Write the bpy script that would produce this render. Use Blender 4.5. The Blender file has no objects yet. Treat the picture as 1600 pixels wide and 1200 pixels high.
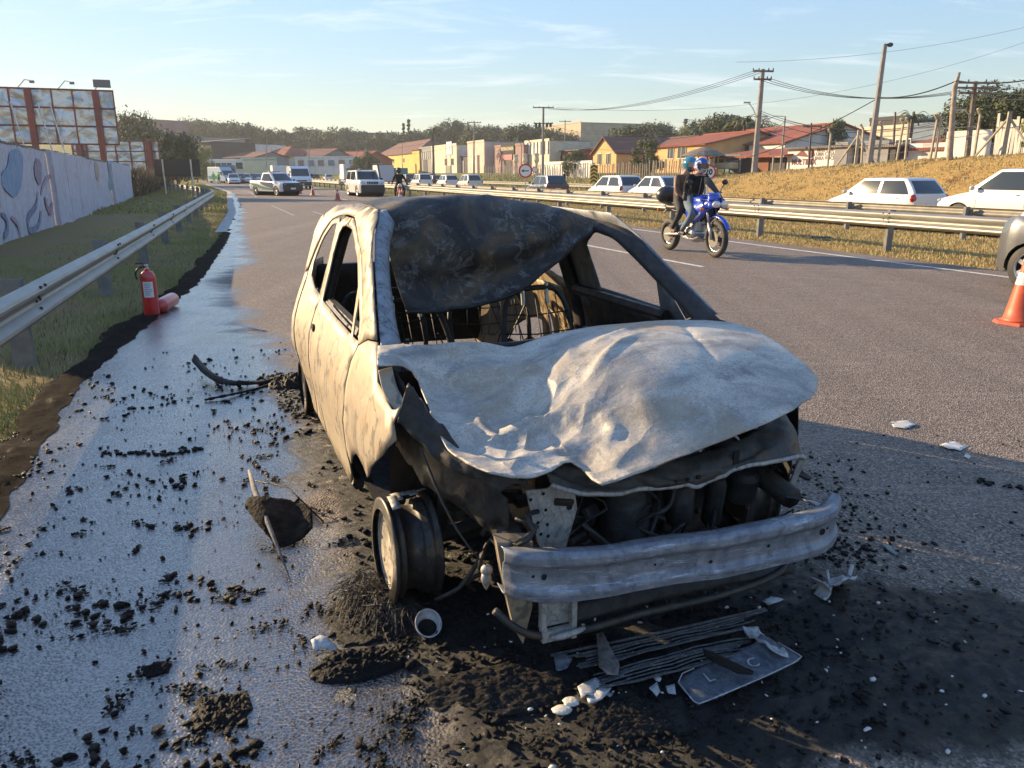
import bpy, bmesh, math, random
import numpy as np
from mathutils import Vector, Matrix, noise
from mathutils.geometry import delaunay_2d_cdt
random.seed(7); RNG = np.random.default_rng(7)
PI = math.pi
S = bpy.context.scene; COL = S.collection

# ---------------------------------------------------------------- camera
FX = 1202.0; PITCH = math.radians(15.3); HC = 1.5
cam = bpy.data.objects.new('camera', bpy.data.cameras.new('camera')); COL.objects.link(cam)
cam.data.sensor_width = 36; cam.data.lens = 36*FX/1600
cam.location = (0, 0, HC); cam.rotation_euler = (PI/2-PITCH, 0, 0)
cam.data.clip_start = .05; cam.data.clip_end = 3000
S.camera = cam
S.render.resolution_x = 1024; S.render.resolution_y = 768

# ---------------------------------------------------------------- sky, sun, exposure
SUN_AZ = Vector((-.864, .504, 0)).normalized(); SUN_EL = math.radians(17.5)
world = bpy.data.worlds.new('World'); S.world = world; world.use_nodes = True
wt = world.node_tree; wn = wt.nodes; wl = wt.links
bg = wn['Background']; bg.inputs['Strength'].default_value = .148
sky = wn.new('ShaderNodeTexSky'); sky.sky_type = 'NISHITA'; sky.sun_disc = False
sky.sun_elevation = SUN_EL; sky.sun_rotation = math.atan2(SUN_AZ.x, SUN_AZ.y)
sky.air_density = 1.2; sky.dust_density = .15; sky.ozone_density = 2.6
tc = wn.new('ShaderNodeTexCoord'); sep = wn.new('ShaderNodeSeparateXYZ'); wl.new(tc.outputs['Generated'], sep.inputs[0])
mp = wn.new('ShaderNodeMapping'); mp.inputs['Rotation'].default_value = (0, 0, .5)
# project the direction on a cloud plane: xy / (z + .12)
ad = wn.new('ShaderNodeMath'); ad.operation = 'ADD'; ad.inputs[1].default_value = .14; wl.new(sep.outputs[2], ad.inputs[0])
dv = wn.new('ShaderNodeVectorMath'); dv.operation = 'DIVIDE'; cb = wn.new('ShaderNodeCombineXYZ')
for i in range(3): wl.new(ad.outputs[0], cb.inputs[i])
wl.new(tc.outputs['Generated'], dv.inputs[0]); wl.new(cb.outputs[0], dv.inputs[1]); wl.new(dv.outputs[0], mp.inputs[0])
mp.inputs['Scale'].default_value = (.8, 2.1, 0)
n1 = wn.new('ShaderNodeTexNoise'); n1.inputs['Scale'].default_value = 1.7; n1.inputs['Detail'].default_value = 9; n1.inputs['Roughness'].default_value = .62; n1.inputs['Distortion'].default_value = .5
wl.new(mp.outputs[0], n1.inputs['Vector'])
cr = wn.new('ShaderNodeValToRGB'); cr.color_ramp.elements[0].position = .53; cr.color_ramp.elements[1].position = .80
cr.color_ramp.elements[1].color = (.6, .6, .6, 1)
wl.new(n1.outputs[0], cr.inputs[0])
mxs = wn.new('ShaderNodeMixRGB'); mxs.inputs[2].default_value = (3.0, 3.1, 3.2, 1)
wl.new(cr.outputs[0], mxs.inputs[0]); bw = wn.new('ShaderNodeRGBToBW'); wl.new(sky.outputs[0], bw.inputs[0])
pw = wn.new('ShaderNodeMath'); pw.operation = 'POWER'; wl.new(bw.outputs[0], pw.inputs[0]); pw.inputs[1].default_value = -.58   # the glow round the sun is softer than in clear air
sc = wn.new('ShaderNodeVectorMath'); sc.operation = 'SCALE'; wl.new(sky.outputs[0], sc.inputs[0]); wl.new(pw.outputs[0], sc.inputs['Scale'])
hs = wn.new('ShaderNodeHueSaturation'); hs.inputs['Saturation'].default_value = 1.0; wl.new(sc.outputs[0], hs.inputs['Color'])
tn = wn.new('ShaderNodeMixRGB'); tn.blend_type = 'MULTIPLY'; tn.inputs[0].default_value = 1; tn.inputs[2].default_value = (.985, .98, 1.06, 1); wl.new(hs.outputs[0], tn.inputs[1])
wl.new(tn.outputs[0], mxs.inputs[1]); wl.new(mxs.outputs[0], bg.inputs['Color'])
sun = bpy.data.objects.new('sun', bpy.data.lights.new('sun', 'SUN')); COL.objects.link(sun)
sun.data.energy = 4.3; sun.data.angle = math.radians(.5); sun.data.color = (1, .74, .43)
sd = SUN_AZ*math.cos(SUN_EL)+Vector((0, 0, math.sin(SUN_EL)))
sun.rotation_euler = (-sd).to_track_quat('-Z', 'Y').to_euler()
S.view_settings.view_transform = 'Standard'; S.view_settings.look = 'None'
S.view_settings.gamma = 1; S.view_settings.exposure = 1.45; S.view_settings.use_curve_mapping = False
S.render.engine = 'CYCLES'

# ---------------------------------------------------------------- frames of the place
NX, NY = .932, .363                    # across the road (to the right); along the road is R
RX, RY = -.363, .932
def NS(n, s): return (n*NX+s*RX, n*NY+s*RY)
def toNS(x, y): return (x*NX+y*NY, x*RX+y*RY)
cP, sP = math.cos(PITCH), math.sin(PITCH)
def ray(u, v):
    a = (u-800)/FX; b = (600-v)/FX
    return (a, cP+b*sP, -sP+b*cP)
def G(u, v, z=0.0):                     # ground point seen along a line of sight
    d = ray(u, v); t = (z-HC)/d[2]; return (d[0]*t, d[1]*t)
def AT(u, v, Y):                        # point at a distance Y
    d = ray(u, v); t = Y/d[1]; return Vector((d[0]*t, Y, HC+d[2]*t))
def onN(u, n):                          # (x,y) on the line n=const at bearing u
    k = (u-800)/FX/cP*.9645/ .9645
    k = (u-800)/FX/(cP+math.tan(PITCH)*sP)
    y = n/(NX*k+NY); return (k*y, y)
def ss(a, b, x):
    t = min(1, max(0, (x-a)/(b-a))); return t*t*(3-2*t)
def interp(pts, x): return float(np.interp(x, [p[0] for p in pts], [p[1] for p in pts]))
def fb(x, y, z=0, o=4, s=1.0):
    return noise.fractal(Vector((x*s, y*s, z*s)), 1.0, 2.0, o)
def TZ(n, s):
    z = 0
    if n > 13:
        z = -.12*ss(14, 18, n)
        zt = interp([(-20, 2.75), (20, 2.7), (33, 2.3), (44, 1.75), (52, 1.1), (60, .5), (80, .25), (400, .2)], s)
        z += zt*ss(29, 35.5, n)*1.0
        z += max(0, 1.75-zt)*ss(36, 47, n)
        z += .10*max(0, n-58)
    if n < -6: z += .02*(-6-n)
    if s > 262: z += .14*(s-262)
    return min(z, 14)

# ---------------------------------------------------------------- mesh builder
class MB:
    def __init__(s): s.v = []; s.f = []; s.m = []; s.mi = 0
    def add(s, vs, fs):
        o = len(s.v); s.v += [tuple(p) for p in vs]
        s.f += [tuple(i+o for i in f) for f in fs]; s.m += [s.mi]*len(fs); return s
    def box(s, c, d, rz=0, M=None, tap=1.0):
        x, y, z = d[0]/2, d[1]/2, d[2]/2
        vs = [Vector((i*x*(tap if k > 0 else 1), j*y*(tap if k > 0 else 1), k*z)) for k in (-1, 1) for j in (-1, 1) for i in (-1, 1)]
        R = M if M is not None else Matrix.Rotation(rz, 3, 'Z')
        vs = [R@p+Vector(c) for p in vs]
        return s.add(vs, [(0, 2, 3, 1), (4, 5, 7, 6), (0, 1, 5, 4), (2, 6, 7, 3), (0, 4, 6, 2), (1, 3, 7, 5)])
    def tube(s, pts, r, n=8, cap=True, closed=False):
        pts = [Vector(p) for p in pts]; N = len(pts)
        rs = r if isinstance(r, (list, tuple)) else [r]*N
        vs = []; up = None
        for i, p in enumerate(pts):
            if closed: t = pts[(i+1) % N]-pts[i-1]
            else: t = pts[min(i+1, N-1)]-pts[max(i-1, 0)]
            if t.length < 1e-9: t = Vector((0, 0, 1))
            t.normalize()
            if up is None: up = Vector((0, 0, 1)) if abs(t.z) < .9 else Vector((1, 0, 0))
            a = t.cross(up)
            if a.length < 1e-4: a = t.cross(Vector((1, .3, 0)))
            a.normalize(); b = a.cross(t).normalized(); up = b
            for k in range(n):
                w = 2*PI*k/n; vs.append(p+(a*math.cos(w)+b*math.sin(w))*rs[i])
        fs = []
        for i in range(N if closed else N-1):
            j = (i+1) % N
            for k in range(n):
                l = (k+1) % n; fs.append((i*n+k, i*n+l, j*n+l, j*n+k))
        if cap and not closed: fs.append(tuple(range(n))[::-1]); fs.append(tuple((N-1)*n+k for k in range(n)))
        return s.add(vs, fs)
    def lathe(s, prof, n=16, M=None, cap=True):     # prof [(r, z)], axis z, M 4x4
        vs = []
        for r, z in prof:
            for k in range(n):
                w = 2*PI*k/n; vs.append(Vector((r*math.cos(w), r*math.sin(w), z)))
        if M is not None: vs = [M@p for p in vs]
        fs = [(i*n+k, i*n+(k+1) % n, (i+1)*n+(k+1) % n, (i+1)*n+k) for i in range(len(prof)-1) for k in range(n)]
        if cap:
            if prof[0][0] > 1e-6: fs.append(tuple(range(n))[::-1])
            if prof[-1][0] > 1e-6: fs.append(tuple((len(prof)-1)*n+k for k in range(n)))
        return s.add(vs, fs)
    def grid(s, fn, nu, nv, cu=False):
        vs = [fn(i/(nu if cu else nu-1), j/(nv-1)) for j in range(nv) for i in range(nu)]
        fs = []
        for j in range(nv-1):
            for i in range(nu if cu else nu-1):
                k = (i+1) % nu; fs.append((j*nu+i, j*nu+k, (j+1)*nu+k, (j+1)*nu+i))
        return s.add(vs, fs)
    def prism(s, poly, fa, fb_):          # poly list of 2D, fa/fb_ map 2D->3D for the two caps
        n = len(poly); vs = [fa(p) for p in poly]+[fb_(p) for p in poly]
        fs = [tuple(range(n))[::-1], tuple(range(n, 2*n))]+[(i, (i+1) % n, n+(i+1) % n, n+i) for i in range(n)]
        return s.add(vs, fs)
    def ball(s, c, r, nu=10, nv=7, M=None):
        r = r if isinstance(r, (tuple, list)) else (r, r, r)
        def fn(a, b):
            t = a*2*PI; p = (b-.5)*PI
            q = Vector((r[0]*math.cos(p)*math.cos(t), r[1]*math.cos(p)*math.sin(t), r[2]*math.sin(p)))
            return (M@q if M is not None else q)+Vector(c)
        return s.grid(fn, nu, nv, cu=True)
    def mesh(s, name, mats, smooth=False):
        me = bpy.data.meshes.new(name); me.from_pydata(s.v, [], s.f)
        for m in (mats if isinstance(mats, (list, tuple)) else [mats]): me.materials.append(m)
        if max(s.m, default=0) > 0: me.polygons.foreach_set('material_index', s.m)
        me.validate()
        if smooth: me.polygons.foreach_set('use_smooth', [True]*len(me.polygons))
        return me
    def build(s, name, mats, parent=None, smooth=False, label=None, fixn=True, auto=None, solid=None, bevel=None):
        me = s.mesh(name, mats, smooth)
        if fixn:
            bm = bmesh.new(); bm.from_mesh(me); bmesh.ops.recalc_face_normals(bm, faces=bm.faces); bm.to_mesh(me); bm.free()
        if auto: me.set_sharp_from_angle(angle=math.radians(auto))
        o = bpy.data.objects.new(name, me); COL.objects.link(o)
        if parent is not None: o.parent = parent
        if label: o['label'] = label
        if bevel:
            b = o.modifiers.new('b', 'BEVEL'); b.width = bevel; b.segments = 2; b.limit_method = 'ANGLE'
        if solid:
            q = o.modifiers.new('s', 'SOLIDIFY'); q.thickness = solid; q.offset = -1
        return o
def T(name, label, cat, loc=(0, 0, 0), rz=0, group=None, rot=None):
    o = bpy.data.objects.new(name, None); COL.objects.link(o); o.empty_display_size = .2
    o.location = loc; o.rotation_euler = rot if rot else (0, 0, rz); o['label'] = label; o['category'] = cat
    if group: o['group'] = group
    return o
def tag(o, label, cat, group=None, kind=None):
    if label: o['label'] = label
    if cat: o['category'] = cat
    if group: o['group'] = group
    if kind: o['kind'] = kind
    return o
def st(o): o['kind'] = 'structure'; return o
def dup(o, loc=None, rz=None, label=None, group=None, parent=None, scale=None):
    c = o.copy(); COL.objects.link(c)
    if parent is not None: c.parent = parent
    if loc is not None: c.location = loc
    if rz is not None: c.rotation_euler = (0, 0, rz)
    if scale is not None: c.scale = scale if isinstance(scale, (tuple, list)) else (scale,)*3
    if label: c['label'] = label
    if group: c['group'] = group
    for k in list(o.children): dup(k, parent=c)
    return c
def hrot(hx, hy): return math.atan2(-hx, hy)         # local +Y -> heading

# ---------------------------------------------------------------- materials
def newmat(name):
    m = bpy.data.materials.new(name); m.use_nodes = True
    return m, m.node_tree.nodes, m.node_tree.links, m.node_tree.nodes['Principled BSDF']
def srgb(r, g, b):
    f = lambda c: (c/12.92 if c <= .04045 else ((c+.055)/1.055)**2.4)
    return (f(r/255), f(g/255), f(b/255), 1)
def c4(c): return tuple(c)+(1,) if len(c) == 3 else tuple(c)
def noise_node(N, L, vec, scale, detail=4, rough=.55, dist=0, stretch=None):
    n = N.new('ShaderNodeTexNoise'); n.inputs['Scale'].default_value = scale; n.inputs['Detail'].default_value = detail
    n.inputs['Roughness'].default_value = rough; n.inputs['Distortion'].default_value = dist
    if stretch:
        mp = N.new('ShaderNodeMapping'); mp.inputs['Scale'].default_value = stretch; L.new(vec, mp.inputs[0]); vec = mp.outputs[0]
    L.new(vec, n.inputs['Vector']); return n.outputs[0]
def ramp(N, L, fac, stops):
    r = N.new('ShaderNodeValToRGB'); e = r.color_ramp.elements
    while len(e) < len(stops): e.new(.5)
    for k, (p, c) in enumerate(stops): e[k].position = p; e[k].color = c4(c) if not isinstance(c, (int, float)) else (c, c, c, 1)
    L.new(fac, r.inputs[0]); return r.outputs[0]
def mix(N, L, fac, a, b, mode='MIX'):
    m = N.new('ShaderNodeMixRGB'); m.blend_type = mode
    for k, x in enumerate((fac, a, b)):
        if hasattr(x, 'is_linked') or isinstance(x, bpy.types.NodeSocket): L.new(x, m.inputs[k])
        elif isinstance(x, (int, float)): m.inputs[k].default_value = x if k == 0 else (x, x, x, 1)
        else: m.inputs[k].default_value = c4(x)
    return m.outputs[0]
def bump(N, L, B, h, strength=.3, dist=.01):
    b = N.new('ShaderNodeBump'); b.inputs['Strength'].default_value = strength; b.inputs['Distance'].default_value = dist
    L.new(h, b.inputs['Height']); L.new(b.outputs[0], B.inputs['Normal']); return b
def coords(N, which='Object'): return N.new('ShaderNodeTexCoord').outputs[which]
def M(name, c, rough=.6, metal=0, c2=None, scale=4, amt=.5, detail=5, bmp=0, bscale=40, bdist=.01, stretch=None, spec=None, coat=0, dirt=None, alpha=None, emit=None, wear=0):
    m, N, L, B = newmat(name); v = coords(N)
    B.inputs['Roughness'].default_value = rough; B.inputs['Metallic'].default_value = metal
    B.inputs['Base Color'].default_value = c4(c)
    if c2 is not None:
        f = noise_node(N, L, v, scale, detail, stretch=stretch); f = ramp(N, L, f, [(.5-.25*amt, 0), (.5+.25*amt, 1)])
        L.new(mix(N, L, f, c, c2), B.inputs['Base Color'])
    if bmp: bump(N, L, B, noise_node(N, L, v, bscale, 4, stretch=stretch), bmp, bdist)
    if coat: B.inputs['Coat Weight'].default_value = coat; B.inputs['Coat Roughness'].default_value = .04
    if spec is not None: B.inputs['Specular IOR Level'].default_value = spec
    if alpha is not None:
        B.inputs['Alpha'].default_value = alpha
    if emit: B.inputs['Emission Color'].default_value = c4(c); B.inputs['Emission Strength'].default_value = emit
    return m
black = M('black_plastic', (.018, .018, .02), .5)
rubber = M('rubber', (.022, .021, .021), .75, c2=(.05, .047, .043), scale=6)
chrome = M('chrome', (.6, .6, .6), .25, 1)
alu = M('aluminium', (.45, .45, .46), .4, .8)
galv = M('galvanised_steel', (.42, .43, .41), .42, .75, c2=(.58, .58, .54), scale=5, bmp=.05, bscale=30)
glass = M('dark_glass', (.02, .027, .03), .06, spec=.8)
glass2 = M('lighter_glass', (.06, .085, .08), .08, spec=.8)
white_paint = M('white_car_paint', (.60, .60, .585), .3, coat=.5)
cream_paint = M('cream_car_paint', (.55, .53, .46), .25, coat=.6)
silver_paint = M('silver_car_paint', (.42, .43, .44), .3, .4, coat=.6)
grey_paint = M('grey_car_paint', (.13, .135, .145), .3, .55, coat=.8)
darkblue_paint = M('dark_blue_car_paint', (.02, .03, .06), .25, .3, coat=.8)
darkgrey_paint = M('dark_grey_car_paint', (.035, .037, .04), .3, .3, coat=.7)
red_paint = M('red_car_paint', (.35, .025, .025), .3, coat=.6)
purple_paint = M('burgundy_car_paint', (.13, .02, .05), .3, coat=.6)
red_lamp = M('red_lamp', (.35, .012, .015), .15, spec=.7)
amber = M('amber_lens', (.75, .18, .02), .2)
clear_lamp = M('clear_lamp', (.55, .56, .55), .12, .3, spec=.8)
plate_mat = M('plate_white', (.6, .62, .63), .5)
# ================================================================= SETTING
# left asphalt edge (n as a function of s) and the left guardrail line, read as ground points
EDGE_PX = [(0, 745), (100, 600), (200, 520), (300, 440), (345, 380), (368, 332), (360, 300)]
EP = [toNS(*G(*p)) for p in EDGE_PX]
EL = [(p[1], p[0]) for p in EP]
EL = [(-12, EL[0][1]-.15), (-2, EL[0][1]-.05)]+EL+[(90, EL[-1][1]-.6), (140, EL[-1][1]-2.2), (260, EL[-1][1]-9)]
NR = 11.75                                 # right asphalt edge
def edgeL(s): return interp(EL, s)
def wobble(n, s): return .10*fb(n*.9, s*.9, 3)+.06*fb(n*3, s*3, 9)

def attr(me, name, vals):
    a = me.attributes.new(name, 'FLOAT', 'POINT'); a.data.foreach_set('value', np.asarray(vals, dtype=np.float32))

# --- ground sheet (grass and earth), following the banks
def ground():
    ns = sorted(set(list(np.arange(-14, 13, .5))+list(np.arange(13, 37, .6))+[-700, -500, -320, -200, -120, -70, -45, -30, -22, -18, 40, 44, 48, 54, 62, 75, 95, 130, 180, 260, 380, 520, 700]))
    s_ = sorted(set([-60, -30, -12]+list(np.arange(-6, 60, .8))+list(np.arange(60, 130, 4))+[140, 155, 175, 200, 240, 300, 380, 500, 700, 1000]))
    vs = []; 
    for b in s_:
        for a in ns:
            x, y = NS(a, b); z = TZ(a, b)-.035
            if 29 < a < 38 and b < 70: z += .07*fb(x*.8, y*.8, 1)
            if -12 < a < edgeL(b): z += .05*fb(x*.7, y*.7, 5)*min(1, (edgeL(b)-a)*.6)-.02*(1-ss(.3, 1.2, edgeL(b)-a))
            vs.append((x, y, z))
    w = len(ns)
    fs = [(j*w+i, j*w+i+1, (j+1)*w+i+1, (j+1)*w+i) for j in range(len(s_)-1) for i in range(w-1)]
    mb = MB().add(vs, fs)
    m, N, L, B = newmat('dry_grass_ground'); v = coords(N)
    # n coordinate
    d = N.new('ShaderNodeVectorMath'); d.operation = 'DOT_PRODUCT'; L.new(v, d.inputs[0]); d.inputs[1].default_value = (NX, NY, 0)
    dry = mix(N, L, noise_node(N, L, v, .9, 8, .7), srgb(172, 138, 84), srgb(128, 94, 56))
    dry = mix(N, L, ramp(N, L, noise_node(N, L, v, 7, 6, .75), [(.35, 0), (.62, 1)]), dry, srgb(176, 150, 92))
    earth = mix(N, L, noise_node(N, L, v, 5, 5), srgb(120, 80, 52), srgb(86, 62, 44))
    dry = mix(N, L, ramp(N, L, noise_node(N, L, v, .45, 5, .6), [(.60, 0), (.72, .8)]), dry, earth)
    green = mix(N, L, noise_node(N, L, v, 2.5, 6, .7), srgb(120, 124, 66), srgb(146, 134, 88))
    green = mix(N, L, ramp(N, L, noise_node(N, L, v, .6, 5), [(.38, .1), (.60, .95)]), green, srgb(146, 122, 94))
    f = N.new('ShaderNodeMapRange'); f.inputs[1].default_value = 2; f.inputs[2].default_value = 8; L.new(d.outputs['Value'], f.inputs[0])
    c = mix(N, L, f.outputs[0], green, dry)
    # far ground greener
    d2 = N.new('ShaderNodeVectorMath'); d2.operation = 'DOT_PRODUCT'; L.new(v, d2.inputs[0]); d2.inputs[1].default_value = (RX, RY, 0)
    f2 = N.new('ShaderNodeMapRange'); f2.inputs[1].default_value = 50; f2.inputs[2].default_value = 85; L.new(d2.outputs['Value'], f2.inputs[0])
    c = mix(N, L, f2.outputs[0], c, mix(N, L, noise_node(N, L, v, .3, 4), srgb(100, 104, 48), srgb(140, 124, 70)))
    L.new(c, B.inputs['Base Color']); B.inputs['Roughness'].default_value = .95; B.inputs['Specular IOR Level'].default_value = .1
    bump(N, L, B, noise_node(N, L, v, 14, 8, .8), .9, .06)
    return st(mb.build('ground', m, smooth=True, fixn=False))
ground()

# --- near carriageway: fine sheet with wetness and soot attributes
CAR_O = (.288, 2.80); CL = (.931, .365); CF = (.365, -.931)
def carloc(x, y):
    dx, dy = x-CAR_O[0], y-CAR_O[1]; return dx*CL[0]+dy*CL[1], dx*CF[0]+dy*CF[1]
def wetness(n, s, x, y):
    e = edgeL(s)
    nb = interp([(-4, .2), (0, .45), (2.2, .55), (5, .45), (8, .45), (11, .1), (15, e+.75), (20, e+.5), (27, e+.35), (45, e+.3), (75, e+.2), (110, e+.1)], s)
    nb += .35*fb(s*.8, 0, 2)+.14*fb(s*4, 4, 2)*1.5
    hw = interp([(5, .35), (10, .8), (20, .5), (40, .2)], s); w = 1-ss(nb-hw, nb+hw, n)
    return w
def sootness(n, s, x, y):
    l, f = carloc(x, y)
    d = math.hypot(max(0, abs(l-.0)-.65), max(0, abs(f-.15)-1.0 if f > .15 else abs(f-.15)-3.2))
    w = 1-ss(.0, .62, d+.28*fb(x*1.6, y*1.6, 7)+.1*fb(x*6, y*6, 2))
    w2 = 1-ss(.25, .6, math.hypot((l-.85)*.8, f-1.05)+.15*fb(x*2, y*2, 9))
    return max(w, w2*.9)
def near_road():
    ts = np.concatenate([np.linspace(0, .42, 150)[:-1], np.linspace(.42, 1, 40)])
    s_ = np.concatenate([[-14, -6, -3], np.arange(-1.2, 7.5, .028), np.arange(7.5, 14, .08), np.arange(14, 40, .16), np.arange(40, 130, 4), [140, 160, 168]])
    vs = []; W = []; K = []; Lc = []
    for s in s_:
        e = edgeL(s)
        for t in ts:
            n = e+t*(NR-e)+(wobble(0, s)*1.6*(1-ss(0, .02, t)) if s < 60 else 0)
            x, y = NS(n, s)
            w = wetness(n, s, x, y) if n < 5 else 0; k = sootness(n, s, x, y) if (n < 5 and s < 9) else 0
            z = .004
            if s < 7.5 and n < 4.5:
                cl = max(0, fb(x*5, y*5, 1, 5)-.12)
                z += k*.035*cl + k*.004*noise.noise(Vector((x*40, y*40, 0)))
            vs.append((x, y, z)); W.append(w); K.append(k)
    w_ = len(ts)
    fs = [(j*w_+i, j*w_+i+1, (j+1)*w_+i+1, (j+1)*w_+i) for j in range(len(s_)-1) for i in range(w_-1)]
    mb = MB().add(vs, fs)
    m, N, L, B = newmat('asphalt'); v = coords(N)
    aw = N.new('ShaderNodeAttribute'); aw.attribute_name = 'wet'; ak = N.new('ShaderNodeAttribute'); ak.attribute_name = 'soot'
    g1 = noise_node(N, L, v, 130, 3, .8)
    vo = N.new('ShaderNodeTexVoronoi'); vo.inputs['Scale'].default_value = 95; L.new(v, vo.inputs['Vector'])
    st1 = ramp(N, L, vo.outputs['Color'], [(.2, (.084, .067, .055)), (.55, (.180, .142, .112)), (.9, (.36, .287, .224))])
    big = noise_node(N, L, v, .5, 5, .6, stretch=(1, 1, 1))
    dry = mix(N, L, ramp(N, L, big, [(.3, 0), (.7, .5)]), st1, mix(N, L, .5, st1, (.21, .175, .15)))
    fine = ramp(N, L, g1, [(.35, .55), (.65, 1.25)])
    dry = mix(N, L, 1, dry, fine, 'MULTIPLY')
    # pale cracks / old scratches
    wv = N.new('ShaderNodeTexVoronoi'); wv.feature = 'DISTANCE_TO_EDGE'; wv.inputs['Scale'].default_value = .22
    mpp = N.new('ShaderNodeMapping'); mpp.inputs['Rotation'].default_value = (0, 0, .3); mpp.inputs['Scale'].default_value = (.5, 1.6, 1); 
    dst = N.new('ShaderNodeMixRGB'); dst.inputs[0].default_value = .12; L.new(v, dst.inputs[1]); L.new(N.new('ShaderNodeTexNoise').outputs['Color'], dst.inputs[2])
    L.new(dst.outputs[0], mpp.inputs[0]); L.new(mpp.outputs[0], wv.inputs['Vector'])
    crk = ramp(N, L, wv.outputs['Distance'], [(0, .16), (.012, 0)])
    dry = mix(N, L, crk, dry, (.34, .29, .25))
    wet_c = mix(N, L, .88, dry, (.020, .018, .016))
    acm0 = N.new('ShaderNodeMapping'); acm0.inputs['Rotation'].default_value = (0, 0, -math.atan2(-RX, RY)); acm0.inputs['Scale'].default_value = (.8, 3.0, 1); L.new(v, acm0.inputs[0]); wn_ = mix(N, L, .5, noise_node(N, L, v, 5, 6, .7), noise_node(N, L, acm0.outputs[0], 1.6, 7, .75))
    wadd = N.new('ShaderNodeMath'); wadd.operation = 'ADD'; L.new(aw.outputs['Fac'], wadd.inputs[0])
    wsub = N.new('ShaderNodeMath'); wsub.operation = 'MULTIPLY_ADD'; L.new(wn_, wsub.inputs[0]); wsub.inputs[1].default_value = .9; wsub.inputs[2].default_value = -.45
    L.new(wsub.outputs[0], wadd.inputs[1]); wet = ramp(N, L, wadd.outputs[0], [(.34, 0), (.74, 1)])
    ksub = N.new('ShaderNodeMath'); ksub.operation = 'MULTIPLY_ADD'; L.new(noise_node(N, L, v, 9, 7, .75), ksub.inputs[0]); ksub.inputs[1].default_value = 1.0; ksub.inputs[2].default_value = -.5
    kadd = N.new('ShaderNodeMath'); kadd.operation = 'ADD'; L.new(ak.outputs['Fac'], kadd.inputs[0]); L.new(ksub.outputs[0], kadd.inputs[1])
    soot = ramp(N, L, kadd.outputs[0], [(.35, 0), (.7, 1)])
    sootc = ramp(N, L, noise_node(N, L, v, 60, 6, .85), [(.42, (.006, .006, .007)), (.64, (.020, .019, .019)), (.80, (.08, .072, .066))])
    trk2 = N.new('ShaderNodeMapping'); trk2.inputs['Rotation'].default_value = (0, 0, -math.atan2(-RX, RY)); trk2.inputs['Scale'].default_value = (1.5, .05, 1); L.new(v, trk2.inputs[0])
    dry = mix(N, L, 1, dry, ramp(N, L, noise_node(N, L, trk2.outputs[0], 1.0, 5, .6), [(.3, (.84, .83, .83)), (.7, (1.16, 1.14, 1.12))]), 'MULTIPLY')
    acm = N.new('ShaderNodeMapping'); acm.inputs['Rotation'].default_value = (0, 0, -math.atan2(-RX, RY)); acm.inputs['Scale'].default_value = (.5, 3.2, 1); L.new(v, acm.inputs[0]); acr = noise_node(N, L, acm.outputs[0], 1.2, 6, .7)
    dry = mix(N, L, ramp(N, L, noise_node(N, L, acm.outputs[0], .35, 3, .5), [(.505, 0), (.512, .28), (.519, 0)]), dry, (.33, .28, .24))
    c = mix(N, L, wet, dry, wet_c); c = mix(N, L, soot, c, sootc)
    L.new(c, B.inputs['Base Color'])
    trk = N.new('ShaderNodeMapping'); trk.inputs['Rotation'].default_value = (0, 0, -math.atan2(-RX, RY)); trk.inputs['Scale'].default_value = (2.6, .35, 1); L.new(v, trk.inputs[0])
    tracks = noise_node(N, L, trk.outputs[0], 1.1, 5, .6)
    rw = ramp(N, L, mix(N, L, .5, mix(N, L, .6, noise_node(N, L, v, 2.2, 6, .7), tracks), noise_node(N, L, v, 60, 4, .8)), [(.42, .10), (.60, .42)])
    r = mix(N, L, wet, (.82, .82, .82), rw); r = mix(N, L, soot, r, ramp(N, L, noise_node(N, L, v, 20, 4), [(.4, .35), (.6, .75)]))
    L.new(r, B.inputs['Roughness']); B.inputs['Specular IOR Level'].default_value = .5
    # a film of water and oil on top where wet
    cw = mix(N, L, wet, 0.0, ramp(N, L, mix(N, L, .30, mix(N, L, .5, noise_node(N, L, v, 1.3, 7, .78), mix(N, L, .6, acr, tracks)), vo.outputs['Distance']), [(.36, .02), (.50, 1.0)])); cw2 = mix(N, L, soot, cw, mix(N, L, .75, cw, 0.0))
    L.new(cw2, B.inputs['Coat Weight']); B.inputs['Coat IOR'].default_value = 2.15
    L.new(rw, B.inputs['Coat Roughness'])
    hb = mix(N, L, wet, vo.outputs['Distance'], mix(N, L, .35, noise_node(N, L, v, 26, 5, .6), vo.outputs['Distance']))
    hb = mix(N, L, soot, hb, noise_node(N, L, v, 38, 8, .85))
    bb = bump(N, L, B, hb, .5, .008)
    sb = mix(N, L, soot, mix(N, L, wet, .75, .34), 1.0); L.new(sb, bb.inputs['Strength'])
    dsb = mix(N, L, soot, .008, .03); L.new(dsb, bb.inputs['Distance'])
    cbp = N.new('ShaderNodeBump'); cbp.inputs['Strength'].default_value = .8; cbp.inputs['Distance'].default_value = .006
    L.new(mix(N, L, .55, noise_node(N, L, v, 34, 4, .6), vo.outputs['Distance']), cbp.inputs['Height']); L.new(cbp.outputs[0], B.inputs['Coat Normal'])
    o = mb.build('near_road', m, smooth=True, fixn=False)
    attr(o.data, 'wet', W); attr(o.data, 'soot', K)
    return st(o), m
_, asphalt = near_road()
asphalt_far = M('far_asphalt', (.15, .128, .11), .85, c2=(.2, .172, .15), scale=.6)

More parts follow.
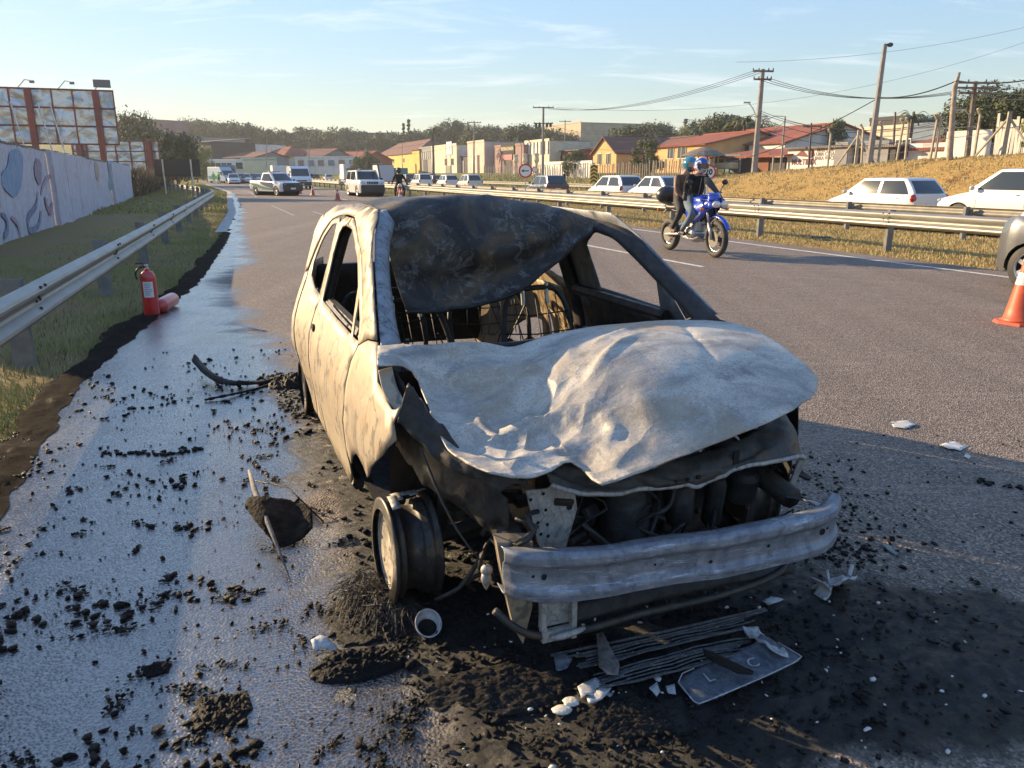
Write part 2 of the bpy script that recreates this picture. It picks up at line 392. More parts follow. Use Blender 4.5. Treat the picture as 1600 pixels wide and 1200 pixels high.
def strip(name, n0, n1, s0, s1, z, mat, step=6, nf=None, struct=True):
    mb = MB(); k = max(2, int((s1-s0)/step)+1); vs = []
    for j in range(k):
        s = s0+(s1-s0)*j/(k-1)
        for a in (n0, n1):
            n = a(s) if callable(a) else a
            x, y = NS(n, s); vs.append((x, y, z+TZ(n, s) if n > 13 else z))
    mb.add(vs, [(2*j, 2*j+1, 2*j+3, 2*j+2) for j in range(k-1)])
    o = mb.build(name, mat, fixn=False); return st(o) if struct else o
strip('far_road', 19.6, 28.3, -40, 168, .02, asphalt_far)
# worn white paint
def paint_mat(name, wear):
    m, N, L, B = newmat(name); v = coords(N)
    f = ramp(N, L, noise_node(N, L, v, 9, 8, .8), [(wear-.12, 0), (wear+.12, 1)])
    L.new(mix(N, L, f, (.17, .145, .125), (.62, .6, .55)), B.inputs['Base Color']); B.inputs['Roughness'].default_value = .8; return m
pm = paint_mat('worn_line_paint', .42); pm2 = paint_mat('very_worn_line_paint', .55)
strip('edge_line', 11.02, 11.14, 3, 150, .008, pm, 3)
nl = 7.55
for k in range(12):
    strip('lane_dash', nl+.08*k/1.0*.9, nl+.11+.08*k*.9, 10.8+k*12, 15.2+k*12, .008, pm if k < 8 else pm2, 2)
strip('worn_lane_line', 4.05, 4.15, 20, 33, .008, pm2, 2); strip('worn_lane_line', 3.0, 3.08, 30, 40, .008, pm2, 2)
strip('left_edge_line', lambda s: edgeL(s)+1.5, lambda s: edgeL(s)+1.6, 55, 130, .008, pm2, 4)
strip('far_road_line', 19.9, 20.02, 0, 160, .03, pm, 4); strip('far_road_line', 27.7, 27.85, 0, 160, .03, pm, 4)
# low concrete gutter along the far part of the left edge
gut = M('gutter_concrete', (.4, .39, .36), .8, c2=(.28, .27, .25), bmp=.2)
strip('gutter', lambda s: edgeL(s)-.28, lambda s: edgeL(s)+.02, 22, 120, .012, gut, 4)
# dark wet mud strip between asphalt and grass
mud, N, L, B = newmat('wet_mud'); v = coords(N)
L.new(ramp(N, L, noise_node(N, L, v, 12, 7, .8), [(.35, (.008, .007, .006)), (.7, (.035, .028, .022))]), B.inputs['Base Color'])
L.new(ramp(N, L, noise_node(N, L, v, 3, 5, .6), [(.30, .5), (.42, 1)]), B.inputs['Roughness'])
B.inputs['Specular IOR Level'].default_value = .05; bump(N, L, B, noise_node(N, L, v, 25, 7, .8), .8, .03)
def mudstrip():
    mb = MB(); ss_ = np.arange(-2, 22, .06); vs = []; q = 14
    for s in ss_:
        e = edgeL(s); wd = (.42+.28*fb(s*.9, 3, 3)+.12*fb(s*5, 3, 3))*interp([(-2, 1.0), (3.5, .5), (5, .22), (7, .2), (8.5, .38), (14, .35), (22, .15)], s)
        for i in range(q):
            t = i/(q-1); n = e+.12+.05*fb(s*3, 1, 8)-(wd+.15)*t; x, y = NS(n, s)
            vs.append((x, y, .008+.035*abs(fb(x*6, y*6, 4))*math.sin(t*PI)-.05*(t > .99)))
    mb.add(vs, [(j*q+i, j*q+i+1, (j+1)*q+i+1, (j+1)*q+i) for j in range(len(ss_)-1) for i in range(q-1)])
    st(mb.build('mud_strip', mud, smooth=True, fixn=False))
mudstrip()

# --- grass blades (stuff)
def blades(name, pts, h, w, mats, label, lean=.5):
    pts = np.asarray(pts); k = len(pts)
    a = RNG.uniform(0, 2*PI, k); hh = h*RNG.uniform(.45, 1.25, k); la = RNG.uniform(0, 2*PI, k); ll = hh*RNG.uniform(0, lean*2, k)
    V = np.zeros((k, 3, 3)); dx = np.cos(a)*w/2; dy = np.sin(a)*w/2
    V[:, 0, 0] = pts[:, 0]-dx; V[:, 0, 1] = pts[:, 1]-dy; V[:, 1, 0] = pts[:, 0]+dx; V[:, 1, 1] = pts[:, 1]+dy
    V[:, 2, 0] = pts[:, 0]+np.cos(la)*ll; V[:, 2, 1] = pts[:, 1]+np.sin(la)*ll
    V[:, 0, 2] = V[:, 1, 2] = pts[:, 2]-.02; V[:, 2, 2] = pts[:, 2]+hh
    me = bpy.data.meshes.new(name); me.vertices.add(k*3); me.vertices.foreach_set('co', V.ravel())
    me.loops.add(k*3); me.loops.foreach_set('vertex_index', np.arange(k*3, dtype=np.int32))
    me.polygons.add(k); me.polygons.foreach_set('loop_start', np.arange(0, k*3, 3, dtype=np.int32))
    for m in mats: me.materials.append(m)
    me.polygons.foreach_set('material_index', (pts[:, 3].astype(np.int32))); me.update(); me.validate()
    o = bpy.data.objects.new(name, me); COL.objects.link(o)
    if label: tag(o, label, 'grass')
    o['kind'] = 'stuff'; return o
gg = [M('green_blade', (.21, .25, .07), .7), M('dull_blade', (.30, .275, .125), .8), M('straw_blade', (.36, .29, .14), .85), M('yellow_green_blade', (.24, .22, .06), .8), M('dark_blade', (.08, .085, .04), .8)]
def vz(n, s): return TZ(n, s)-.03
def scatter(k, n0, n1, s0, s1, sp=1.0, keep=None, pick=None, power=1.6):
    out = []
    for _ in range(k):
        s = s0+(s1-s0)*random.random()**power
        a = n0(s) if callable(n0) else n0; b = n1(s) if callable(n1) else n1
        n = a+(b-a)*random.random(); x, y = NS(n, s)
        c = fb(x*.7, y*.7, 11, 3)
        if keep and random.random() > keep(n, s, c): continue
        z = vz(n, s)
        if -12 < n < edgeL(s) and n < 10: z += .05*fb(x*.7, y*.7, 5)*min(1, (edgeL(s)-n))
        out.append((x, y, z, pick(c, n, s)))
    return out
def pl_(c, n, s):
    r = random.random()
    if c > .15: return 0 if r < .5 else (1 if r < .8 else 3)
    if c > -.1: return 0 if r < .2 else (1 if r < .65 else (2 if r < .85 else 4))
    return 1 if r < .4 else (2 if r < .8 else 4)
blades('verge_grass', scatter(125000, lambda s: edgeL(s)-3.4, lambda s: edgeL(s)-.10, 1.5, 38,
       keep=lambda n, s, c: max(.45, min(1, .5+1.8*c+.3))*(1-.8*ss(edgeL(s)-1.6, edgeL(s)-2.8, n)), pick=pl_, power=1.9), .05, .010, gg, 'short mixed green and brown grass along the left guardrail')
def pr_(c, n, s):
    r = random.random(); return 2 if r < .62 else (3 if r < .8 else 1)
blades('median_grass', scatter(100000, 11.8, 19.4, 3, 75, keep=lambda n, s, c: min(1, .7+c), pick=pr_, power=1.5), .07, .022, gg, 'short dry yellow grass on the median between the guardrails')
blades('bank_grass', scatter(70000, 28.5, 40, 2, 62, keep=lambda n, s, c: min(1, .6+c), pick=lambda c, n, s: 2 if random.random() < .75 else (3 if n > 35 else 2), power=1.2), .11, .05, gg, 'dry straw coloured grass on the bank beyond the far road')
blades('far_verge_grass', scatter(16000, 29, 44, 50, 130, keep=lambda n, s, c: min(1, .8+c), pick=lambda c, n, s: random.choice((0, 3, 3, 1)), power=1), .22, .12, gg, 'green and yellow grass strip in front of the distant shops')
blades('sunny_left_grass', scatter(30000, lambda s: edgeL(s)-9, lambda s: edgeL(s)-.3, 34, 125, keep=lambda n, s, c: min(1, .8+c), pick=lambda c, n, s: random.choice((0, 3, 3, 2)), power=1.3), .10, .05, gg, 'sunlit yellow green grass beyond the end of the painted wall')
# ================================================================= THE BURNT CAR
def pip(p, poly):
    x, y = p; c = False; n = len(poly)
    for i in range(n):
        x1, y1 = poly[i]; x2, y2 = poly[i-1]
        if (y1 > y) != (y2 > y) and x < (x2-x1)*(y-y1)/(y2-y1)+x1: c = not c
    return c
def densify(poly, st_):
    out = []
    for i, a in enumerate(poly):
        b = poly[(i+1) % len(poly)]; d = math.dist(a, b); k = max(1, int(d/st_))
        out += [(a[0]+(b[0]-a[0])*t/k, a[1]+(b[1]-a[1])*t/k) for t in range(k)]
    return out
def smooth_poly(poly, k=2):
    for _ in range(k):
        n = len(poly); q = []
        for i in range(n):
            a, b = poly[i], poly[(i+1) % n]
            q += [(a[0]*.75+b[0]*.25, a[1]*.75+b[1]*.25), (a[0]*.25+b[0]*.75, a[1]*.25+b[1]*.75)]
        poly = q
    return poly
def sheet(mb, outer, holes, step, fn):
    loops = [densify(outer, step)]+[densify(h, step) for h in holes]
    V = []; E = []
    for lp in loops:
        o = len(V); V += lp; E += [(o+i, o+(i+1) % len(lp)) for i in range(len(lp))]
    xs_ = [p[0] for p in loops[0]]; ys_ = [p[1] for p in loops[0]]
    bd = [p for lp in loops for p in lp]; bda = np.array(bd)
    y = min(ys_)+step/2; r = 0
    while y < max(ys_):
        x = min(xs_)+step/2*(1+(r % 2))
        while x < max(xs_):
            if pip((x, y), outer) and not any(pip((x, y), h) for h in holes) and np.min((bda[:, 0]-x)**2+(bda[:, 1]-y)**2) > (step*.55)**2: V.append((x, y))
            x += step
        y += step*.9; r += 1
    res = delaunay_2d_cdt([Vector(p) for p in V], E, [], 0, 1e-6)
    vv = [(p.x, p.y) for p in res[0]]; fs = []
    for f in res[2]:
        c = (sum(vv[i][0] for i in f)/3, sum(vv[i][1] for i in f)/3)
        if pip(c, outer) and not any(pip(c, h) for h in holes): fs.append(tuple(f))
    return mb.add([fn(*p) for p in vv], fs)

def burnt(name, base, alt, dark, rough=.55, metal=.15, swirl=3.0, sp=.45, bmp=.12, darkamt=.35, rust=None, vein=.5):
    m, N, L, B = newmat(name); v = coords(N)
    n1 = noise_node(N, L, v, swirl, 6, .55, 3.5); n2 = noise_node(N, L, v, swirl*2.2, 8, .7, 1.2); n3 = noise_node(N, L, v, 60, 5, .8)
    c = mix(N, L, ramp(N, L, n1, [(.35, 0), (.65, 1)]), base, alt)
    wv = N.new('ShaderNodeTexWave'); wv.inputs['Scale'].default_value = swirl*.9; wv.inputs['Distortion'].default_value = 14; wv.inputs['Detail'].default_value = 4; wv.inputs['Detail Scale'].default_value = 1.6
    L.new(v, wv.inputs['Vector'])
    c = mix(N, L, ramp(N, L, wv.outputs[0], [(.0, vein), (.16, 0)]), c, dark)
    c = mix(N, L, ramp(N, L, n2, [(sp+.07, 0), (sp+.22, darkamt)]), c, dark)
    if rust: c = mix(N, L, ramp(N, L, noise_node(N, L, v, swirl*1.3, 5, .6, 1), [(.56, 0), (.72, .8)]), c, rust)
    c = mix(N, L, ramp(N, L, n3, [(.45, 0), (.75, .28)]), c, dark)
    L.new(c, B.inputs['Base Color']); B.inputs['Metallic'].default_value = metal
    L.new(ramp(N, L, n2, [(.3, rough-.15), (.7, rough+.2)]), B.inputs['Roughness'])
    bump(N, L, B, mix(N, L, .5, n2, n3), bmp, .006)
    return m
gold = burnt('scorched_beige_steel', (.36, .29, .20), (.30, .245, .175), (.12, .105, .088), swirl=3.2, rust=(.31, .205, .11), vein=.9, darkamt=.35, bmp=.2)
ashy = burnt('ash_white_steel', (.60, .585, .55), (.34, .35, .36), (.13, .135, .14), swirl=2.6, darkamt=.8, bmp=.3, rust=(.36, .29, .20))
bluea = burnt('blue_grey_scale_steel', (.20, .215, .235), (.12, .13, .145), (.04, .042, .045), swirl=4, metal=.2, bmp=.2, vein=.1)
soot = burnt('sooty_steel', (.012, .012, .013), (.026, .024, .023), (.004, .004, .004), rough=.6, swirl=5, bmp=.4, darkamt=.6)
sootb = burnt('brown_sooty_steel', (.042, .032, .025), (.022, .02, .019), (.012, .011, .011), rough=.6, swirl=5, bmp=.4)
innerg = burnt('inner_ochre_steel', (.46, .33, .17), (.20, .14, .08), (.02, .018, .016), swirl=5, bmp=.4, darkamt=.9, sp=.40)
# roof: blue-black soot with brown bare patches and white ash fringes
def roofmat():
    m, N, L, B = newmat('sooty_roof_steel'); v = coords(N)
    n1 = noise_node(N, L, v, 4.2, 3, .5, .8)
    c = ramp(N, L, n1, [(.38, (.018, .017, .017)), (.49, (.034, .032, .031)), (.535, (.055, .052, .048)), (.56, (.066, .052, .038)), (.66, (.11, .082, .052)), (.80, (.055, .045, .036))])
    n2 = noise_node(N, L, v, 3.2, 9, .78, .6)
    cont = ramp(N, L, noise_node(N, L, v, 5.5, 5, .6, 1.0), [(.47, 0), (.50, .5), (.53, 0), (.59, 0), (.61, .45), (.64, 0)])
    f = mix(N, L, 1, cont, ramp(N, L, n2, [(.47, 0), (.56, 1)]), 'MULTIPLY')
    f = mix(N, L, 1, f, ramp(N, L, noise_node(N, L, v, 2.3, 8, .8, .4), [(.57, 0), (.62, .5), (.66, .2), (.72, .7)]), 'LIGHTEN')
    c = mix(N, L, f, c, (.24, .24, .235))
    n4 = noise_node(N, L, v, 90, 4, .8); c = mix(N, L, ramp(N, L, n4, [(.55, 0), (.8, .35)]), c, (.16, .16, .16))
    # ash stays on the upper faces
    ge = N.new('ShaderNodeNewGeometry'); sx = N.new('ShaderNodeSeparateXYZ'); L.new(v, sx.inputs[0])
    up = ramp(N, L, sx.outputs[2], [(.0, 0), (1, 1)])
    mr = N.new('ShaderNodeMapRange'); mr.inputs[1].default_value = 1.30; mr.inputs[2].default_value = 1.395; L.new(sx.outputs[2], mr.inputs[0])
    mm = N.new('ShaderNodeMath'); mm.operation = 'MULTIPLY_ADD'; L.new(n2, mm.inputs[0]); mm.inputs[1].default_value = 1.6; mm.inputs[2].default_value = -.62
    mq = N.new('ShaderNodeMath'); mq.operation = 'MULTIPLY'; L.new(mm.outputs[0], mq.inputs[0]); L.new(mr.outputs[0], mq.inputs[1]); mq.use_clamp = True
    c = mix(N, L, mq.outputs[0], c, (.26, .28, .30))
    L.new(c, B.inputs['Base Color']); L.new(ramp(N, L, n1, [(.4, .58), (.6, .8)]), B.inputs['Roughness']); B.inputs['Specular IOR Level'].default_value = .35; B.inputs['Metallic'].default_value = .1
    bump(N, L, B, mix(N, L, .5, n2, n4), .4, .008); return m
roofm = roofmat()
def hoodmat():
    m, N, L, B = newmat('ashen_hood_steel'); v = coords(N)
    sx = N.new('ShaderNodeSeparateXYZ'); L.new(v, sx.inputs[0])
    n1 = noise_node(N, L, v, 2.2, 6, .6, .5); n2 = noise_node(N, L, v, 6, 9, .78, .3); n3 = noise_node(N, L, v, 120, 3, .8)
    str_ = noise_node(N, L, v, 2.4, 8, .68, .35, stretch=(1, 2.6, 1))
    c = mix(N, L, ramp(N, L, str_, [(.36, 0), (.56, 1)]), (.21, .205, .195), (.50, .46, .395))
    c = mix(N, L, ramp(N, L, n2, [(.54, 0), (.64, .75)]), c, (.13, .135, .14))
    c = mix(N, L, ramp(N, L, n1, [(.50, 0), (.64, .85)]), c, (.30, .245, .17))
    # scorched brown patch along the rear edge, left of centre
    d = N.new('ShaderNodeVectorMath'); d.operation = 'DISTANCE'; L.new(v, d.inputs[0]); d.inputs[1].default_value = (.27, .10, .9)
    dm = N.new('ShaderNodeMath'); dm.operation = 'MULTIPLY_ADD'; L.new(n2, dm.inputs[0]); dm.inputs[1].default_value = .25; L.new(d.outputs['Value'], dm.inputs[2])
    c = mix(N, L, ramp(N, L, dm.outputs[0], [(.16, .7), (.34, 0)]), c, (.38, .22, .10))
    c = mix(N, L, ramp(N, L, n3, [(.50, 0), (.62, .55)]), c, (.17, .165, .16)); c = mix(N, L, ramp(N, L, noise_node(N, L, v, 46, 6, .85), [(.58, 0), (.66, .6)]), c, (.62, .61, .59))
    L.new(c, B.inputs['Base Color']); B.inputs['Metallic'].default_value = .12
    L.new(ramp(N, L, n2, [(.3, .36), (.7, .62)]), B.inputs['Roughness'])
    vcr = N.new('ShaderNodeTexVoronoi'); vcr.inputs['Scale'].default_value = 5.5; vcr.inputs['Randomness'].default_value = 1; L.new(mix(N, L, .12, v, noise_node(N, L, v, 3, 4)), vcr.inputs['Vector'])
    xm = N.new('ShaderNodeMapRange'); xm.inputs[1].default_value = .05; xm.inputs[2].default_value = -.25; L.new(sx.outputs[0], xm.inputs[0])
    cf = mix(N, L, xm.outputs[0], 0.0, vcr.outputs['Distance'])
    b1 = bump(N, L, B, cf, 1.0, .06); b2 = N.new('ShaderNodeBump'); b2.inputs['Strength'].default_value = .6; b2.inputs['Distance'].default_value = .004; L.new(mix(N, L, .55, n2, n3), b2.inputs['Height']); L.new(b1.outputs[0], b2.inputs['Normal']); L.new(b2.outputs[0], B.inputs['Normal']); return m
hoodm = hoodmat()

car = T('burnt_car', 'burnt out wreck of a small hatchback with buckled pale hood, standing on the wet asphalt', 'burnt car', (CAR_O[0], CAR_O[1], 0), math.atan2(.365, .931))
ZPF = [(.05, .77), (.2, .79), (.35, .812), (.5, .83), (.65, .82), (.78, .79), (.86, .76), (1.0, .715), (1.15, .665), (1.25, .625), (1.32, .575), (1.37, .5), (1.40, .40)]
def xsd(f, z):
    x = interp(ZPF, z)
    if f < -2.3: x -= .22*((-2.3-f)/.75)**2
    x += .025*math.exp(-((f+2.35)/.3)**2-((z-.5)/.25)**2)
    if f > 0: x -= .10*(f/.5)**2
    return x
def dent(f, z): return .006*fb(f*2.5, z*2.5, 3, 2)+.002*fb(f*9, z*9, 1, 2)
def sideR(off=0): return lambda f, z: (-(xsd(f, z)+dent(f, z)-off), -f, z)
def sideL(off=0): return lambda f, z: ((xsd(f, z)+dent(f, z)-off), -f, z)
def panel(name, outer, holes, mat, fn, step=.06, th=.006, label=None, smooth=True):
    mb = MB(); sheet(mb, outer, holes, step, fn)
    return mb.build(name, mat, car, smooth=smooth, solid=th, label=label)
FRONTWIN = [(-1.50, 1.247), (-1.575, 1.235), (-1.605, 1.205), (-1.587, 1.104), (-1.585, .989), (-1.555, .866), (-1.191, .857), (-.905, .852), (-.70, .847), (-.765, .952), (-.805, 1.033), (-.98, 1.140), (-1.148, 1.200), (-1.319, 1.24)]
TRI = [(-.665, .847), (-.745, 1.0), (-.61, .924), (-.535, .850)]
REARWIN = [(-1.76, 1.245), (-1.90, 1.225), (-2.02, 1.15), (-2.10, 1.06), (-2.17, 1.0), (-2.13, .93), (-1.90, .885), (-1.655, .872), (-1.685, .978), (-1.707, 1.093), (-1.737, 1.207)]
FENDER = [(-.508, .838), (-.44, .865), (-.38, .885), (-.24, .906), (-.222, .897), (-.147, .846), (-.08, .80), (.04, .789), (.146, .764), (.186, .774), (.211, .795), (.182, .73), (.221, .686), (.117, .599), (-.089, .471), (-.201, .400), (-.25, .43), (-.37, .44), (-.488, .385), (-.60, .31), (-.655, .33), (-.662, .362), (-.59, .558), (-.566, .672), (-.55, .768)]
FDOOR = [(-.516, .838), (-.573, .93), (-.664, 1.015), (-.892, 1.148), (-1.16, 1.235), (-1.40, 1.283), (-1.60, 1.285), (-1.70, 1.25), (-1.69, 1.1), (-1.665, .98), (-1.63, .862), (-1.678, .744), (-1.702, .67), (-1.70, .53), (-1.752, .37), (-1.89, .13), (-.83, .13), (-.70, .23), (-.672, .362), (-.598, .558), (-.574, .672), (-.557, .768)]
RDOOR = [(-1.710, 1.262), (-1.78, 1.275), (-1.95, 1.245), (-2.08, 1.16), (-2.2, 1.04), (-2.26, .95), (-2.24, .6), (-2.12, .42), (-2.06, .13), (-1.90, .13), (-1.762, .37), (-1.71, .53), (-1.712, .67), (-1.688, .744), (-1.64, .862), (-1.675, .98), (-1.70, 1.1)]
PILLAR = [(-.505, .846), (-.565, .935), (-.655, 1.026), (-.885, 1.158), (-1.155, 1.245), (-1.40, 1.294), (-1.60, 1.296), (-1.79, 1.285), (-1.96, 1.255), (-2.10, 1.165), (-2.22, 1.05), (-2.28, .95), (-2.4, .92), (-2.75, .95), (-2.6, 1.10), (-2.35, 1.25), (-2.1, 1.325), (-1.556, 1.352), (-1.34, 1.352), (-1.054, 1.340), (-.93, 1.315), (-.84, 1.262), (-.72, 1.19), (-.586, 1.106), (-.45, 1.03), (-.337, .965), (-.245, .912), (-.38, .892)]
arch = [(-2.44+.33*math.cos(t), .19+.33*math.sin(t)) for t in np.linspace(.0, PI, 9)]
QUARTER = [(-2.285, .94), (-2.265, .6)]+[p for p in arch[1:]]+[(-2.80, .18), (-3.02, .2), (-3.10, .45), (-3.08, .8), (-2.98, .95), (-2.77, .94), (-2.4, .91)]
panel('front_fender', FENDER, [], gold, sideR(), .05, label='scorched beige fender torn open over the front wheel')
panel('front_door', FDOOR, [FRONTWIN, TRI], gold, sideR())
panel('rear_door', RDOOR, [REARWIN], gold, sideR())
panel('roof_pillar', PILLAR, [], gold, sideR(-.004), .05)
panel('rear_quarter_panel', QUARTER, [], gold, sideR())
# far side: outer skins ash grey, inner skins sooty
grey2 = bluea
FEN2 = [(-.508, .838), (-.38, .885), (-.20, .89), (.02, .84), (.16, .76), (.235, .66), (.245, .50), (.19, .40), (.12, .46), (.0, .48), (-.2, .46), (-.36, .30), (-.655, .30), (-.59, .558), (-.55, .768)]
panel('front_fender', FEN2, [], soot, sideL(), .06, label='blackened fender on the far side of the wreck')
FW2 = [(-1.34, 1.14), (-1.36, 1.12), (-1.33, .885), (-1.0, .878), (-.71, .872), (-.69, 1.0), (-.86, 1.10), (-1.04, 1.19), (-1.2, 1.21)]
panel('front_door', FDOOR, [FW2], bluea, sideL(), label='front door on the far side, blackened inside')
panel('rear_door', RDOOR, [REARWIN], gold, sideL())
panel('roof_pillar', [(f, z-.06*ss(-.4, -1.1, f)*0) for f, z in PILLAR if z < 1.33] , [], burnt('light_scale_pillar_steel', (.30, .32, .35), (.19, .20, .22), (.06, .06, .065), swirl=6, bmp=.3, vein=.1), sideL(-.004), .05, label='bluish grey windscreen pillar on the far side')
panel('rear_quarter_panel', QUARTER, [], gold, sideL())
def inset(poly, cx, cz, k): return [(cx+(f-cx)*k, cz+(z-cz)*k) for f, z in poly]
INF = [(-.6, .84), (-.62, .2), (-1.5, .2), (-1.5, .84)]
HOL = [[(-.8, .7), (-.9, .45), (-1.15, .42), (-1.2, .68)], [(-.72, .35), (-.75, .26), (-1.3, .26), (-1.3, .36)]]
for s_, fn in ((1, sideL(.07)), (-1, sideR(.07))):
    panel('door_inner_panel', INF, HOL, soot, fn, .07)
INR = [(-1.72, .84), (-1.72, .25), (-2.06, .25), (-2.2, .5), (-2.25, .84)]
panel('door_inner_panel', INR, [[(-1.85, .62), (-1.9, .45), (-2.05, .45), (-2.08, .66)]], innerg, sideL(.07), .07, label='ochre inner panel of the far rear door, lit by the sun')
panel('door_inner_panel', INR, [[(-1.85, .62), (-1.9, .45), (-2.05, .45), (-2.08, .66)]], soot, sideR(.07), .07)
# door window ledges, centre pillars
for sg in (-1, 1):
    mb = MB(); mb.tube([(sg*(xsd(f, .85)-.05), -f, .845) for f in np.linspace(-.6, -1.58, 8)], .03, 6); mb.build('window_ledge', sootb, car)
    mb = MB(); 
    def bp(a, b, sg=sg):
        z = .15+1.12*b; f = -1.62-.06*b+(a-.5)*(.17-.07*b); return (sg*(xsd(f, z)-.045-.03*math.sin(a*PI)), -f, z)
    mb.grid(bp, 6, 12); mb.build('centre_pillar', soot, car, smooth=True, solid=.05)
# windscreen pillar inner faces (blue-grey flaking)
for sg in (-1, 1):
    mb = MB()
    pts = [(-.20, .885), (-.337, .96), (-.586, 1.098), (-.72, 1.178), (-.86, 1.262), (-.98, 1.315), (-1.06, 1.335)]
    wd = [.10, .085, .075, .075, .085, .09, .08]
    def ap(a, b, sg=sg):
        f = float(np.interp(b*6, range(7), [p[0] for p in pts])); z = float(np.interp(b*6, range(7), [p[1] for p in pts])); w = float(np.interp(b*6, range(7), wd))
        if sg > 0: z -= .07*ss(.5, 1, b)
        x = xsd(f, min(z, 1.34))
        return (sg*(x-.012-w*a*.9), -(f-.03*a+.004*fb(a*6, b*12, sg)), z-.03*a*a+.012*math.sin(a*PI))
    mb.grid(ap, 7, 26); mb.build('windscreen_pillar', burnt('flaking_pillar_steel', (.26, .285, .315), (.17, .19, .215), (.02, .02, .021), swirl=9, bmp=.5, darkamt=.95, sp=.45, vein=0) if sg < 0 else sootb, car, smooth=True, solid=.03, label='bluish flaking windscreen pillar nearest the guardrail' if sg < 0 else None)

# collapsed roof sheet: net of control points, columns right to left, rows rear to front
RO = [
 [(-.44, -2.72, 1.13), (-.3, -2.75, 1.17), (-.15, -2.76, 1.20), (0, -2.77, 1.20), (.15, -2.76, 1.20), (.3, -2.75, 1.16), (.46, -2.72, 1.11)],
 [(-.49, -2.25, 1.28), (-.33, -2.25, 1.31), (-.16, -2.25, 1.33), (0, -2.25, 1.34), (.17, -2.25, 1.33), (.34, -2.25, 1.29), (.50, -2.25, 1.24)],
 [(-.52, -1.75, 1.345), (-.36, -1.75, 1.365), (-.2, -1.72, 1.375), (0.0, -1.7, 1.385), (.2, -1.7, 1.36), (.38, -1.7, 1.32), (.545, -1.7, 1.275)],
 [(-.545, -1.32, 1.35), (-.37, -1.28, 1.368), (-.2, -1.26, 1.388), (0.0, -1.24, 1.395), (.2, -1.24, 1.366), (.40, -1.24, 1.32), (.59, -1.25, 1.265)],
 [(-.545, -1.08, 1.335), (-.38, -1.10, 1.365), (-.2, -1.10, 1.388), (0.0, -1.10, 1.392), (.2, -1.10, 1.362), (.41, -1.10, 1.322), (.615, -1.12, 1.262)],
 [(-.53, -1.03, 1.27), (-.37, -1.02, 1.27), (-.19, -1.0, 1.28), (0.0, -1.0, 1.28), (.20, -1.0, 1.29), (.41, -1.05, 1.30), (.61, -1.10, 1.262)],
 [(-.515, -1.0, 1.13), (-.36, -.97, 1.11), (-.18, -.95, 1.13), (0.02, -.94, 1.15), (.21, -.95, 1.20), (.41, -1.02, 1.262), (.605, -1.08, 1.258)],
 [(-.49, -.99, 1.01), (-.33, -.99, .99), (-.16, -1.0, 1.0), (0.03, -.99, 1.04), (.215, -.98, 1.11), (.41, -1.01, 1.215), (.60, -1.06, 1.252)],
 [(-.462, -.95, .888), (-.31, -.93, .885), (-.145, -.92, .905), (0.045, -.92, .945), (.225, -.93, 1.045), (.405, -.98, 1.165), (.59, -1.03, 1.245)],
]
def cr1(P, t):
    n = len(P)-1; x = t*n; i = min(int(x), n-1); u = x-i
    a, b, c, d = (np.array(P[max(i-1, 0)]), np.array(P[i]), np.array(P[i+1]), np.array(P[min(i+2, n)]))
    return .5*((2*b)+(-a+c)*u+(2*a-5*b+4*c-d)*u*u+(-a+3*b-3*c+d)*u**3)
def roof_pt(a, b):
    rows = [cr1(r, a) for r in RO]; p = cr1([tuple(r) for r in rows], b)
    fr = ss(.5, .75, b)
    d = .014*fb(p[0]*4, p[2]*5, 4, 3)+.006*abs(fb(p[0]*9, p[2]*9, 8, 3))
    w = d*(1 if .02 < a < .98 else .3)
    if b > .985 or b < .01: w *= .4
    return (p[0], -(p[1]+w*1.2*fr), p[2]+w*(1-fr)+ (.012*fb(a*7, 0, 5) if b > .97 else 0))
mb = MB(); mb.grid(roof_pt, 70, 120); roof = mb.build('roof', roofm, car, smooth=True, solid=.004, label='sooty roof sheet sagging down into the empty windscreen opening')
mb = MB(); mb.tube([(lambda p: (p[0], p[1]+.006, p[2]-.006))(roof_pt(a, 1)) for a in np.linspace(.0, 1, 40)], .011, 6); mb.build('roof_front_edge', soot, roof, smooth=True)
# rear end: header, tailgate, rear bumper bar
mb = MB(); mb.grid(lambda a, b: ((a-.5)*1.22, 3.06-.12*b-.04*math.sin(a*PI)*-1, .28+.62*b), 12, 8); mb.build('tailgate', soot, car, smooth=True, solid=.04)
mb = MB(); mb.tube([(x, 2.76, 1.12+.05*math.cos(x*2)) for x in np.linspace(-.46, .46, 8)], .028, 6); mb.build('rear_header', soot, car)
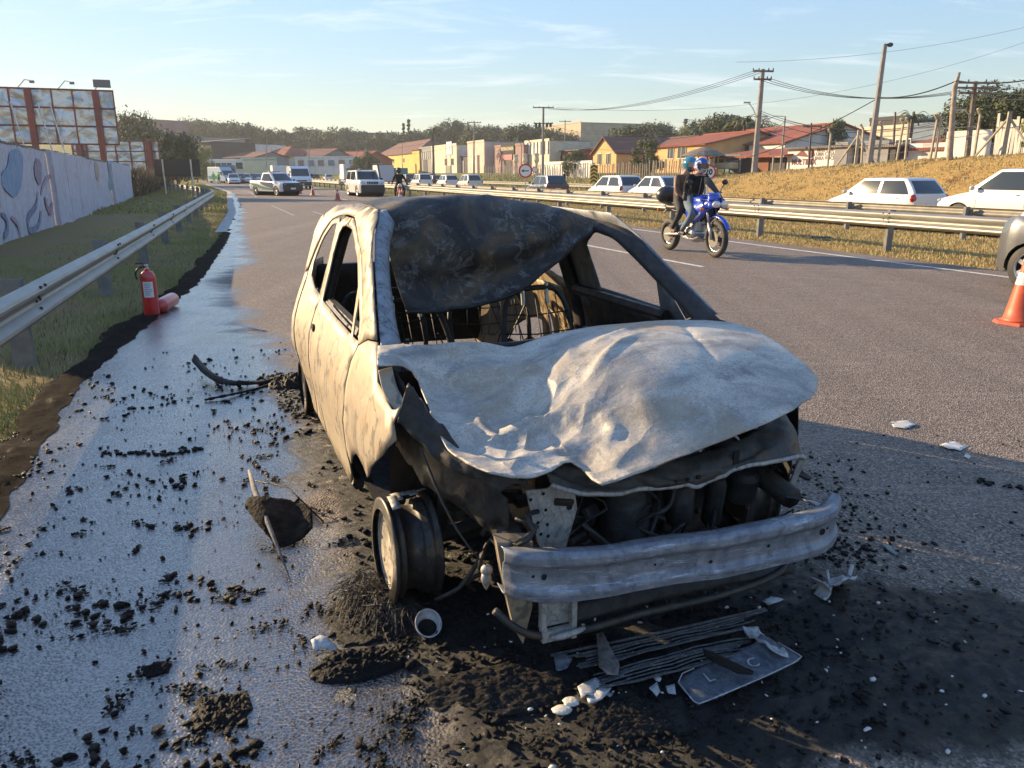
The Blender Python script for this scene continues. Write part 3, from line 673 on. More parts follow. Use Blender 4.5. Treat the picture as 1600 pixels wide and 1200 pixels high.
# inside: floor, firewall, cowl, seat frames, steering column, wires
mb = MB(); mb.grid(lambda a, b: ((a-.5)*1.5, .35+2.6*b, .20+.02*fb(a*6, b*9, 1)), 14, 22); mb.build('floor_pan', soot, car, smooth=True)
mb = MB(); mb.grid(lambda a, b: ((a-.5)*1.40, .36-.10*b+.02*fb(a*7, b*4, 2), .2+.58*b), 20, 10); mb.build('firewall', soot, car, smooth=True)
mb = MB(); mb.tube([(x, .42+.02*math.sin(x*9), .80+.012*math.sin(x*5)) for x in np.linspace(-.66, .68, 16)], .032, 8); mb.tube([(x, .30, .845+.01*math.sin(x*7)) for x in np.linspace(-.68, .66, 16)], .018, 6)
mb.build('dashboard_beam', soot, car, smooth=True)
dkm = M('seat_frame_steel', (.012, .012, .013), .55, .1, c2=(.025, .023, .022), scale=14)
def seat(cx, cy, tilt, top=.92, w=.21, wires=True, label=None):
    pts = [(cx-w, cy, .42), (cx-w*1.03, cy+tilt*.4, .60), (cx-w*.92, cy+tilt*.8, top-.12), (cx-w*.72, cy+tilt, top-.03), (cx-w*.4, cy+tilt*1.03, top), (cx+w*.4, cy+tilt*1.03, top+.005), (cx+w*.72, cy+tilt, top-.03), (cx+w*.92, cy+tilt*.8, top-.12), (cx+w*1.03, cy+tilt*.4, .60), (cx+w, cy, .42)]
    mb = MB(); mb.tube([cr1(pts, t) for t in np.linspace(0, 1, 40)], .015, 7); fr = mb.build('seat_frame', dkm, car, smooth=True, label=label)
    m2 = MB()
    for k in range(5):
        x = cx-w*.6+w*.3*k; m2.tube([(x+.02*math.sin(k*2), cy+tilt*.2, .5), (x+.01, cy+tilt*.6-.02, .66), (x, cy+tilt, top-.02)], .003, 5)
    for k in range(3): m2.tube([(cx-w*.95, cy+tilt*(.3+.2*k), .58+.1*k), (cx, cy+tilt*(.3+.2*k)+.03, .56+.1*k), (cx+w*.95, cy+tilt*(.3+.2*k), .58+.1*k)], .004, 5)
    m2.build('seat_springs', dkm, fr, smooth=True)
    for dx in (-.07, .07): m3 = MB(); m3.tube([(cx+dx, cy+tilt*.9, top-.08), (cx+dx, cy+tilt*1.05, top+.03)], .011, 6); m3.build('headrest_sleeve', galv, fr)
    m4 = MB(); m4.box((cx, cy-.24, .34), (w*2, .46, .05)); m4.build('seat_pan', soot, fr)
seat(.33, 1.16, .14, .90, .2, label='bare front seat frame behind the windscreen opening')
seat(-.36, 1.22, .16, .86)
seat(.36, 2.05, .14, .82, .26); seat(-.34, 2.05, .14, .80, .26)
mb = MB()
for k in range(26):
    x = -.62+1.25*random.random(); y = .5+1.7*random.random(); z = .35+.5*random.random()
    mb.tube([(x, y, z), (x+random.uniform(-.1, .1), y+random.uniform(-.1, .1), z-.15), (x+random.uniform(-.2, .2), y+random.uniform(-.15, .15), .25)], .004, 4)
o = mb.build('hanging_wires', dkm, car); o['kind'] = 'stuff'
mb = MB(); mb.tube([(.36, .45, .72), (.36, .75, .78)], .02, 8)
mb.build('steering_column', dkm, car, smooth=True)
# small sunlit scraps of metal in the cabin
for (x, y, z) in [(-.33, 1.5, .62), (-.38, 1.2, .55), (.05, 1.0, .66)]: mb = MB(); mb.box((x, y, z), (.02, .01, .035), M=Matrix.Rotation(random.random(), 3, 'X')); mb.build('seat_belt_buckle', galv, car)

# hood: boundary and inner control points from (bearing, height)
HB = [((590, 540), .9), ((640, 538), .905), ((700, 535), .9), ((760, 535), .885), ((800, 541), .86), ((835, 530), .885), ((870, 520), .9), ((920, 511), .915), ((980, 505), .92), ((1040, 500), .925), ((1100, 500), .92), ((1145, 504), .915), ((1180, 515), .9), ((1215, 535), .88), ((1240, 555), .86), ((1264, 574), .83), ((1279, 592), .80), ((1277, 608), .775), ((1268, 622), .775), ((1240, 640), .762), ((1200, 660), .745), ((1140, 684), .73), ((1080, 707), .712), ((1010, 733), .688), ((965, 750), .668), ((940, 757), .658), ((925, 748), .66), ((908, 730), .66), ((893, 720), .68), ((882, 721), .68), ((862, 734), .67), ((835, 745), .66), ((800, 746), .665), ((765, 738), .68), ((728, 722), .69), ((700, 700), .70), ((682, 668), .73), ((668, 630), .76), ((655, 596), .80), ((645, 580), .835), ((630, 572), .86), ((610, 571), .875), ((590, 571), .885)]
HI = [((640, 555), .895), ((700, 560), .845), ((720, 600), .775), ((770, 590), .79), ((740, 650), .715), ((800, 660), .70), ((780, 700), .685), ((850, 640), .73), ((850, 590), .80), ((870, 555), .875), ((840, 560), .835), ((900, 620), .79), ((950, 560), .895), ((1000, 600), .865), ((1000, 540), .925), ((1100, 550), .915), ((1200, 560), .89), ((900, 680), .70), ((930, 700), .69), ((950, 650), .765)]
def lf_(u, v, z):
    x, y = G(u, v, z); return carloc(x, y)
HP = [lf_(*p, z)+(z,) for p, z in HB]; HQ = [lf_(*p, z)+(z,) for p, z in HI]+[(0, .3, .895), (.25, .3, .905), (.45, .2, .915), (.2, .5, .835), (.42, .45, .84), (-.08, .5, .80), (.25, .6, .765), (.05, .62, .745)]
# pull the rear right corner on to the fender
allp = np.array(HP+HQ); A_ = allp[:, :2]; Zv = allp[:, 2]
def kern(r): return np.where(r > 1e-9, r*r*np.log(np.maximum(r, 1e-9)), 0)
n_ = len(A_); K_ = kern(np.linalg.norm(A_[:, None]-A_[None], axis=2))+np.diag(np.r_[np.full(len(HP), 1e-5), np.full(len(HQ), 4e-2)])
Pm = np.c_[np.ones(n_), A_]; SM = np.block([[K_, Pm], [Pm.T, np.zeros((3, 3))]]); sol = np.linalg.solve(SM, np.r_[Zv, 0, 0, 0])
CRP = [([(655, 585), (700, 592), (740, 612), (765, 628)], .013, .022), ([(740, 612), (745, 655), (760, 680)], -.012, .018), ([(740, 655), (790, 690), (835, 662)], .015, .022), ([(790, 600), (828, 612), (862, 580)], -.015, .016), ([(828, 612), (818, 645)], .014, .016), ([(700, 560), (760, 588), (800, 600)], .012, .02), ([(935, 578), (975, 568), (1008, 548)], .012, .014), ([(1062, 555), (1105, 598), (1128, 650)], -.012, .014), ([(880, 555), (858, 592)], -.012, .016), ([(765, 705), (850, 694), (955, 645)], .010, .025), ([(700, 692), (780, 672), (830, 682)], .012, .018), ([(860, 560), (920, 560), (960, 545)], .008, .016), ([(690, 640), (720, 665), (700, 700)], -.010, .018), ([(850, 620), (880, 650), (870, 690)], -.010, .02), ([(770, 620), (800, 640), (850, 640)], -.012, .016), ([(880, 700), (960, 690), (1040, 660)], .006, .02)]
CREASE = []
for px_, am, w in CRP:
    q = [lf_(u, v, .80) for u, v in px_]; CREASE += [(q[i][0], q[i][1], q[i+1][0], q[i+1][1], am, w) for i in range(len(q)-1)]
BD = np.array(densify([p[:2] for p in HP], .02))
def hz(l, f):
    r = np.hypot(A_[:, 0]-l, A_[:, 1]-f); z = float(kern(r)@sol[:n_]+sol[n_]+sol[n_+1]*l+sol[n_+2]*f)
    wl_ = ss(.02, -.22, l)
    # creases on the crumpled half: sharp ridges (folded noise)
    c1 = abs(noise.noise(Vector((l*3.3+f*1.2+.3, f*4.2-l*1.5, 2.2)))); c2 = abs(noise.noise(Vector((l*7+1.3, f*6.5, 5.1))))
    eb = float(np.min(np.hypot(BD[:, 0]-l, BD[:, 1]-f))); en = .12+.88*ss(.01, .12, eb)
    z += en*(wl_*(.040*(.2-c1)+.042*(.16-c2)+.012*(.2-abs(noise.noise(Vector((l*15, f*13, 1.1))))))+.006*fb(l*3, f*3, 3, 2)+.002*fb(l*10, f*10, 3, 2))
    for (ax, ay, bx_, by, am, w) in CREASE:
        ux, uy = bx_-ax, by-ay; L2 = ux*ux+uy*uy+1e-9; t = max(0, min(1, ((l-ax)*ux+(f-ay)*uy)/L2)); dd = math.hypot(l-ax-t*ux, f-ay-t*uy)
        if dd < w*4: z += en*am*math.exp(-dd/w)*(.6+.4*math.sin(PI*t))
    # one long crease on the smooth half
    d = (l-.35)*.55+(f-.12)*-.83*-1
    u = (l-.28)*.8-(f-.05)*.6; z -= en*.016*math.exp(-(u/.016)**2)*ss(.05, .2, f)*(1-ss(.35, .5, f))
    d1 = (l-.02)*.5+(f-.18)*.86; z += en*.02*math.exp(-(d1/.022)**2)*math.exp(-((l-.0)/.14)**2)
    return z
mb = MB(); sheet(mb, [p[:2] for p in HP], [], .0135, lambda l, f: (l, -f, hz(l, f)))
hood = mb.build('hood', hoodm, car, smooth=True, auto=34, solid=.005, label='buckled ash white hood with a torn front corner')

# front bumper beam
def beam(a, b):
    cpts = [(-.575, .61, .380), (-.54, .655, .378), (-.45, .69, .374), (-.3, .728, .376), (-.1, .755, .382), (.1, .778, .386), (.3, .785, .39), (.44, .775, .392), (.52, .752, .395), (.585, .705, .398)]
    p = cr1(cpts, a)
    prof = [(-.055, -.07), (-.01, -.078), (.004, -.07), (.006, -.045), (-.008, -.03), (-.010, 0), (-.008, .022), (.006, .036), (.004, .062), (-.01, .072), (-.055, .066)]
    i = b*(len(prof)-1); k = min(int(i), len(prof)-2); t = i-k
    d = prof[k][0]*(1-t)+prof[k+1][0]*t; z = prof[k][1]*(1-t)+prof[k+1][1]*t
    sc = 1+.10*math.exp(-((a-.22)/.1)**2)
    return (p[0], -(p[1]+d+.004*fb(p[0]*5, z*9, 3)), p[2]+z*sc+.006*fb(p[0]*4, 0, 8))
beamm = burnt('scaled_zinc_steel', (.26, .28, .31), (.15, .165, .195), (.07, .075, .085), swirl=5, metal=.35, bmp=.35, darkamt=.55, vein=0)
def scratch(m, col=(.50, .53, .58), amt=.75, dk=(.06, .062, .07)):
    N = m.node_tree.nodes; L = m.node_tree.links; B = N['Principled BSDF']; v = coords(N); old = B.inputs['Base Color'].links[0].from_socket
    c = mix(N, L, ramp(N, L, noise_node(N, L, v, 7, 8, .85, 0, stretch=(1, 1, 7)), [(.54, 0), (.63, amt)]), old, col); c = mix(N, L, ramp(N, L, noise_node(N, L, v, 30, 6, .8), [(.58, 0), (.68, .7)]), c, dk); L.new(c, B.inputs['Base Color'])
scratch(beamm)
mb = MB(); mb.grid(beam, 70, 31); bm_ = mb.build('bumper_beam', beamm, car, smooth=True, solid=.004, auto=50)
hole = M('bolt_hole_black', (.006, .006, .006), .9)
mb = MB()
for a, b, r in ((.20, .5, .010), (.165, .5, .005), (.80, .5, .012), (.835, .52, .005), (.52, .45, .006), (.63, .5, .006), (.42, .5, .004)):
    p = beam(a, b); mb.lathe([(0, 0), (r, 0)], 12, Matrix.Translation((p[0], p[1]-.0025, p[2]))@Matrix.Rotation(PI/2, 4, 'X'), cap=False)
mb.build('bolt_hole', hole, bm_)
# end brackets behind the beam
mb = MB(); mb.grid(lambda a, b: (.50+.06*a, -(.735-.25*b), .43-.02*a+.015*math.sin(b*5)), 5, 8); mb.build('beam_bracket', beamm, car, smooth=True, solid=.006)
crash = burnt('pale_bracket_steel', (.42, .40, .37), (.26, .26, .25), (.1, .1, .1), swirl=9, bmp=.3)
mb = MB()
mb.prism([(-.585, .46), (-.56, .30), (-.53, .16), (-.50, .10), (-.47, .22), (-.47, .44)], lambda p: (p[0], -.58, p[1]), lambda p: (p[0]+.01, -.52, p[1]))
mb.build('crash_box', gold, car)
mb = MB()
mb.box((-.455, -.63, .225), (.016, .02, .18)); mb.box((-.36, -.64, .22), (.016, .02, .18)); mb.box((-.408, -.635, .15), (.11, .02, .035)); mb.box((-.408, -.615, .23), (.11, .006, .12)); mb.box((-.408, -.63, .29), (.11, .02, .05))
mb.build('lower_bracket', crash, car)
# perforated plate right of the frame rail
mb = MB()
plt = [(-.455, .60), (-.385, .60), (-.325, .655), (-.30, .60), (-.292, .52), (-.325, .38), (-.39, .37), (-.42, .42)]
fpl = lambda dy: (lambda p: (p[0]+.005*math.sin(p[1]*30), -.50-dy-.10*(p[0]+.4), p[1]-.03))
mb.prism(plt, fpl(.004), fpl(-.004)); pp = mb.build('perforated_plate', crash, car, bevel=.002)
mb = MB()
for k in range(9): 
    x, z = [(-.44, .57), (-.40, .585), (-.425, .53), (-.395, .53), (-.425, .49), (-.395, .48), (-.415, .45), (-.39, .44), (-.34, .60)][k]
    q = fpl(.0062)((x, z)); mb.lathe([(0, 0), (.006, 0)], 8, Matrix.Translation(q)@Matrix.Rotation(PI/2, 4, 'X'), cap=False)
q = fpl(.0065)((-.318, .53)); mb.lathe([(0, 0), (.010, 0)], 10, Matrix.Translation(q)@Matrix.Rotation(PI/2, 4, 'X'), cap=False)
mb.build('bolt_hole', hole, pp)
# frame rails, inner fender strips, cowl strips
mb = MB(); mb.tube([(-.60, 0.05, .46), (-.56, -.15, .45), (-.50, -.38, .42), (-.50, -.56, .40)], [.05, .05, .045, .04], 8); mb.build('frame_rail', sootb, car, smooth=True); mb = MB(); mb.tube([(.58, .05, .46), (.56, -.2, .44), (.52, -.55, .41)], [.05, .05, .04], 8)
mb.build('frame_rail', sootb, car, smooth=True)
def ribbon(name, pts, w, mat, th=.004, label=None, wave=0, tilt=(0, 0, 1)):
    mb = MB(); t_ = Vector(tilt).normalized()
    def fn(a, b):
        p = Vector(cr1(pts, a)); ww = float(np.interp(a, np.linspace(0, 1, len(w)), w)) if isinstance(w, (list, tuple)) else w
        n = t_; return p+n*ww*(b-.5)+Vector((0, wave*fb(a*6, b*3, 3), wave*fb(a*7, b*2, 5)))
    mb.grid(fn, 40, 7); return mb.build(name, mat, car, smooth=True, solid=th, label=label)
ribbon('headlight_panel', [(-.76, -.20, .80), (-.70, -.28, .72), (-.64, -.40, .66), (-.56, -.50, .63), (-.48, -.55, .615)], [.13, .10, .07, .05, .03], sootb, .006, wave=.02, tilt=(.35, .2, .9))
ribbon('fender_flange', [(-.765, .02, .86), (-.765, -.06, .80), (-.735, -.16, .735), (-.705, -.21, .70)], [.05, .05, .045, .05], gold, .004, tilt=(1, .1, .15))
ribbon('inner_wing_panel', [(-.70, .2, .66), (-.68, -.1, .62), (-.60, -.35, .56), (-.52, -.5, .5)], [.3, .28, .2, .1], soot, .005, wave=.03)
ribbon('inner_wing_panel', [(.68, .2, .66), (.66, -.1, .60), (.60, -.35, .56), (.55, -.5, .5)], [.3, .3, .24, .2], soot, .005, wave=.03)
# radiator support: crumpled sheet under the hood lip
top_ = [(-.42, -.50, .66), (-.33, -.52, .655), (-.2, -.54, .63), (0, -.55, .62), (.2, -.54, .635), (.4, -.50, .66), (.56, -.40, .69), (.62, -.30, .70)]
bot_ = [(-.40, -.555, .605), (-.30, -.60, .575), (-.12, -.60, .563), (.02, -.60, .552), (.07, -.60, .545), (.18, -.60, .565), (.31, -.60, .585), (.47, -.60, .585), (.60, -.50, .53)]
def rs_(a, b):
    p = cr1(top_, a); q = cr1(bot_, a); r = p*(1-b)+q*b
    return (r[0], r[1]-.03*math.sin(b*PI)*(1 if a > .3 else .3)+.012*fb(a*9, b*3, 6), r[2]+.012*fb(a*8, b*3, 2))
olive = burnt('olive_soot_steel', (.055, .052, .044), (.032, .03, .027), (.018, .018, .017), swirl=5, bmp=.3, rust=(.10, .06, .035))
mb = MB(); mb.grid(rs_, 60, 12); rsup = mb.build('radiator_support', olive, car, smooth=True, solid=.004)
mb = MB(); mb.tube([(lambda p: (p[0], p[1], p[2]))(rs_(a, 1)) for a in np.linspace(0, 1, 50)], .008, 6); mb.build('support_lip', crash, rsup, smooth=True)
mb = MB()
for a, b, w, h in ((.62, .35, .022, .045), (.45, .55, .010, .012), (.5, .55, .012, .012), (.40, .5, .008, .01)):
    p = rs_(a, b); mb.box((p[0], p[1]-.008, p[2]), (w, .006, h))
mb.build('support_slot', hole, rsup)
ribbon('headlight_bracket', [(.60, -.50, .53), (.60, -.47, .44), (.585, -.46, .36), (.60, -.46, .33)], [.035, .03, .03, .05], crash, .006, tilt=(1, 0, 0))
# engine bay
eng = T  # (parts below hang on the car)
def dk(*a): return M('engine_grime', (.014, .014, .015), .6, .3, c2=(.04, .038, .036), scale=12, bmp=.6, bscale=30)
egm = dk(); egl = M('engine_alloy_grime', (.05, .052, .056), .55, .4, c2=(.02, .021, .023), scale=9, bmp=.6, bscale=25)
mb = MB()
mb.lathe([(.07, .22), (.085, .26), (.095, .32), (.09, .38), (.075, .44), (.07, .50), (.075, .53), (.05, .56), (0, .57)], 20, Matrix.Translation((-.075, -.44, 0)))
mb.build('catalyst_canister', egl, car, smooth=True)
mb = MB(); mb.box((-.02, -.12, .38), (.62, .34, .34)); mb.box((.0, -.08, .58), (.46, .24, .08)); mb.box((.28, -.16, .34), (.26, .3, .26))
mb.build('engine_block', egm, car, bevel=.02)
mb = MB()
for k in range(9):
    mb.lathe([(.062, 0), (.066, .004), (.062, .008)], 18, Matrix.Translation((-.235, -.36-.0, .40))@Matrix.Rotation(PI/2, 4, 'Y')@Matrix.Translation((0, 0, k*.011-.05)))
mb.lathe([(.045, -.07), (.058, -.06), (.058, .06), (.045, .07)], 18, Matrix.Translation((-.235, -.36, .40))@Matrix.Rotation(PI/2, 4, 'Y'))
mb.build('alternator', egm, car, smooth=True, auto=40)
mb = MB()
for k in range(4): mb.tube([(.03+k*.06, -.28, .52), (.03+k*.06, -.38, .50), (.02+k*.05, -.42, .42), (-.02+k*.02, -.44, .36)], .020, 8)
mb.build('exhaust_manifold', sootb, car, smooth=True)
mb = MB()
for k in range(34):
    x = random.uniform(-.5, .52); y = -random.uniform(.2, .5); z = random.uniform(.28, .52)
    mb.box((x, y, z), (random.uniform(.02, .08), random.uniform(.02, .05), random.uniform(.02, .07)), M=Matrix.Rotation(random.random()*2, 3, Vector((random.random(), random.random(), random.random()))))
o = mb.build('burnt_engine_parts', egm, car, bevel=.006); o['kind'] = 'stuff'
mb = MB()
for k in range(30):
    x = random.uniform(-.55, .55); y = -random.uniform(.3, .58); z = random.uniform(.30, .55); q = [Vector((x, y, z))]
    for j in range(5): q.append(q[-1]+Vector((random.uniform(-.09, .09), random.uniform(-.05, .05), random.uniform(-.09, .05))))
    mb.tube([cr1(q, t) for t in np.linspace(0, 1, 12)], random.choice((.003, .005, .008)), 5)
o = mb.build('burnt_hoses', egm, car, smooth=True); o['kind'] = 'stuff'
for (x, y, z, r, h) in ((.12, -.46, .42, .05, .14), (.27, -.45, .40, .035, .18), (.42, -.40, .42, .06, .12)):
    mb = MB(); mb.lathe([(r*.8, -h/2), (r, -h/2+.01), (r, h/2-.02), (r*.7, h/2), (0, h/2)], 14, Matrix.Translation((x, y, z))@Matrix.Rotation(.5*x, 4, 'X')); mb.build('engine_canister', egm, car, smooth=True, auto=40)
# torn cable dangling with a pale connector near the wheel
mb = MB(); mb.tube([cr1([(-.72, -.25, .66), (-.70, -.36, .56), (-.665, -.42, .46), (-.62, -.47, .38), (-.585, -.49, .34)], t) for t in np.linspace(0, 1, 20)], [.0055-.004*abs(t-.2) for t in np.linspace(0, 1, 20)], 6)
mb.build('dangling_cable', sootb, car, smooth=True)
mb = MB(); mb.ball((-.585, -.49, .325), (.02, .018, .018)); mb.lathe([(.014, 0), (.018, -.02), (.006, -.05), (0, -.06)], 8, Matrix.Translation((-.587, -.49, .315))); mb.build('melted_connector', crash, car, smooth=True)
mb = MB(); mb.tube([cr1([(-.50, -.45, .40), (-.54, -.52, .36), (-.53, -.56, .38)], t) for t in np.linspace(0, 1, 8)], .005, 5); mb.build('brake_pipe', sootb, car)
# lower cross bars
mb = MB(); mb.tube([cr1([(-.60, -.60, .25), (-.54, -.62, .19), (-.46, -.63, .15), (-.30, -.64, .145), (-.1, -.62, .14), (.2, -.62, .14), (.45, -.60, .16), (.55, -.55, .22)], t) for t in np.linspace(0, 1, 40)], .012, 7); mb.build('lower_crossbar', olive, car, smooth=True)
mb = MB(); mb.grid(lambda a, b: (-.40+.92*a, -(.57+.03*b), .19+.02*math.sin(a*3)-.05*b+.006*fb(a*9, b, 1)), 30, 5); mb.build('lower_air_guide', soot, car, smooth=True, solid=.004)
mb = MB(); mb.tube([cr1([(-.44, -.66, .155), (-.38, -.665, .16), (-.33, -.66, .165)], t) for t in np.linspace(0, 1, 8)], [.006, .01, .012, .012, .011, .01, .009, .006], 6); mb.build('bent_clip', crash, car, smooth=True)
# wheels: bare steel rims, tyres burnt away
rimdark = burnt('burnt_rim_steel', (.028, .028, .03), (.06, .05, .042), (.012, .012, .012), rough=.45, swirl=6, metal=.4, rust=(.16, .10, .05))
rimface = burnt('burnt_rim_face', (.50, .43, .33), (.34, .29, .22), (.12, .10, .08), swirl=8, bmp=.2)
def rim(loc, rz=0, cam=0):
    e = bpy.data.objects.new('wheel', None)
    mb = MB(); prof = [(.150, -.01), (.184, -.006), (.192, -.002), (.192, .006), (.182, .011), (.172, .012), (.172, .030), (.176, .034), (.172, .038), (.166, .042), (.152, .052), (.148, .07), (.150, .098), (.164, .106), (.170, .112), (.170, .130), (.175, .134), (.170, .140), (.174, .150), (.190, .156), (.191, .164), (.155, .165)]
    R_ = Matrix.Rotation(PI/2, 4, 'Y')
    mb.lathe(prof, 48, R_, cap=False)
    w = mb.build('wheel', rimdark, car, smooth=True, label='bare burnt steel wheel'); w.location = loc; w.rotation_euler = (0, cam, rz)
    m2 = MB(); m2.lathe([(.0, .018), (.03, .018), (.05, .030), (.075, .034), (.10, .024), (.125, .018), (.146, .030), (.152, .012)], 40, R_, cap=False); m2.build('rim_disc', rimface, w, smooth=True, solid=.004)
    m3 = MB()
    for k in range(8): t = k*PI/4; m3.lathe([(0, 0), (.011, 0)], 10, R_@Matrix.Translation((.117*math.cos(t), .117*math.sin(t), .0165)), cap=False)
    for k in range(4): t = k*PI/2+.4; m3.lathe([(0, 0), (.007, 0)], 8, R_@Matrix.Translation((.05*math.cos(t), .05*math.sin(t), .0275)), cap=False)
    m3.build('rim_hole', hole, w, fixn=False)
    m4 = MB(); m4.lathe([(.0, .06), (.12, .06), (.12, .085), (0, .085)], 24, R_); m4.build('brake_disc', sootb, w)
    return w
rim((-.80, 0, .195), .03, .03)
rim((-.80, 2.44, .19)); w = rim((.80, 0.0, .19), PI); w = rim((.80, 2.44, .19), PI)
mb = MB(); mb.tube([(-.64, .02, .2), (0, .1, .24), (.64, .02, .2)], .03, 8); mb.tube([(-.6, 0, .25), (-.52, .05, .62)], .035, 8); mb.build('front_axle', soot, car)
mb = MB(); mb.tube([(-.64, 2.44, .2), (.64, 2.44, .2)], .04, 8); mb.build('rear_axle', soot, car)
for q in (-.74, .74): mb = MB(); mb.tube([(q, .85, .11), (q, 1.95, .11)], .03, 6); mb.build('sill', soot, car)
# burnt fibres of the tyre clinging to the near front wheel
mb = MB()
for k in range(7):
    t = 1.2+.3*k*random.random()
    mb.grid(lambda a, b: (-.80+.02+.03*a+.025*k*.8, (.19+.004)*math.cos(t+b*.5)*-1*.97, .195+.196*math.sin(t+b*.5)+.004*a), 3, 6)
mb.build('tyre_scrap', crash, car, smooth=True, solid=.002)
# door handle recess and rear-door pull
mb = MB(); p = sideR()(-1.60, .715); mb.ball((p[0]-.004, p[1], p[2]), (.010, .045, .022)); mb.build('handle_recess', hole, car, smooth=True)
mb = MB(); mb.tube([(-(xsd(f, z)+.004), -f, z) for f, z in ((-.78, .872), (-.95, .872), (-1.2, .876), (-1.4, .88))], .006, 5); mb.build('window_trim', crash, car)
# ================================================================= GUARDRAILS
def text_mb(mb, s, size, fn, align='CENTER', bold=0):
    cu = bpy.data.curves.new('lettering', 'FONT'); cu.body = s; cu.size = size; cu.align_x = align; cu.align_y = 'CENTER'; cu.resolution_u = 2; cu.offset = bold
    o = bpy.data.objects.new('lettering', cu); COL.objects.link(o); dg = bpy.context.evaluated_depsgraph_get()
    me = bpy.data.meshes.new_from_object(o.evaluated_get(dg))
    mb.add([fn(v.co.x, v.co.y) for v in me.vertices], [tuple(p.vertices) for p in me.polygons])
    bpy.data.objects.remove(o); bpy.data.meshes.remove(me); bpy.data.curves.remove(cu)
WPROF = [(0, .155), (.012, .15), (.070, .118), (.082, .095), (.078, .072), (.018, .022), (.008, 0), (.018, -.022), (.078, -.072), (.082, -.095), (.070, -.118), (.012, -.15), (0, -.155)]
def polyline_at(pts, d):
    for i in range(len(pts)-1):
        L_ = (Vector(pts[i+1])-Vector(pts[i])).length
        if d <= L_ or i == len(pts)-2:
            t = (Vector(pts[i+1])-Vector(pts[i]))/L_; return Vector(pts[i])+t*d, t
        d -= L_
railm = M('weathered_galvanised_rail', (.20, .20, .18), .45, .4, c2=(.30, .29, .26), scale=2.2, amt=.8, bmp=.08, bscale=8, stretch=(1, 1, 4))
rail_dirty = M('dirty_rail_back', (.19, .18, .155), .6, .2, c2=(.26, .24, .205), scale=4, bmp=.1)
postm = M('dull_grey_post', (.13, .135, .135), .75, .1, c2=(.20, .195, .18), scale=6, bmp=.1)
def guardrail(name, label, line, total, ztop, side, spacing=4.0, off=0, group=None, postdx=.16, near=True, mat=None, z0=lambda x, y: 0, post_h=None):
    """side=+1: the corrugated face looks to the right of the line direction"""
    p0, _ = polyline_at(line, 0)
    t = T(name, label, 'guardrail', (p0.x, p0.y, 0), 0, group); mat = mat or railm
    zc = ztop-.155; k = 0; d = off
    while d < total:
        e = min(d+spacing, total); mb = MB(); nn = 5 if near else 3
        vs = []; 
        for j in range(nn):
            q = d-.10+(e-d+.14)*j/(nn-1); p, dr = polyline_at(line, max(0, q)); nrm = Vector((dr.y, -dr.x))*side; lift = .004*(k % 2)
            for (a, z) in WPROF: vs.append((p.x+nrm.x*(a+lift)-p0.x, p.y+nrm.y*(a+lift)-p0.y, zc+z+z0(p.x, p.y)))
        w = len(WPROF); mb.add(vs, [(j*w+i, j*w+i+1, (j+1)*w+i+1, (j+1)*w+i) for j in range(nn-1) for i in range(w-1)])
        r = mb.build('rail_panel', mat, t, solid=.005)
        p, dr = polyline_at(line, d); nrm = Vector((dr.y, -dr.x))*side; ang = math.atan2(dr.y, dr.x); zz = z0(p.x, p.y)
        b = p-nrm*postdx; mb = MB()
        for (u, v, du, dv) in ((0, 0, .012, .15), (.035, -.07, .07, .012), (.035, .07, .07, .012)):
            c_ = Matrix.Rotation(ang, 2)@Vector((u, v)); mb.box((b.x+c_.x-p0.x, b.y+c_.y-p0.y, (ztop+.02)/2+zz-.12), (du, dv, ztop+.02+.24), rz=ang)
        mb.build('post', postm, t)
        b = p-nrm*(postdx*.45); mb = MB()
        c_ = Matrix.Rotation(ang, 2)@Vector((0, 0))
        mb.box((b.x-p0.x, b.y-p0.y, zc+zz), (.10, postdx*.62, .22), rz=ang); mb.build('spacer_block', postm, t)
        if near and d < 26:
            mb = MB()
            for (du, dz) in ((-.13, .045), (-.13, -.05), (-.06, .0), (.06, .0), (.02, .118), (-.13, .118)):
                q, _ = polyline_at(line, d+du+.0001 if d+du > 0 else .001); a = np.interp(dz, [x[1] for x in WPROF[::-1]], [x[0] for x in WPROF[::-1]])+.008
                mb.ball((q.x+nrm.x*a-p0.x, q.y+nrm.y*a-p0.y, zc+dz+zz), (.016, .016, .016), 6, 4)
            o = mb.build('bolts', rubber, r); o['kind'] = 'stuff'
        d += spacing; k += 1
    return t
LR = [G(0, 465, .66), G(90, 420, .66), G(240, 345, .66), G(333, 297, .66)]
v0 = Vector(LR[0]); v1 = Vector(LR[1]); LR = [tuple(v0-(v1-v0).normalized()*8.2)]+LR
e_ = Vector(LR[-1]); LR += [tuple(e_+Vector((-5.6, 12))), tuple(e_+Vector((-17, 34))), tuple(e_+Vector((-37, 66)))]
guardrail('guardrail', 'long galvanised guardrail on steel posts along the left verge, nearest the camera', LR, 112, .66, 1, 4.0, 1.1, 'guardrails')
def nline(n, s0, s1): return [NS(n, s0), NS(n, s1)]
guardrail('guardrail', 'galvanised guardrail on the median, facing the near road behind the motorcycle', nline(12.75, -8, 170), 175, .77, -1, 4.0, 0, 'guardrails', near=True)
guardrail('guardrail', 'second median guardrail with square spacer blocks, seen from behind', nline(18.4, -8, 170), 175, .76, 1, 4.0, 2.6, 'guardrails', near=False, mat=rail_dirty, z0=lambda x, y: -.10)
guardrail('guardrail', 'farther guardrail beyond the far road in front of the shops', nline(29.2, 42, 170), 120, .7, -1, 4.0, 0, 'guardrails', near=False, mat=rail_dirty)

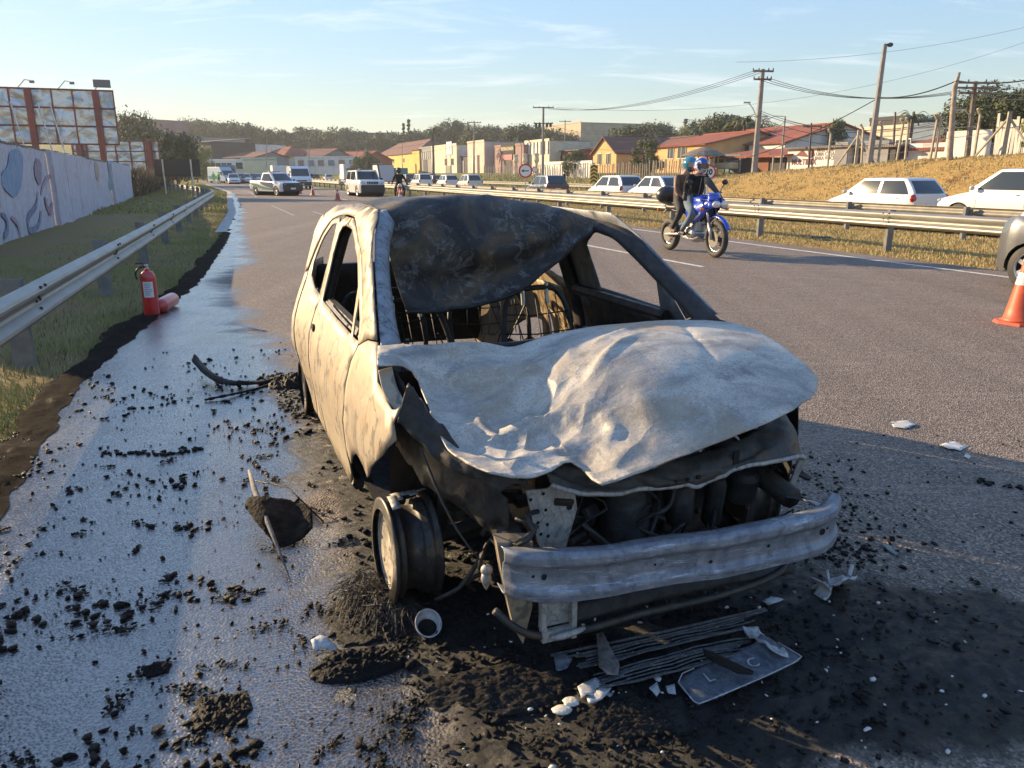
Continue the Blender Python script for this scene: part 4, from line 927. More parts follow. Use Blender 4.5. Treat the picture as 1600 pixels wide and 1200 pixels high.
# ================================================================= PAINTED WALL
WN = toNS(*G(0, 385))[0]
wn2 = -4.35
def on_wall(u, v, n=wn2):
    d = ray(u, v); q = d[0]*NX+d[1]*NY; t = n/q; x, y, z = d[0]*t, d[1]*t, HC+d[2]*t
    return toNS(x, y)[1], z
W0, W1 = 10.6, on_wall(205, 280)[0]
def wtop(s): return interp([(0, 2.26), (20, 2.22), (48, 2.0)], s)+.015*math.sin(s*3)
murm, N, L, B = newmat('painted_concrete_wall'); v = coords(N)
c = mix(N, L, noise_node(N, L, v, .55, 5, .6, 1), srgb(206, 198, 212), srgb(186, 190, 198))
c = mix(N, L, ramp(N, L, noise_node(N, L, v, 1.0, 4, .6, 2), [(.60, 0), (.66, .55)]), c, srgb(178, 150, 150))
c = mix(N, L, ramp(N, L, noise_node(N, L, v, 4, 7, .75, 0, stretch=(4, 4, .5)), [(.46, 0), (.62, .55)]), c, srgb(150, 138, 130))
c = mix(N, L, ramp(N, L, noise_node(N, L, v, 9, 7, .8), [(.5, 0), (.7, .6)]), c, srgb(222, 216, 212))
L.new(c, B.inputs['Base Color']); B.inputs['Roughness'].default_value = .9; bump(N, L, B, noise_node(N, L, v, 10, 7, .8, 0, stretch=(3, 3, .6)), .8, .03)
wx, wy = NS(wn2, W0)
wall = T('painted_wall', 'long roadside concrete wall with a faded mural in white, blue and red', 'wall', (wx, wy, 0))
s = W0; pk = 0
while s < W1-.01:
    e = min(s+2.45, W1); 
    def wf(a, b, s=s, e=e, side=0):
        q = s+.012+(e-s-.024)*a; x, y = NS(wn2, q); r = .018*abs(math.sin(q*PI/.22))+.015*fb(q*3, b*2, 3)
        z = -.2+(wtop(q)+.2+.015*fb(q*6, 0, 1))*b; return (x-wx+NX*r, y-wy+NY*r, z)
    mb = MB(); mb.grid(wf, 45, 12)
    f0 = wf(0, 0); mb.build('wall_panel', murm, wall, solid=.16); s = e
mb = MB()
for q in np.arange(W0, W1, .5):
    x, y = NS(wn2-.07, q+.25); mb.box((x-wx, y-wy, wtop(q)+.012+.02*random.random()), (.18, .52, .05), rz=math.atan2(-RX, RY)); 
mb.build('wall_coping', M('mossy_coping', (.12, .11, .085), .95, c2=(.24, .22, .19), scale=8, bmp=.5), wall)
def paintm(name, rgb):
    m, N, L, B = newmat(name); v = coords(N); f = ramp(N, L, noise_node(N, L, v, 5, 7, .75, 0, stretch=(4, 4, .6)), [(.42, 0), (.62, .85)])
    L.new(mix(N, L, f, srgb(*rgb), srgb(186, 180, 186)), B.inputs['Base Color']); B.inputs['Roughness'].default_value = .9; bump(N, L, B, noise_node(N, L, v, 10, 7, .8), .8, .03); return m
def paintm_old(name, rgb): return M(name, srgb(*rgb)[:3], .9, c2=tuple(min(1, x*1.35) for x in srgb(*rgb)[:3]), scale=6, amt=.9, bmp=.4)
PM = {'blue': paintm('blue_mural_paint', (98, 142, 176)), 'mauve': paintm('mauve_mural_paint', (128, 100, 124)), 'red': paintm('red_mural_paint', (158, 88, 100)), 'navy': paintm('navy_mural_paint', (88, 98, 136)), 'teal': paintm('teal_mural_paint', (112, 160, 170)), 'sand': paintm('sand_mural_paint', (176, 150, 118)), 'pink': paintm('pink_mural_paint', (172, 128, 150))}
def motif(px, mat, ribbonw=None):
    P_ = [on_wall(*p) for p in px]
    if ribbonw:
        pts = [cr1([(a, b, 0) for a, b in P_], t) for t in np.linspace(0, 1, 26)]; lft = []; rgt = []
        for i, p in enumerate(pts):
            d = np.array(pts[min(i+1, 25)])-np.array(pts[max(0, i-1)]); d = d/(np.linalg.norm(d)+1e-9); w = ribbonw*(.4+.6*math.sin(PI*(i+.5)/26))
            lft.append((p[0]-d[1]*w, p[1]+d[0]*w)); rgt.append((p[0]+d[1]*w, p[1]-d[0]*w))
        vs = lft+rgt; fs = [(i, i+1, 27+i, 26+i) for i in range(25)]
        f = lambda p: (NS(wn2+.043, p[0])[0]-wx, NS(wn2+.043, p[0])[1]-wy, p[1])
        mb = MB(); mb.add([f(p) for p in vs], fs)
    else:
        q = smooth_poly(P_, 2); f = lambda p: (NS(wn2+.040, p[0])[0]-wx, NS(wn2+.040, p[0])[1]-wy, p[1])
        mb = MB(); sheet(mb, q, [], .35, lambda a, b: f((a, b)))
    mb.build('painted_motif', PM[mat], wall, solid=.004)
motif([(12, 232), (34, 234), (33, 285), (22, 312), (8, 300), (0, 290), (0, 268), (10, 262)], 'blue')
motif([(52, 250), (58, 246), (64, 262), (62, 290), (57, 288), (51, 270)], 'mauve')
motif([(100, 335), (101, 312), (104, 292), (112, 276), (124, 275), (131, 265)], 'red', .10)
motif([(108, 320), (110, 298), (117, 306), (122, 326), (116, 322), (112, 330)], 'red')
motif([(57, 300), (54, 322), (42, 340), (44, 360), (58, 352), (62, 330)], 'navy', .09)
motif([(68, 308), (72, 325), (77, 330), (80, 316)], 'red', .12)
motif([(0, 335), (7, 342), (9, 358), (4, 372)], 'navy', .10)
motif([(165, 250), (178, 252), (188, 268), (184, 292), (175, 300), (168, 292), (170, 272)], 'teal')
motif([(148, 250), (154, 262), (154, 285), (149, 280), (146, 262)], 'sand')
motif([(62, 305), (66, 288), (78, 275), (90, 290), (92, 315)], 'pink', .07)
motif([(122, 282), (132, 300), (138, 320)], 'sand', .08); motif([(84, 320), (92, 335), (95, 345)], 'sand', .09)
motif([(15, 340), (25, 350), (30, 372)], 'pink', .08)
# dry scrub growing over the low wall beyond it
twig = [M('dry_twig', (.17, .11, .065), .9), M('dry_twig_light', (.32, .23, .13), .9), M('dry_leaf_dark', (.08, .065, .04), .9)]
mb = MB()
for s in np.arange(W1+.15, 112, 3): x, y = NS(-4.5, s+1.5); mb.box((x, y, .6), (.2, 3.0, 1.6), rz=math.atan2(-RX, RY))
low = mb.build('low_wall', M('stained_low_wall', (.18, .135, .10), .95, c2=(.3, .25, .2), scale=1.2, bmp=.4, stretch=(1, 1, .3)), None); tag(low, 'low stained wall overgrown with dry brown vines, past the end of the mural', 'wall')
pts = []
for _ in range(9000):
    s = W1+(112-W1)*random.random(); n = -4.32+.35*random.random(); x, y = NS(n, s); pts.append((x, y, 1.5*random.random()**1.0, random.choice((0, 0, 1, 2))))
o = blades('dry_vines', pts, .5, .10, twig, None, .4); tag(o, 'brown dry vines hanging over the low wall', 'vines')

# ================================================================= BILLBOARDS
redst = M('red_painted_steel', (.26, .045, .035), .6, c2=(.16, .05, .04), scale=3)
def mirror_sheet_mat():
    m, N, L, B = newmat('buckled_zinc_sheet'); v = coords(N)
    B.inputs['Base Color'].default_value = (.46, .51, .58, 1); B.inputs['Metallic'].default_value = .55; B.inputs['Roughness'].default_value = .24
    b = bump(N, L, B, noise_node(N, L, v, .5, 3, .5, 1.4), .6, .22); c = ramp(N, L, noise_node(N, L, v, .55, 4, .6, 2.2), [(.38, (.30, .33, .37)), (.50, (.50, .55, .62)), (.58, (.62, .60, .54)), (.66, (.34, .36, .39))]); L.new(c, B.inputs['Base Color']); return m  # swirled blue, grey and warm tones in the base colour imitate warped reflections
zinc = mirror_sheet_mat()
def billboard(label, pxl, pxr, topl, topr, botr, Y, cols, rows, posts, dY=1.5, legw=.35):
    A = AT(pxl, topl, Y-dY); Bv = AT(pxr, topr, Y); zb = AT(pxr, botr, Y).z
    t = T('billboard', label, 'billboard', (A.x, A.y, 0)); d = Vector((Bv.x-A.x, Bv.y-A.y, 0)); Lg = d.length; d.normalize(); nrm = Vector((d.y, -d.x, 0))
    zt = (A.z+Bv.z)/2; H_ = zt-zb
    for i in range(cols):
        for j in range(rows):
            def f(a, b, i=i, j=j):
                p = d*(Lg*(i+.01+.98*a)/cols); return (p.x+nrm.x*.05*fb(i*2+a*2, j*2+b*2, Y), p.y+nrm.y*.05*fb(i*2+a*2, j*2+b*2, Y), zb+H_*(j+.01+.98*b)/rows)
            mb = MB(); mb.grid(f, 9, 9); mb.build('metal_sheet', zinc, t, smooth=True)
    for i in range(cols+1):
        mb = MB(); p = d*(Lg*i/cols)+nrm*.08; mb.box((p.x, p.y, (zt+zb)/2), (.08, .12, H_+.1), rz=math.atan2(d.y, d.x)); mb.build('frame_upright', redst, t)
    for j in range(rows+1):
        mb = MB(); mb.tube([tuple(nrm*.08+Vector((0, 0, zb+H_*j/rows))), tuple(d*Lg+nrm*.08+Vector((0, 0, zb+H_*j/rows)))], .05, 4); mb.build('frame_rail', redst, t)
    for f_ in posts:
        mb = MB(); p = d*(Lg*f_)+nrm*.35; mb.box((p.x, p.y, (zt)/2-.2), (legw, .45, zt+.4), rz=math.atan2(d.y, d.x)); mb.build('post', redst, t)
    return t, d, Lg, nrm, zt, zb
bb, d, Lg, nrm, zt, zb = billboard('largest billboard, its silvery back on red posts above the painted wall', -58, 176, 135, 142, 226, 56, 7, 3, (.02, .42, .88), 3)
for f_ in (.35, .62, .87):
    mb = MB(); p = d*(Lg*f_); mb.tube([(p.x, p.y, zt), (p.x+d.x*.5, p.y+d.y*.5, zt+.55), (p.x+d.x*.8-nrm.x*.2, p.y+d.y*.8, zt+.5)], .03, 5); lm = mb.build('lamp_arm', galv, bb)
    m2 = MB(); m2.box((p.x+d.x*.9, p.y+d.y*.9, zt+.42), (.28, .2, .16), rz=.4); m2.build('lamp_head', M('grey_lamp', (.16, .17, .18), .5), lm)
mb = MB(); p = d*(Lg*.93); mb.box((p.x, p.y, zt+.45), (Lg*.12, .15, .5), rz=math.atan2(d.y, d.x)); mb.build('top_panel', M('grey_panel', (.16, .155, .16), .7), bb)
for f_ in (.30, .48, .56):
    mb = MB(); p = d*(Lg*f_)+nrm*.5; q = d*(Lg*(f_+.07))+nrm*1.0
    mb.tube([(p.x, p.y, zb+2.6), (q.x, q.y, zb-1.0)], .05, 5); o = mb.build('ladder_pole', galv, bb)
billboard('second billboard, a lower silvery back behind the largest one', 112, 247, 221, 220, 268, 84, 6, 3, (.1, .9), 0, .5)
billboard('smallest and farthest billboard with a silvery back', 249, 281, 236, 236, 262, 125, 3, 2, (.5,), 0, .5)
# black board on two posts
A = G(258, 303); 
bs = T('board_sign', 'back of a wide black road sign on two slim posts, on the left verge', 'road sign', (A[0], A[1], 0)); Y = A[1]
a, b = AT(240, 249, Y), AT(314, 276, Y)
mb = MB(); mb.box(((a.x+b.x)/2-A[0], 0, (a.z+b.z)/2), (b.x-a.x, .04, a.z-b.z)); mb.build('sign_board', M('black_sign_back', (.02, .02, .022), .6), bs)
for u in (254, 298):
    p = AT(u, 250, Y); q = AT(u+6, 303, Y); mb = MB(); mb.tube([(p.x-A[0], -.06, a.z), (p.x-A[0], -.06, -.1)], .06, 6); mb.build('post', galv, bs)
# round signs, chevron, speed sign
def signpost(name, label, u, v, n, r, zc=None, build=None, rot=0, cat='road sign'):
    x, y = onN(u, n); p = AT(u, v, y); z0 = TZ(n, toNS(x, y)[1])
    t = T(name, label, cat, (x, y, z0)); mb = MB(); mb.tube([(0, .04, -.2), (0, .04, p.z-z0+r*.6)], .035, 6); mb.build('post', galv, t)
    build(t, p.z-z0, r); return t
white_s = M('sign_white', (.72, .72, .70), .5); red_s = M('sign_red', (.5, .03, .03), .5); black_s = M('sign_black', (.015, .015, .015), .5); yel_s = M('sign_yellow', (.72, .47, .04), .5)
RX90 = Matrix.Rotation(PI/2, 4, 'X')
def disc(t, z, r, kind):
    mb = MB(); mb.lathe([(0, 0), (r, 0), (r, .02), (0, .02)], 28, Matrix.Translation((0, 0, z))@RX90); s_ = mb.build('sign_plate', red_s, t)
    m2 = MB(); m2.lathe([(0, .0), (r*.78, 0)], 28, Matrix.Translation((0, -.026, z))@RX90, cap=False); m2.build('sign_face', white_s, s_, fixn=False)
    m3 = MB()
    if kind == 'arrow':
        m3.box((.03*r/.3, -.030, z), (r*.8, .004, r*.13)); m3.add([(-r*.62, -.031, z), (-r*.25, -.031, z-r*.22), (-r*.25, -.031, z+r*.22)], [(0, 1, 2)])
    else: text_mb(m3, kind, r*1.05, lambda a, b: (a, -.031, z+b), bold=.012)
    m3.build('sign_symbol', black_s, s_, fixn=False)
signpost('round_sign', 'round white sign with red rim and black arrow in front of the shops', 821, 267, 17.4, .40, build=lambda t, z, r: disc(t, z, r, 'arrow'))
signpost('speed_sign', 'round speed limit sign with red rim reading 20, right of the motorcycle riders', 1107, 269, 17.4, .27, build=lambda t, z, r: disc(t, z, r, '20'))
def chev(t, z, r):
    mb = MB(); mb.box((0, 0, z), (.55, .03, 1.5)); p = mb.build('sign_plate', yel_s, t); 
    for k in range(5):
        m2 = MB(); zz = z-.6+.28*k; m2.add([(-.27, -.02, zz-.05), (0, -.02, zz+.12), (.27, -.02, zz-.05), (.27, -.02, zz+.08), (0, -.02, zz+.25), (-.27, -.02, zz+.08)], [(0, 1, 4, 5), (1, 2, 3, 4)]); m2.build('chevron', black_s, p, fixn=False)
signpost('chevron_sign', 'tall yellow and black chevron marker beside the far road', 928, 273, 29.0, .3, build=chev)
def small_red(t, z, r): disc(t, z, r, '-')
signpost('round_sign', 'small dark round sign further back, right of the arrow sign', 836, 265, 30, .3, build=lambda t, z, r: disc(t, z, r, ''))
# leaning pole with a solar panel beside the trucks
x, y = onN(596, 17.3); t = T('solar_panel_pole', 'leaning black pole with a flat solar panel on top, beside the distant trucks', 'pole', (x, y, 0))
p = AT(590, 256, y); mb = MB(); mb.tube([(0, 0, 0), (p.x-x, 0, p.z)], .09, 6); mb.build('pole', black, t); mb = MB(); mb.box((p.x-x-.1, 0, p.z), (.95, .6, .06)); mb.build('solar_panel', M('panel_grey', (.3, .32, .34), .3), t)

# ================================================================= CONES
orange = M('orange_cone', (.62, .09, .03), .5, c2=(.42, .07, .03), scale=14, amt=.8)
band = M('cone_white_band', (.72, .68, .66), .45, c2=(.5, .45, .43), scale=20)
def cone(loc, H_, label, rz=0, text=False, col=orange):
    t = T('traffic_cone', label, 'traffic cone', (loc[0], loc[1], .006), rz, 'orange traffic cones')
    mb = MB(); q = H_*.27
    base = [(q, -q*.5), (q*.5, -q), (-q*.5, -q), (-q, -q*.5), (-q, q*.5), (-q*.5, q), (q*.5, q), (q, q*.5)]
    mb.prism(base, lambda p: (p[0], p[1], 0), lambda p: (p[0]*.93, p[1]*.93, H_*.035)); mb.build('cone_base', col, t)
    rb, rt = H_*.205, H_*.035
    R_ = lambda z: rb+(rt-rb)*(z/H_)**.92
    mb = MB(); zs = [.035, .06, .2, .4, .6, .8, .97, 1.0]; mb.lathe([(rb*1.12, H_*.035)]+[(R_(H_*z), H_*z) for z in zs[1:]], 28); b = mb.build('cone_body', col, t, smooth=True)
    for z0, z1 in ((.50, .655), (.80, .90)):
        m2 = MB(); m2.lathe([(R_(H_*z0)+.003, H_*z0), (R_(H_*z1)+.003, H_*z1)], 28, cap=False); m2.build('white_band', band, b, smooth=True, fixn=False)
    if text:
        m3 = MB(); navy = M('navy_print', (.02, .03, .09), .6)
        def f(a, bz):
            zz = H_*.565+bz; r = R_(zz)+.006; w = a/r-PI/2; return (r*math.cos(w), r*math.sin(w), zz)
        text_mb(m3, 'TIETÊ', H_*.10, f, bold=.001); m3.build('cone_lettering', navy, b, fixn=False)
        m4 = MB(); text_mb(m4, 'RODOVIAS DO', H_*.035, lambda a, bz: f(a, bz+H_*.062)); m4.build('cone_lettering', red_s, b, fixn=False)
    return t
cone(G(1592, 506), .80, 'large scuffed orange cone at the right edge of the picture', .55, True)
cone(G(528, 313), .78, 'bright orange cone standing left of the white off-road car')
cone(G(489, 305), .74, 'orange cone right behind the striped pickup, the middle of the far row')
cone(G(469, 303), .74, 'smallest orange cone beside the white van')
cone(G(626, 322), .80, 'orange cone in front of the distant black clad motorcyclist')

# ================================================================= FIRE EXTINGUISHERS
exred = M('extinguisher_red', (.50, .022, .018), .3, coat=.5, c2=(.40, .02, .018), scale=8)
def extinguisher(loc, label, rot):
    t = T('fire_extinguisher', label, 'fire extinguisher', loc, rot=rot)
    mb = MB(); mb.lathe([(.06, 0), (.078, .006), (.08, .02), (.08, .40), (.076, .44), (.055, .475), (.028, .492), (.026, .51), (0, .51)], 28); b = mb.build('cylinder', exred, t, smooth=True, auto=50)
    m2 = MB(); R0 = .0815
    m2.grid(lambda a, z: (R0*math.cos(-2.0+1.3*a), R0*math.sin(-2.0+1.3*a), .21+.17*z), 14, 3); lb = m2.build('label', M('extinguisher_label', (.62, .64, .66), .5), b, smooth=True, fixn=False)
    m3 = MB()
    for k in range(7):
        z = .235+.02*k; a0 = .15; a1 = .15+.5+.3*random.random()
        m3.grid(lambda a, q, z=z, a1=a1: ((R0+.0015)*math.cos(-2.0+1.3*(a0+(a1-a0)*a)), (R0+.0015)*math.sin(-2.0+1.3*(a0+(a1-a0)*a)), z+.006*q), 8, 2)
    o = m3.build('label_print', M('label_print_blue', (.12, .16, .30), .6), lb, fixn=False); o['kind'] = 'stuff'
    m4 = MB(); m4.lathe([(.018, .51), (.018, .55), (.01, .56), (0, .56)], 12); m4.build('valve', alu, t)
    m5 = MB(); m5.tube([(0, 0, .555), (-.05, -.02, .575), (-.10, -.03, .57)], .010, 6); m5.tube([(0, 0, .54), (-.05, -.02, .54), (-.09, -.03, .525)], .008, 6); m5.build('handle', black, t)
    m6 = MB(); m6.tube([cr1([(-.01, -.02, .53), (-.07, -.05, .52), (-.105, -.05, .46), (-.10, -.04, .40)], q) for q in np.linspace(0, 1, 12)], .010, 7); m6.build('hose', black, t, smooth=True)
    return t
gx = G(238, 492)
extinguisher((gx[0], gx[1], .0), 'red fire extinguisher standing upright at the wet road edge', (.05, .02, .1))
gy = G(252, 489)
extinguisher((gy[0]-.05, gy[1]+.44, .085), 'red fire extinguisher lying behind the upright one', (PI/2+.02, 0, .10))
# ================================================================= VEHICLES
HEAD_AWAY = (RX, RY); HEAD_IN = (-RX, -RY)
wheel_alloy = M('alloy_wheel', (.50, .50, .50), .35, .7)
wheel_cache = {}
def add_wheel(t, x, y, r, w, sgn, alloy=True, detail=True):
    key = (round(r, 3), round(w, 3), sgn, alloy, detail)
    if key not in wheel_cache:
        Rm = Matrix.Rotation(PI/2*sgn, 4, 'Y'); n = 32 if detail else 18
        mb = MB(); mb.lathe([(r*.66, -w*.5), (r*.86, -w*.5), (r*.97, -w*.42), (r, -w*.3), (r, w*.3), (r*.97, w*.42), (r*.86, w*.5), (r*.66, w*.5)], n, Rm, cap=False)
        tm = mb.mesh('tyre', rubber, True)
        m2 = MB(); rr = r*.68
        m2.lathe([(rr, w*.46), (rr*.93, w*.5), (rr*.88, w*.36)], n, Rm, cap=False)
        if detail:
            for k in range(6):
                a = k*PI/3; 
                def f(u, v, a=a): 
                    q = rr*(.12+.82*v); ww = rr*(.16-.03*v)*(u-.5)*2; z = w*(.44-.06*math.sin(v*PI)); p = Vector((q*math.cos(a)-ww*math.sin(a), q*math.sin(a)+ww*math.cos(a), z)); return Rm@p
                m2.grid(f, 3, 5)
            m2.lathe([(0, w*.46), (rr*.2, w*.45), (rr*.22, w*.4)], 14, Rm)
        else: m2.lathe([(0, w*.42), (rr*.5, w*.40), (rr*.9, w*.36)], n, Rm)
        rm_ = m2.mesh('rim', wheel_alloy if alloy else rubber, True)
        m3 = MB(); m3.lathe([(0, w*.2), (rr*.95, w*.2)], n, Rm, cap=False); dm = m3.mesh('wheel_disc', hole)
        wheel_cache[key] = (tm, rm_, dm)
    tm, rm_, dm = wheel_cache[key]
    e = bpy.data.objects.new('wheel', tm); COL.objects.link(e); e.parent = t; e.location = (x, y, r)
    for nm, q in (('rim', rm_), ('hub_shadow', dm)):
        o = bpy.data.objects.new(nm, q); COL.objects.link(o); o.parent = e
    return e
def car_shape(t, L, W, H_, paint, belt=.92, hood=(.0, .66, .26, .93), cab=(.20, .40, .80, .98), deck=None, wb=(.19, .79), r=.30, lower=.22, roofw=.76, detail=True, trim=None, glassm=glass, nose=.62, doors=2, tailz=None, bumpers=None, front_dark=False, rear_lamps=True, roofrise=0, plate=True, grille=True, mirrors=True):
    """length axis is +Y forward; u = 0 at the nose, 1 at the tail"""
    Y = lambda u: L*(.5-u)
    hb = [(0, nose-.06), (.015, nose), (.06, nose+.06), (hood[2], hood[3]), (cab[0]+.02, belt), (cab[3]-.0, belt+.03)]
    hb += [(1.0-.02, (tailz or belt)), (1.0, (tailz or belt)-.08)] if cab[3] < .97 or deck else [(1.0, belt-.02)]
    if deck: hb = [(0, nose-.06), (.015, nose), (.06, nose+.06), (hood[2], hood[3]), (cab[0]+.02, belt), (cab[3], belt+.02), (1.0, deck)]
    def wid(u): return W/2*(1-.16*max(0, (.10-u)/.10)**2-.10*max(0, (u-.92)/.08)**2)
    def arch(u):
        y = Y(u); z = lower+ (.10 if u < .02 or u > .98 else 0)
        for q in wb:
            d = abs(y-Y(q)); ra = r*1.17
            if d < ra: z = max(z, r*.95+math.sqrt(ra*ra-d*d)*.98)
        return z
    us = sorted(set([0, .008, .02, .04]+list(np.linspace(.06, .94, 46 if detail else 24))+[.96, .98, .992, 1]+[q+s_*r*1.17/L*k for q in wb for s_ in (-1, 1) for k in (.999, .97, .85, .6, 1.01)]))
    us = [u for u in us if 0 <= u <= 1]
    mb = MB(); rings = []
    NV = 7
    for u in us:
        zt = interp(hb, u); z0 = min(arch(u), zt-.05); w = wid(u); y = Y(u); ring = []
        for k in range(NV):
            v = k/(NV-1); z = z0+(zt-z0)*v; full = (z-lower)/(zt-lower+1e-6)
            ww = w*(1-.055*(abs(full-.45)/.55)**2.4-(.035 if full > .93 else 0)); ring.append((ww, y, z))
        crown = .035
        top = [(w*.93*c, y, zt+crown*(1-c*c)) for c in (.8, .4, 0)]
        right = ring+top; ring_all = right+[(-x, yy, z) for x, yy, z in right[::-1][1:]]
        rings.append(ring_all)
    n = len(rings[0]); vs = [p for r_ in rings for p in r_]
    fs = [(i*n+k, i*n+k+1, (i+1)*n+k+1, (i+1)*n+k) for i in range(len(rings)-1) for k in range(n-1)]
    fs += [tuple(range(n)), tuple((len(rings)-1)*n+k for k in range(n))]
    mb.add(vs, fs); body = mb.build('body', paint, t, smooth=True, auto=38)
    m2 = MB(); m2.box((0, 0, lower+.12), (W*.86, L*.94, .22)); m2.build('underbody', black, t)
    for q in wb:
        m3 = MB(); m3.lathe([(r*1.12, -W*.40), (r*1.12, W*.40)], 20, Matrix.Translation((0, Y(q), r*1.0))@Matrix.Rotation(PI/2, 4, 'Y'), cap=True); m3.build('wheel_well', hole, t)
    # cabin
    c0, c1_, c2_, c3 = cab; zr = H_; wb_ = W/2*.93; wr = W/2*roofw
    def cabp(u, z):   # half width of the cabin at height z
        f = (z-belt)/(zr-belt); return (wb_+(wr-wb_)*f**1.1)*(1-.05*abs(2*(u-c0)/(c3-c0)-1)**3)
    def yf(z): f = (z-belt)/(zr-belt); return Y(c0+(c1_-c0)*f)
    def yr(z): f = (z-belt)/(zr-belt); return Y(c3+(c2_-c3)*f**1.3)
    zs = [belt-.04]+[belt+(zr-belt)*k for k in (.0, .25, .5, .75, .9, .97)]
    mb = MB(); nn = 14
    def ringz(z, sx=1, dz=0):
        zz = max(z, belt); y0, y1 = yf(zz), yr(zz); out = []
        for k in range(nn):
            a = k/(nn-1); y = y0+(y1-y0)*a; u = .5-y/L; out.append((cabp(u, zz)*sx*(1-.02*(a in (0, 1))), y, z))
        fr = [(out[0][0]*c, y0+.07*(1-c*c), z) for c in (.6, .2, -.2, -.6)]; rrr = [(out[-1][0]*c, y1-.04*(1-c*c), z) for c in (-.6, -.2, .2, .6)]
        return out, fr, rrr
    R2 = []
    for z in zs:
        o_, fr, rr_ = ringz(z); R2.append(o_+[(x, y, zz) for x, y, zz in rr_[::-1]]+[(-x, y, zz) for x, y, zz in o_[::-1]]+[(x, y, zz) for x, y, zz in fr[::-1]])
    o_, fr, rr_ = ringz(zr*.999)
    R2.append([(x*.93, y*.985+.0*y, zr) for x, y, _ in R2[-1]]); cy = (yf(zr)+yr(zr))/2
    R2.append([(x*.55, cy+(y-cy)*.7, zr+.025) for x, y, _ in R2[-1]])
    n = len(R2[0]); vs = [p for r_ in R2 for p in r_]; fs = [(i*n+k, i*n+(k+1) % n, (i+1)*n+(k+1) % n, (i+1)*n+k) for i in range(len(R2)-1) for k in range(n)]+[tuple((len(R2)-1)*n+k for k in range(n))]
    mb.add(vs, fs); mb.build('roof', paint, t, smooth=True, auto=45)
    # panes, 6 mm proud
    e = .006; za, zb_ = belt+.03, zr-.07
    def pane(name, fn, lab=None):
        m_ = MB(); m_.grid(fn, 9, 6); return m_.build(name, glassm, t, smooth=True, fixn=False, label=lab)
    pane('windscreen', lambda a, b: (lambda z: ((a*2-1)*cabp(c0, z)*.90, yf(z)+.07*(1-(a*2-1)**2)+.012, z))(za+(zb_-za)*b))
    pane('rear_window', lambda a, b: (lambda z: ((a*2-1)*cabp(c3, z)*.86, yr(z)-.04*(1-(a*2-1)**2)-.012, z))(za+.03+(zb_-za-.03)*b))
    # side windows
    gaps = {1: [(0.06, .94)], 2: [(.04, .50), (.545, .95)], 3: [(.04, .40), (.435, .74), (.77, .96)]}[doors]
    for sx in (-1, 1):
        for a0, a1 in gaps:
            def f(a, b, a0=a0, a1=a1, sx=sx):
                z = za+(zb_-za)*b; y0, y1 = yf(z)-.05, yr(z)+.06; q = a0+(a1-a0)*a; 
                yb0, yb1 = yf(za)-.05, yr(za)+.06
                if 0 < a0 < .1: s0 = y0+(y1-y0)*a0
                else: s0 = (yb0+(yb1-yb0)*a0)*.8+(y0+(y1-y0)*a0)*.2
                s1 = (yb0+(yb1-yb0)*a1)*.8+(y0+(y1-y0)*a1)*.2 if a1 < .9 else y0+(y1-y0)*a1
                y = s0+(s1-s0)*a; u = .5-y/L; return (sx*(cabp(u, z)+e), y, z)
            pane('side_window', f)
    # details on the body
    def bx(name, c, d, m, par=t, **k): q = MB(); q.box(c, d); return q.build(name, m, par, bevel=k.get('bev', .012 if detail else None))
    wf = wid(.02)
    if grille: bx('grille', (0, L/2-.005, nose-.10), (W*.50, .04, .11), trim or black)
    bx('front_bumper', (0, L/2-.01, lower+.13), (W*.86, .07, .18), black if front_dark else paint)
    for sx in (-1, 1):
        q = MB(); q.ball((sx*wf*.80, L/2-.07, nose-.03), (W*.10, .10, .065), 12, 8); q.build('headlight', clear_lamp, t, smooth=True)
        if rear_lamps:
            q = MB(); q.ball((sx*wid(.97)*.90, -L/2+.07, (tailz or belt)-.10), (W*.075, .09, .14 if not deck else .12), 10, 8); q.build('tail_light', red_lamp, t, smooth=True)
        if mirrors:
            q = MB(); q.ball((sx*(W/2+.06), Y(c0+.05), belt+.07), (.10, .06, .07), 10, 6); q.build('wing_mirror', black if paint not in (white_paint, silver_paint) or front_dark else paint, t, smooth=True)
    if plate:
        bx('number_plate', (0, L/2+.028, lower+.20), (.40, .012, .12), plate_mat); bx('number_plate', (0, -L/2-.012, belt-.32 if not deck else lower+.25), (.40, .012, .12), plate_mat)
    bx('rear_bumper', (0, -L/2+.02, lower+.13), (W*.86, .08, .22), black if front_dark else paint)
    if detail:   # door gaps and handles
        for sx in (-1, 1):
            for q_ in [c0+.07, (c0+c3)/2-.0, c3-.10][:doors+1]:
                q = MB(); y = Y(q_)
                q.tube([(sx*(wid(q_)*(1-.055*(abs(f-.45)/.55)**2.4)+.001), y-.02*math.sin(f*3), lower+.1+(belt-lower-.1)*f) for f in np.linspace(.05, .97, 9)], .0045, 4); q.build('door_seam', black, t)
            for q_ in [(c0+c3)/2-.05, c3-.15][:doors]:
                q = MB(); q.tube([(sx*(W/2*.985+.01), Y(q_)+.08, belt-.10), (sx*(W/2*.985+.025), Y(q_), belt-.10), (sx*(W/2*.985+.01), Y(q_)-.08, belt-.10)], .013, 6); q.build('door_handle', paint, t, smooth=True)
    for q in wb:
        for sx in (-1, 1): add_wheel(t, sx*(W/2-.11), Y(q), r, .19, sx, True, detail)
    return body
def place(name, label, cat, x, y, head, z=0, group=None): return T(name, label, cat, (x, y, z), hrot(*head), group)
def lane(u, n): return onN(u, n)
FG = 'cars in the far carriageway'
Z2 = -.10
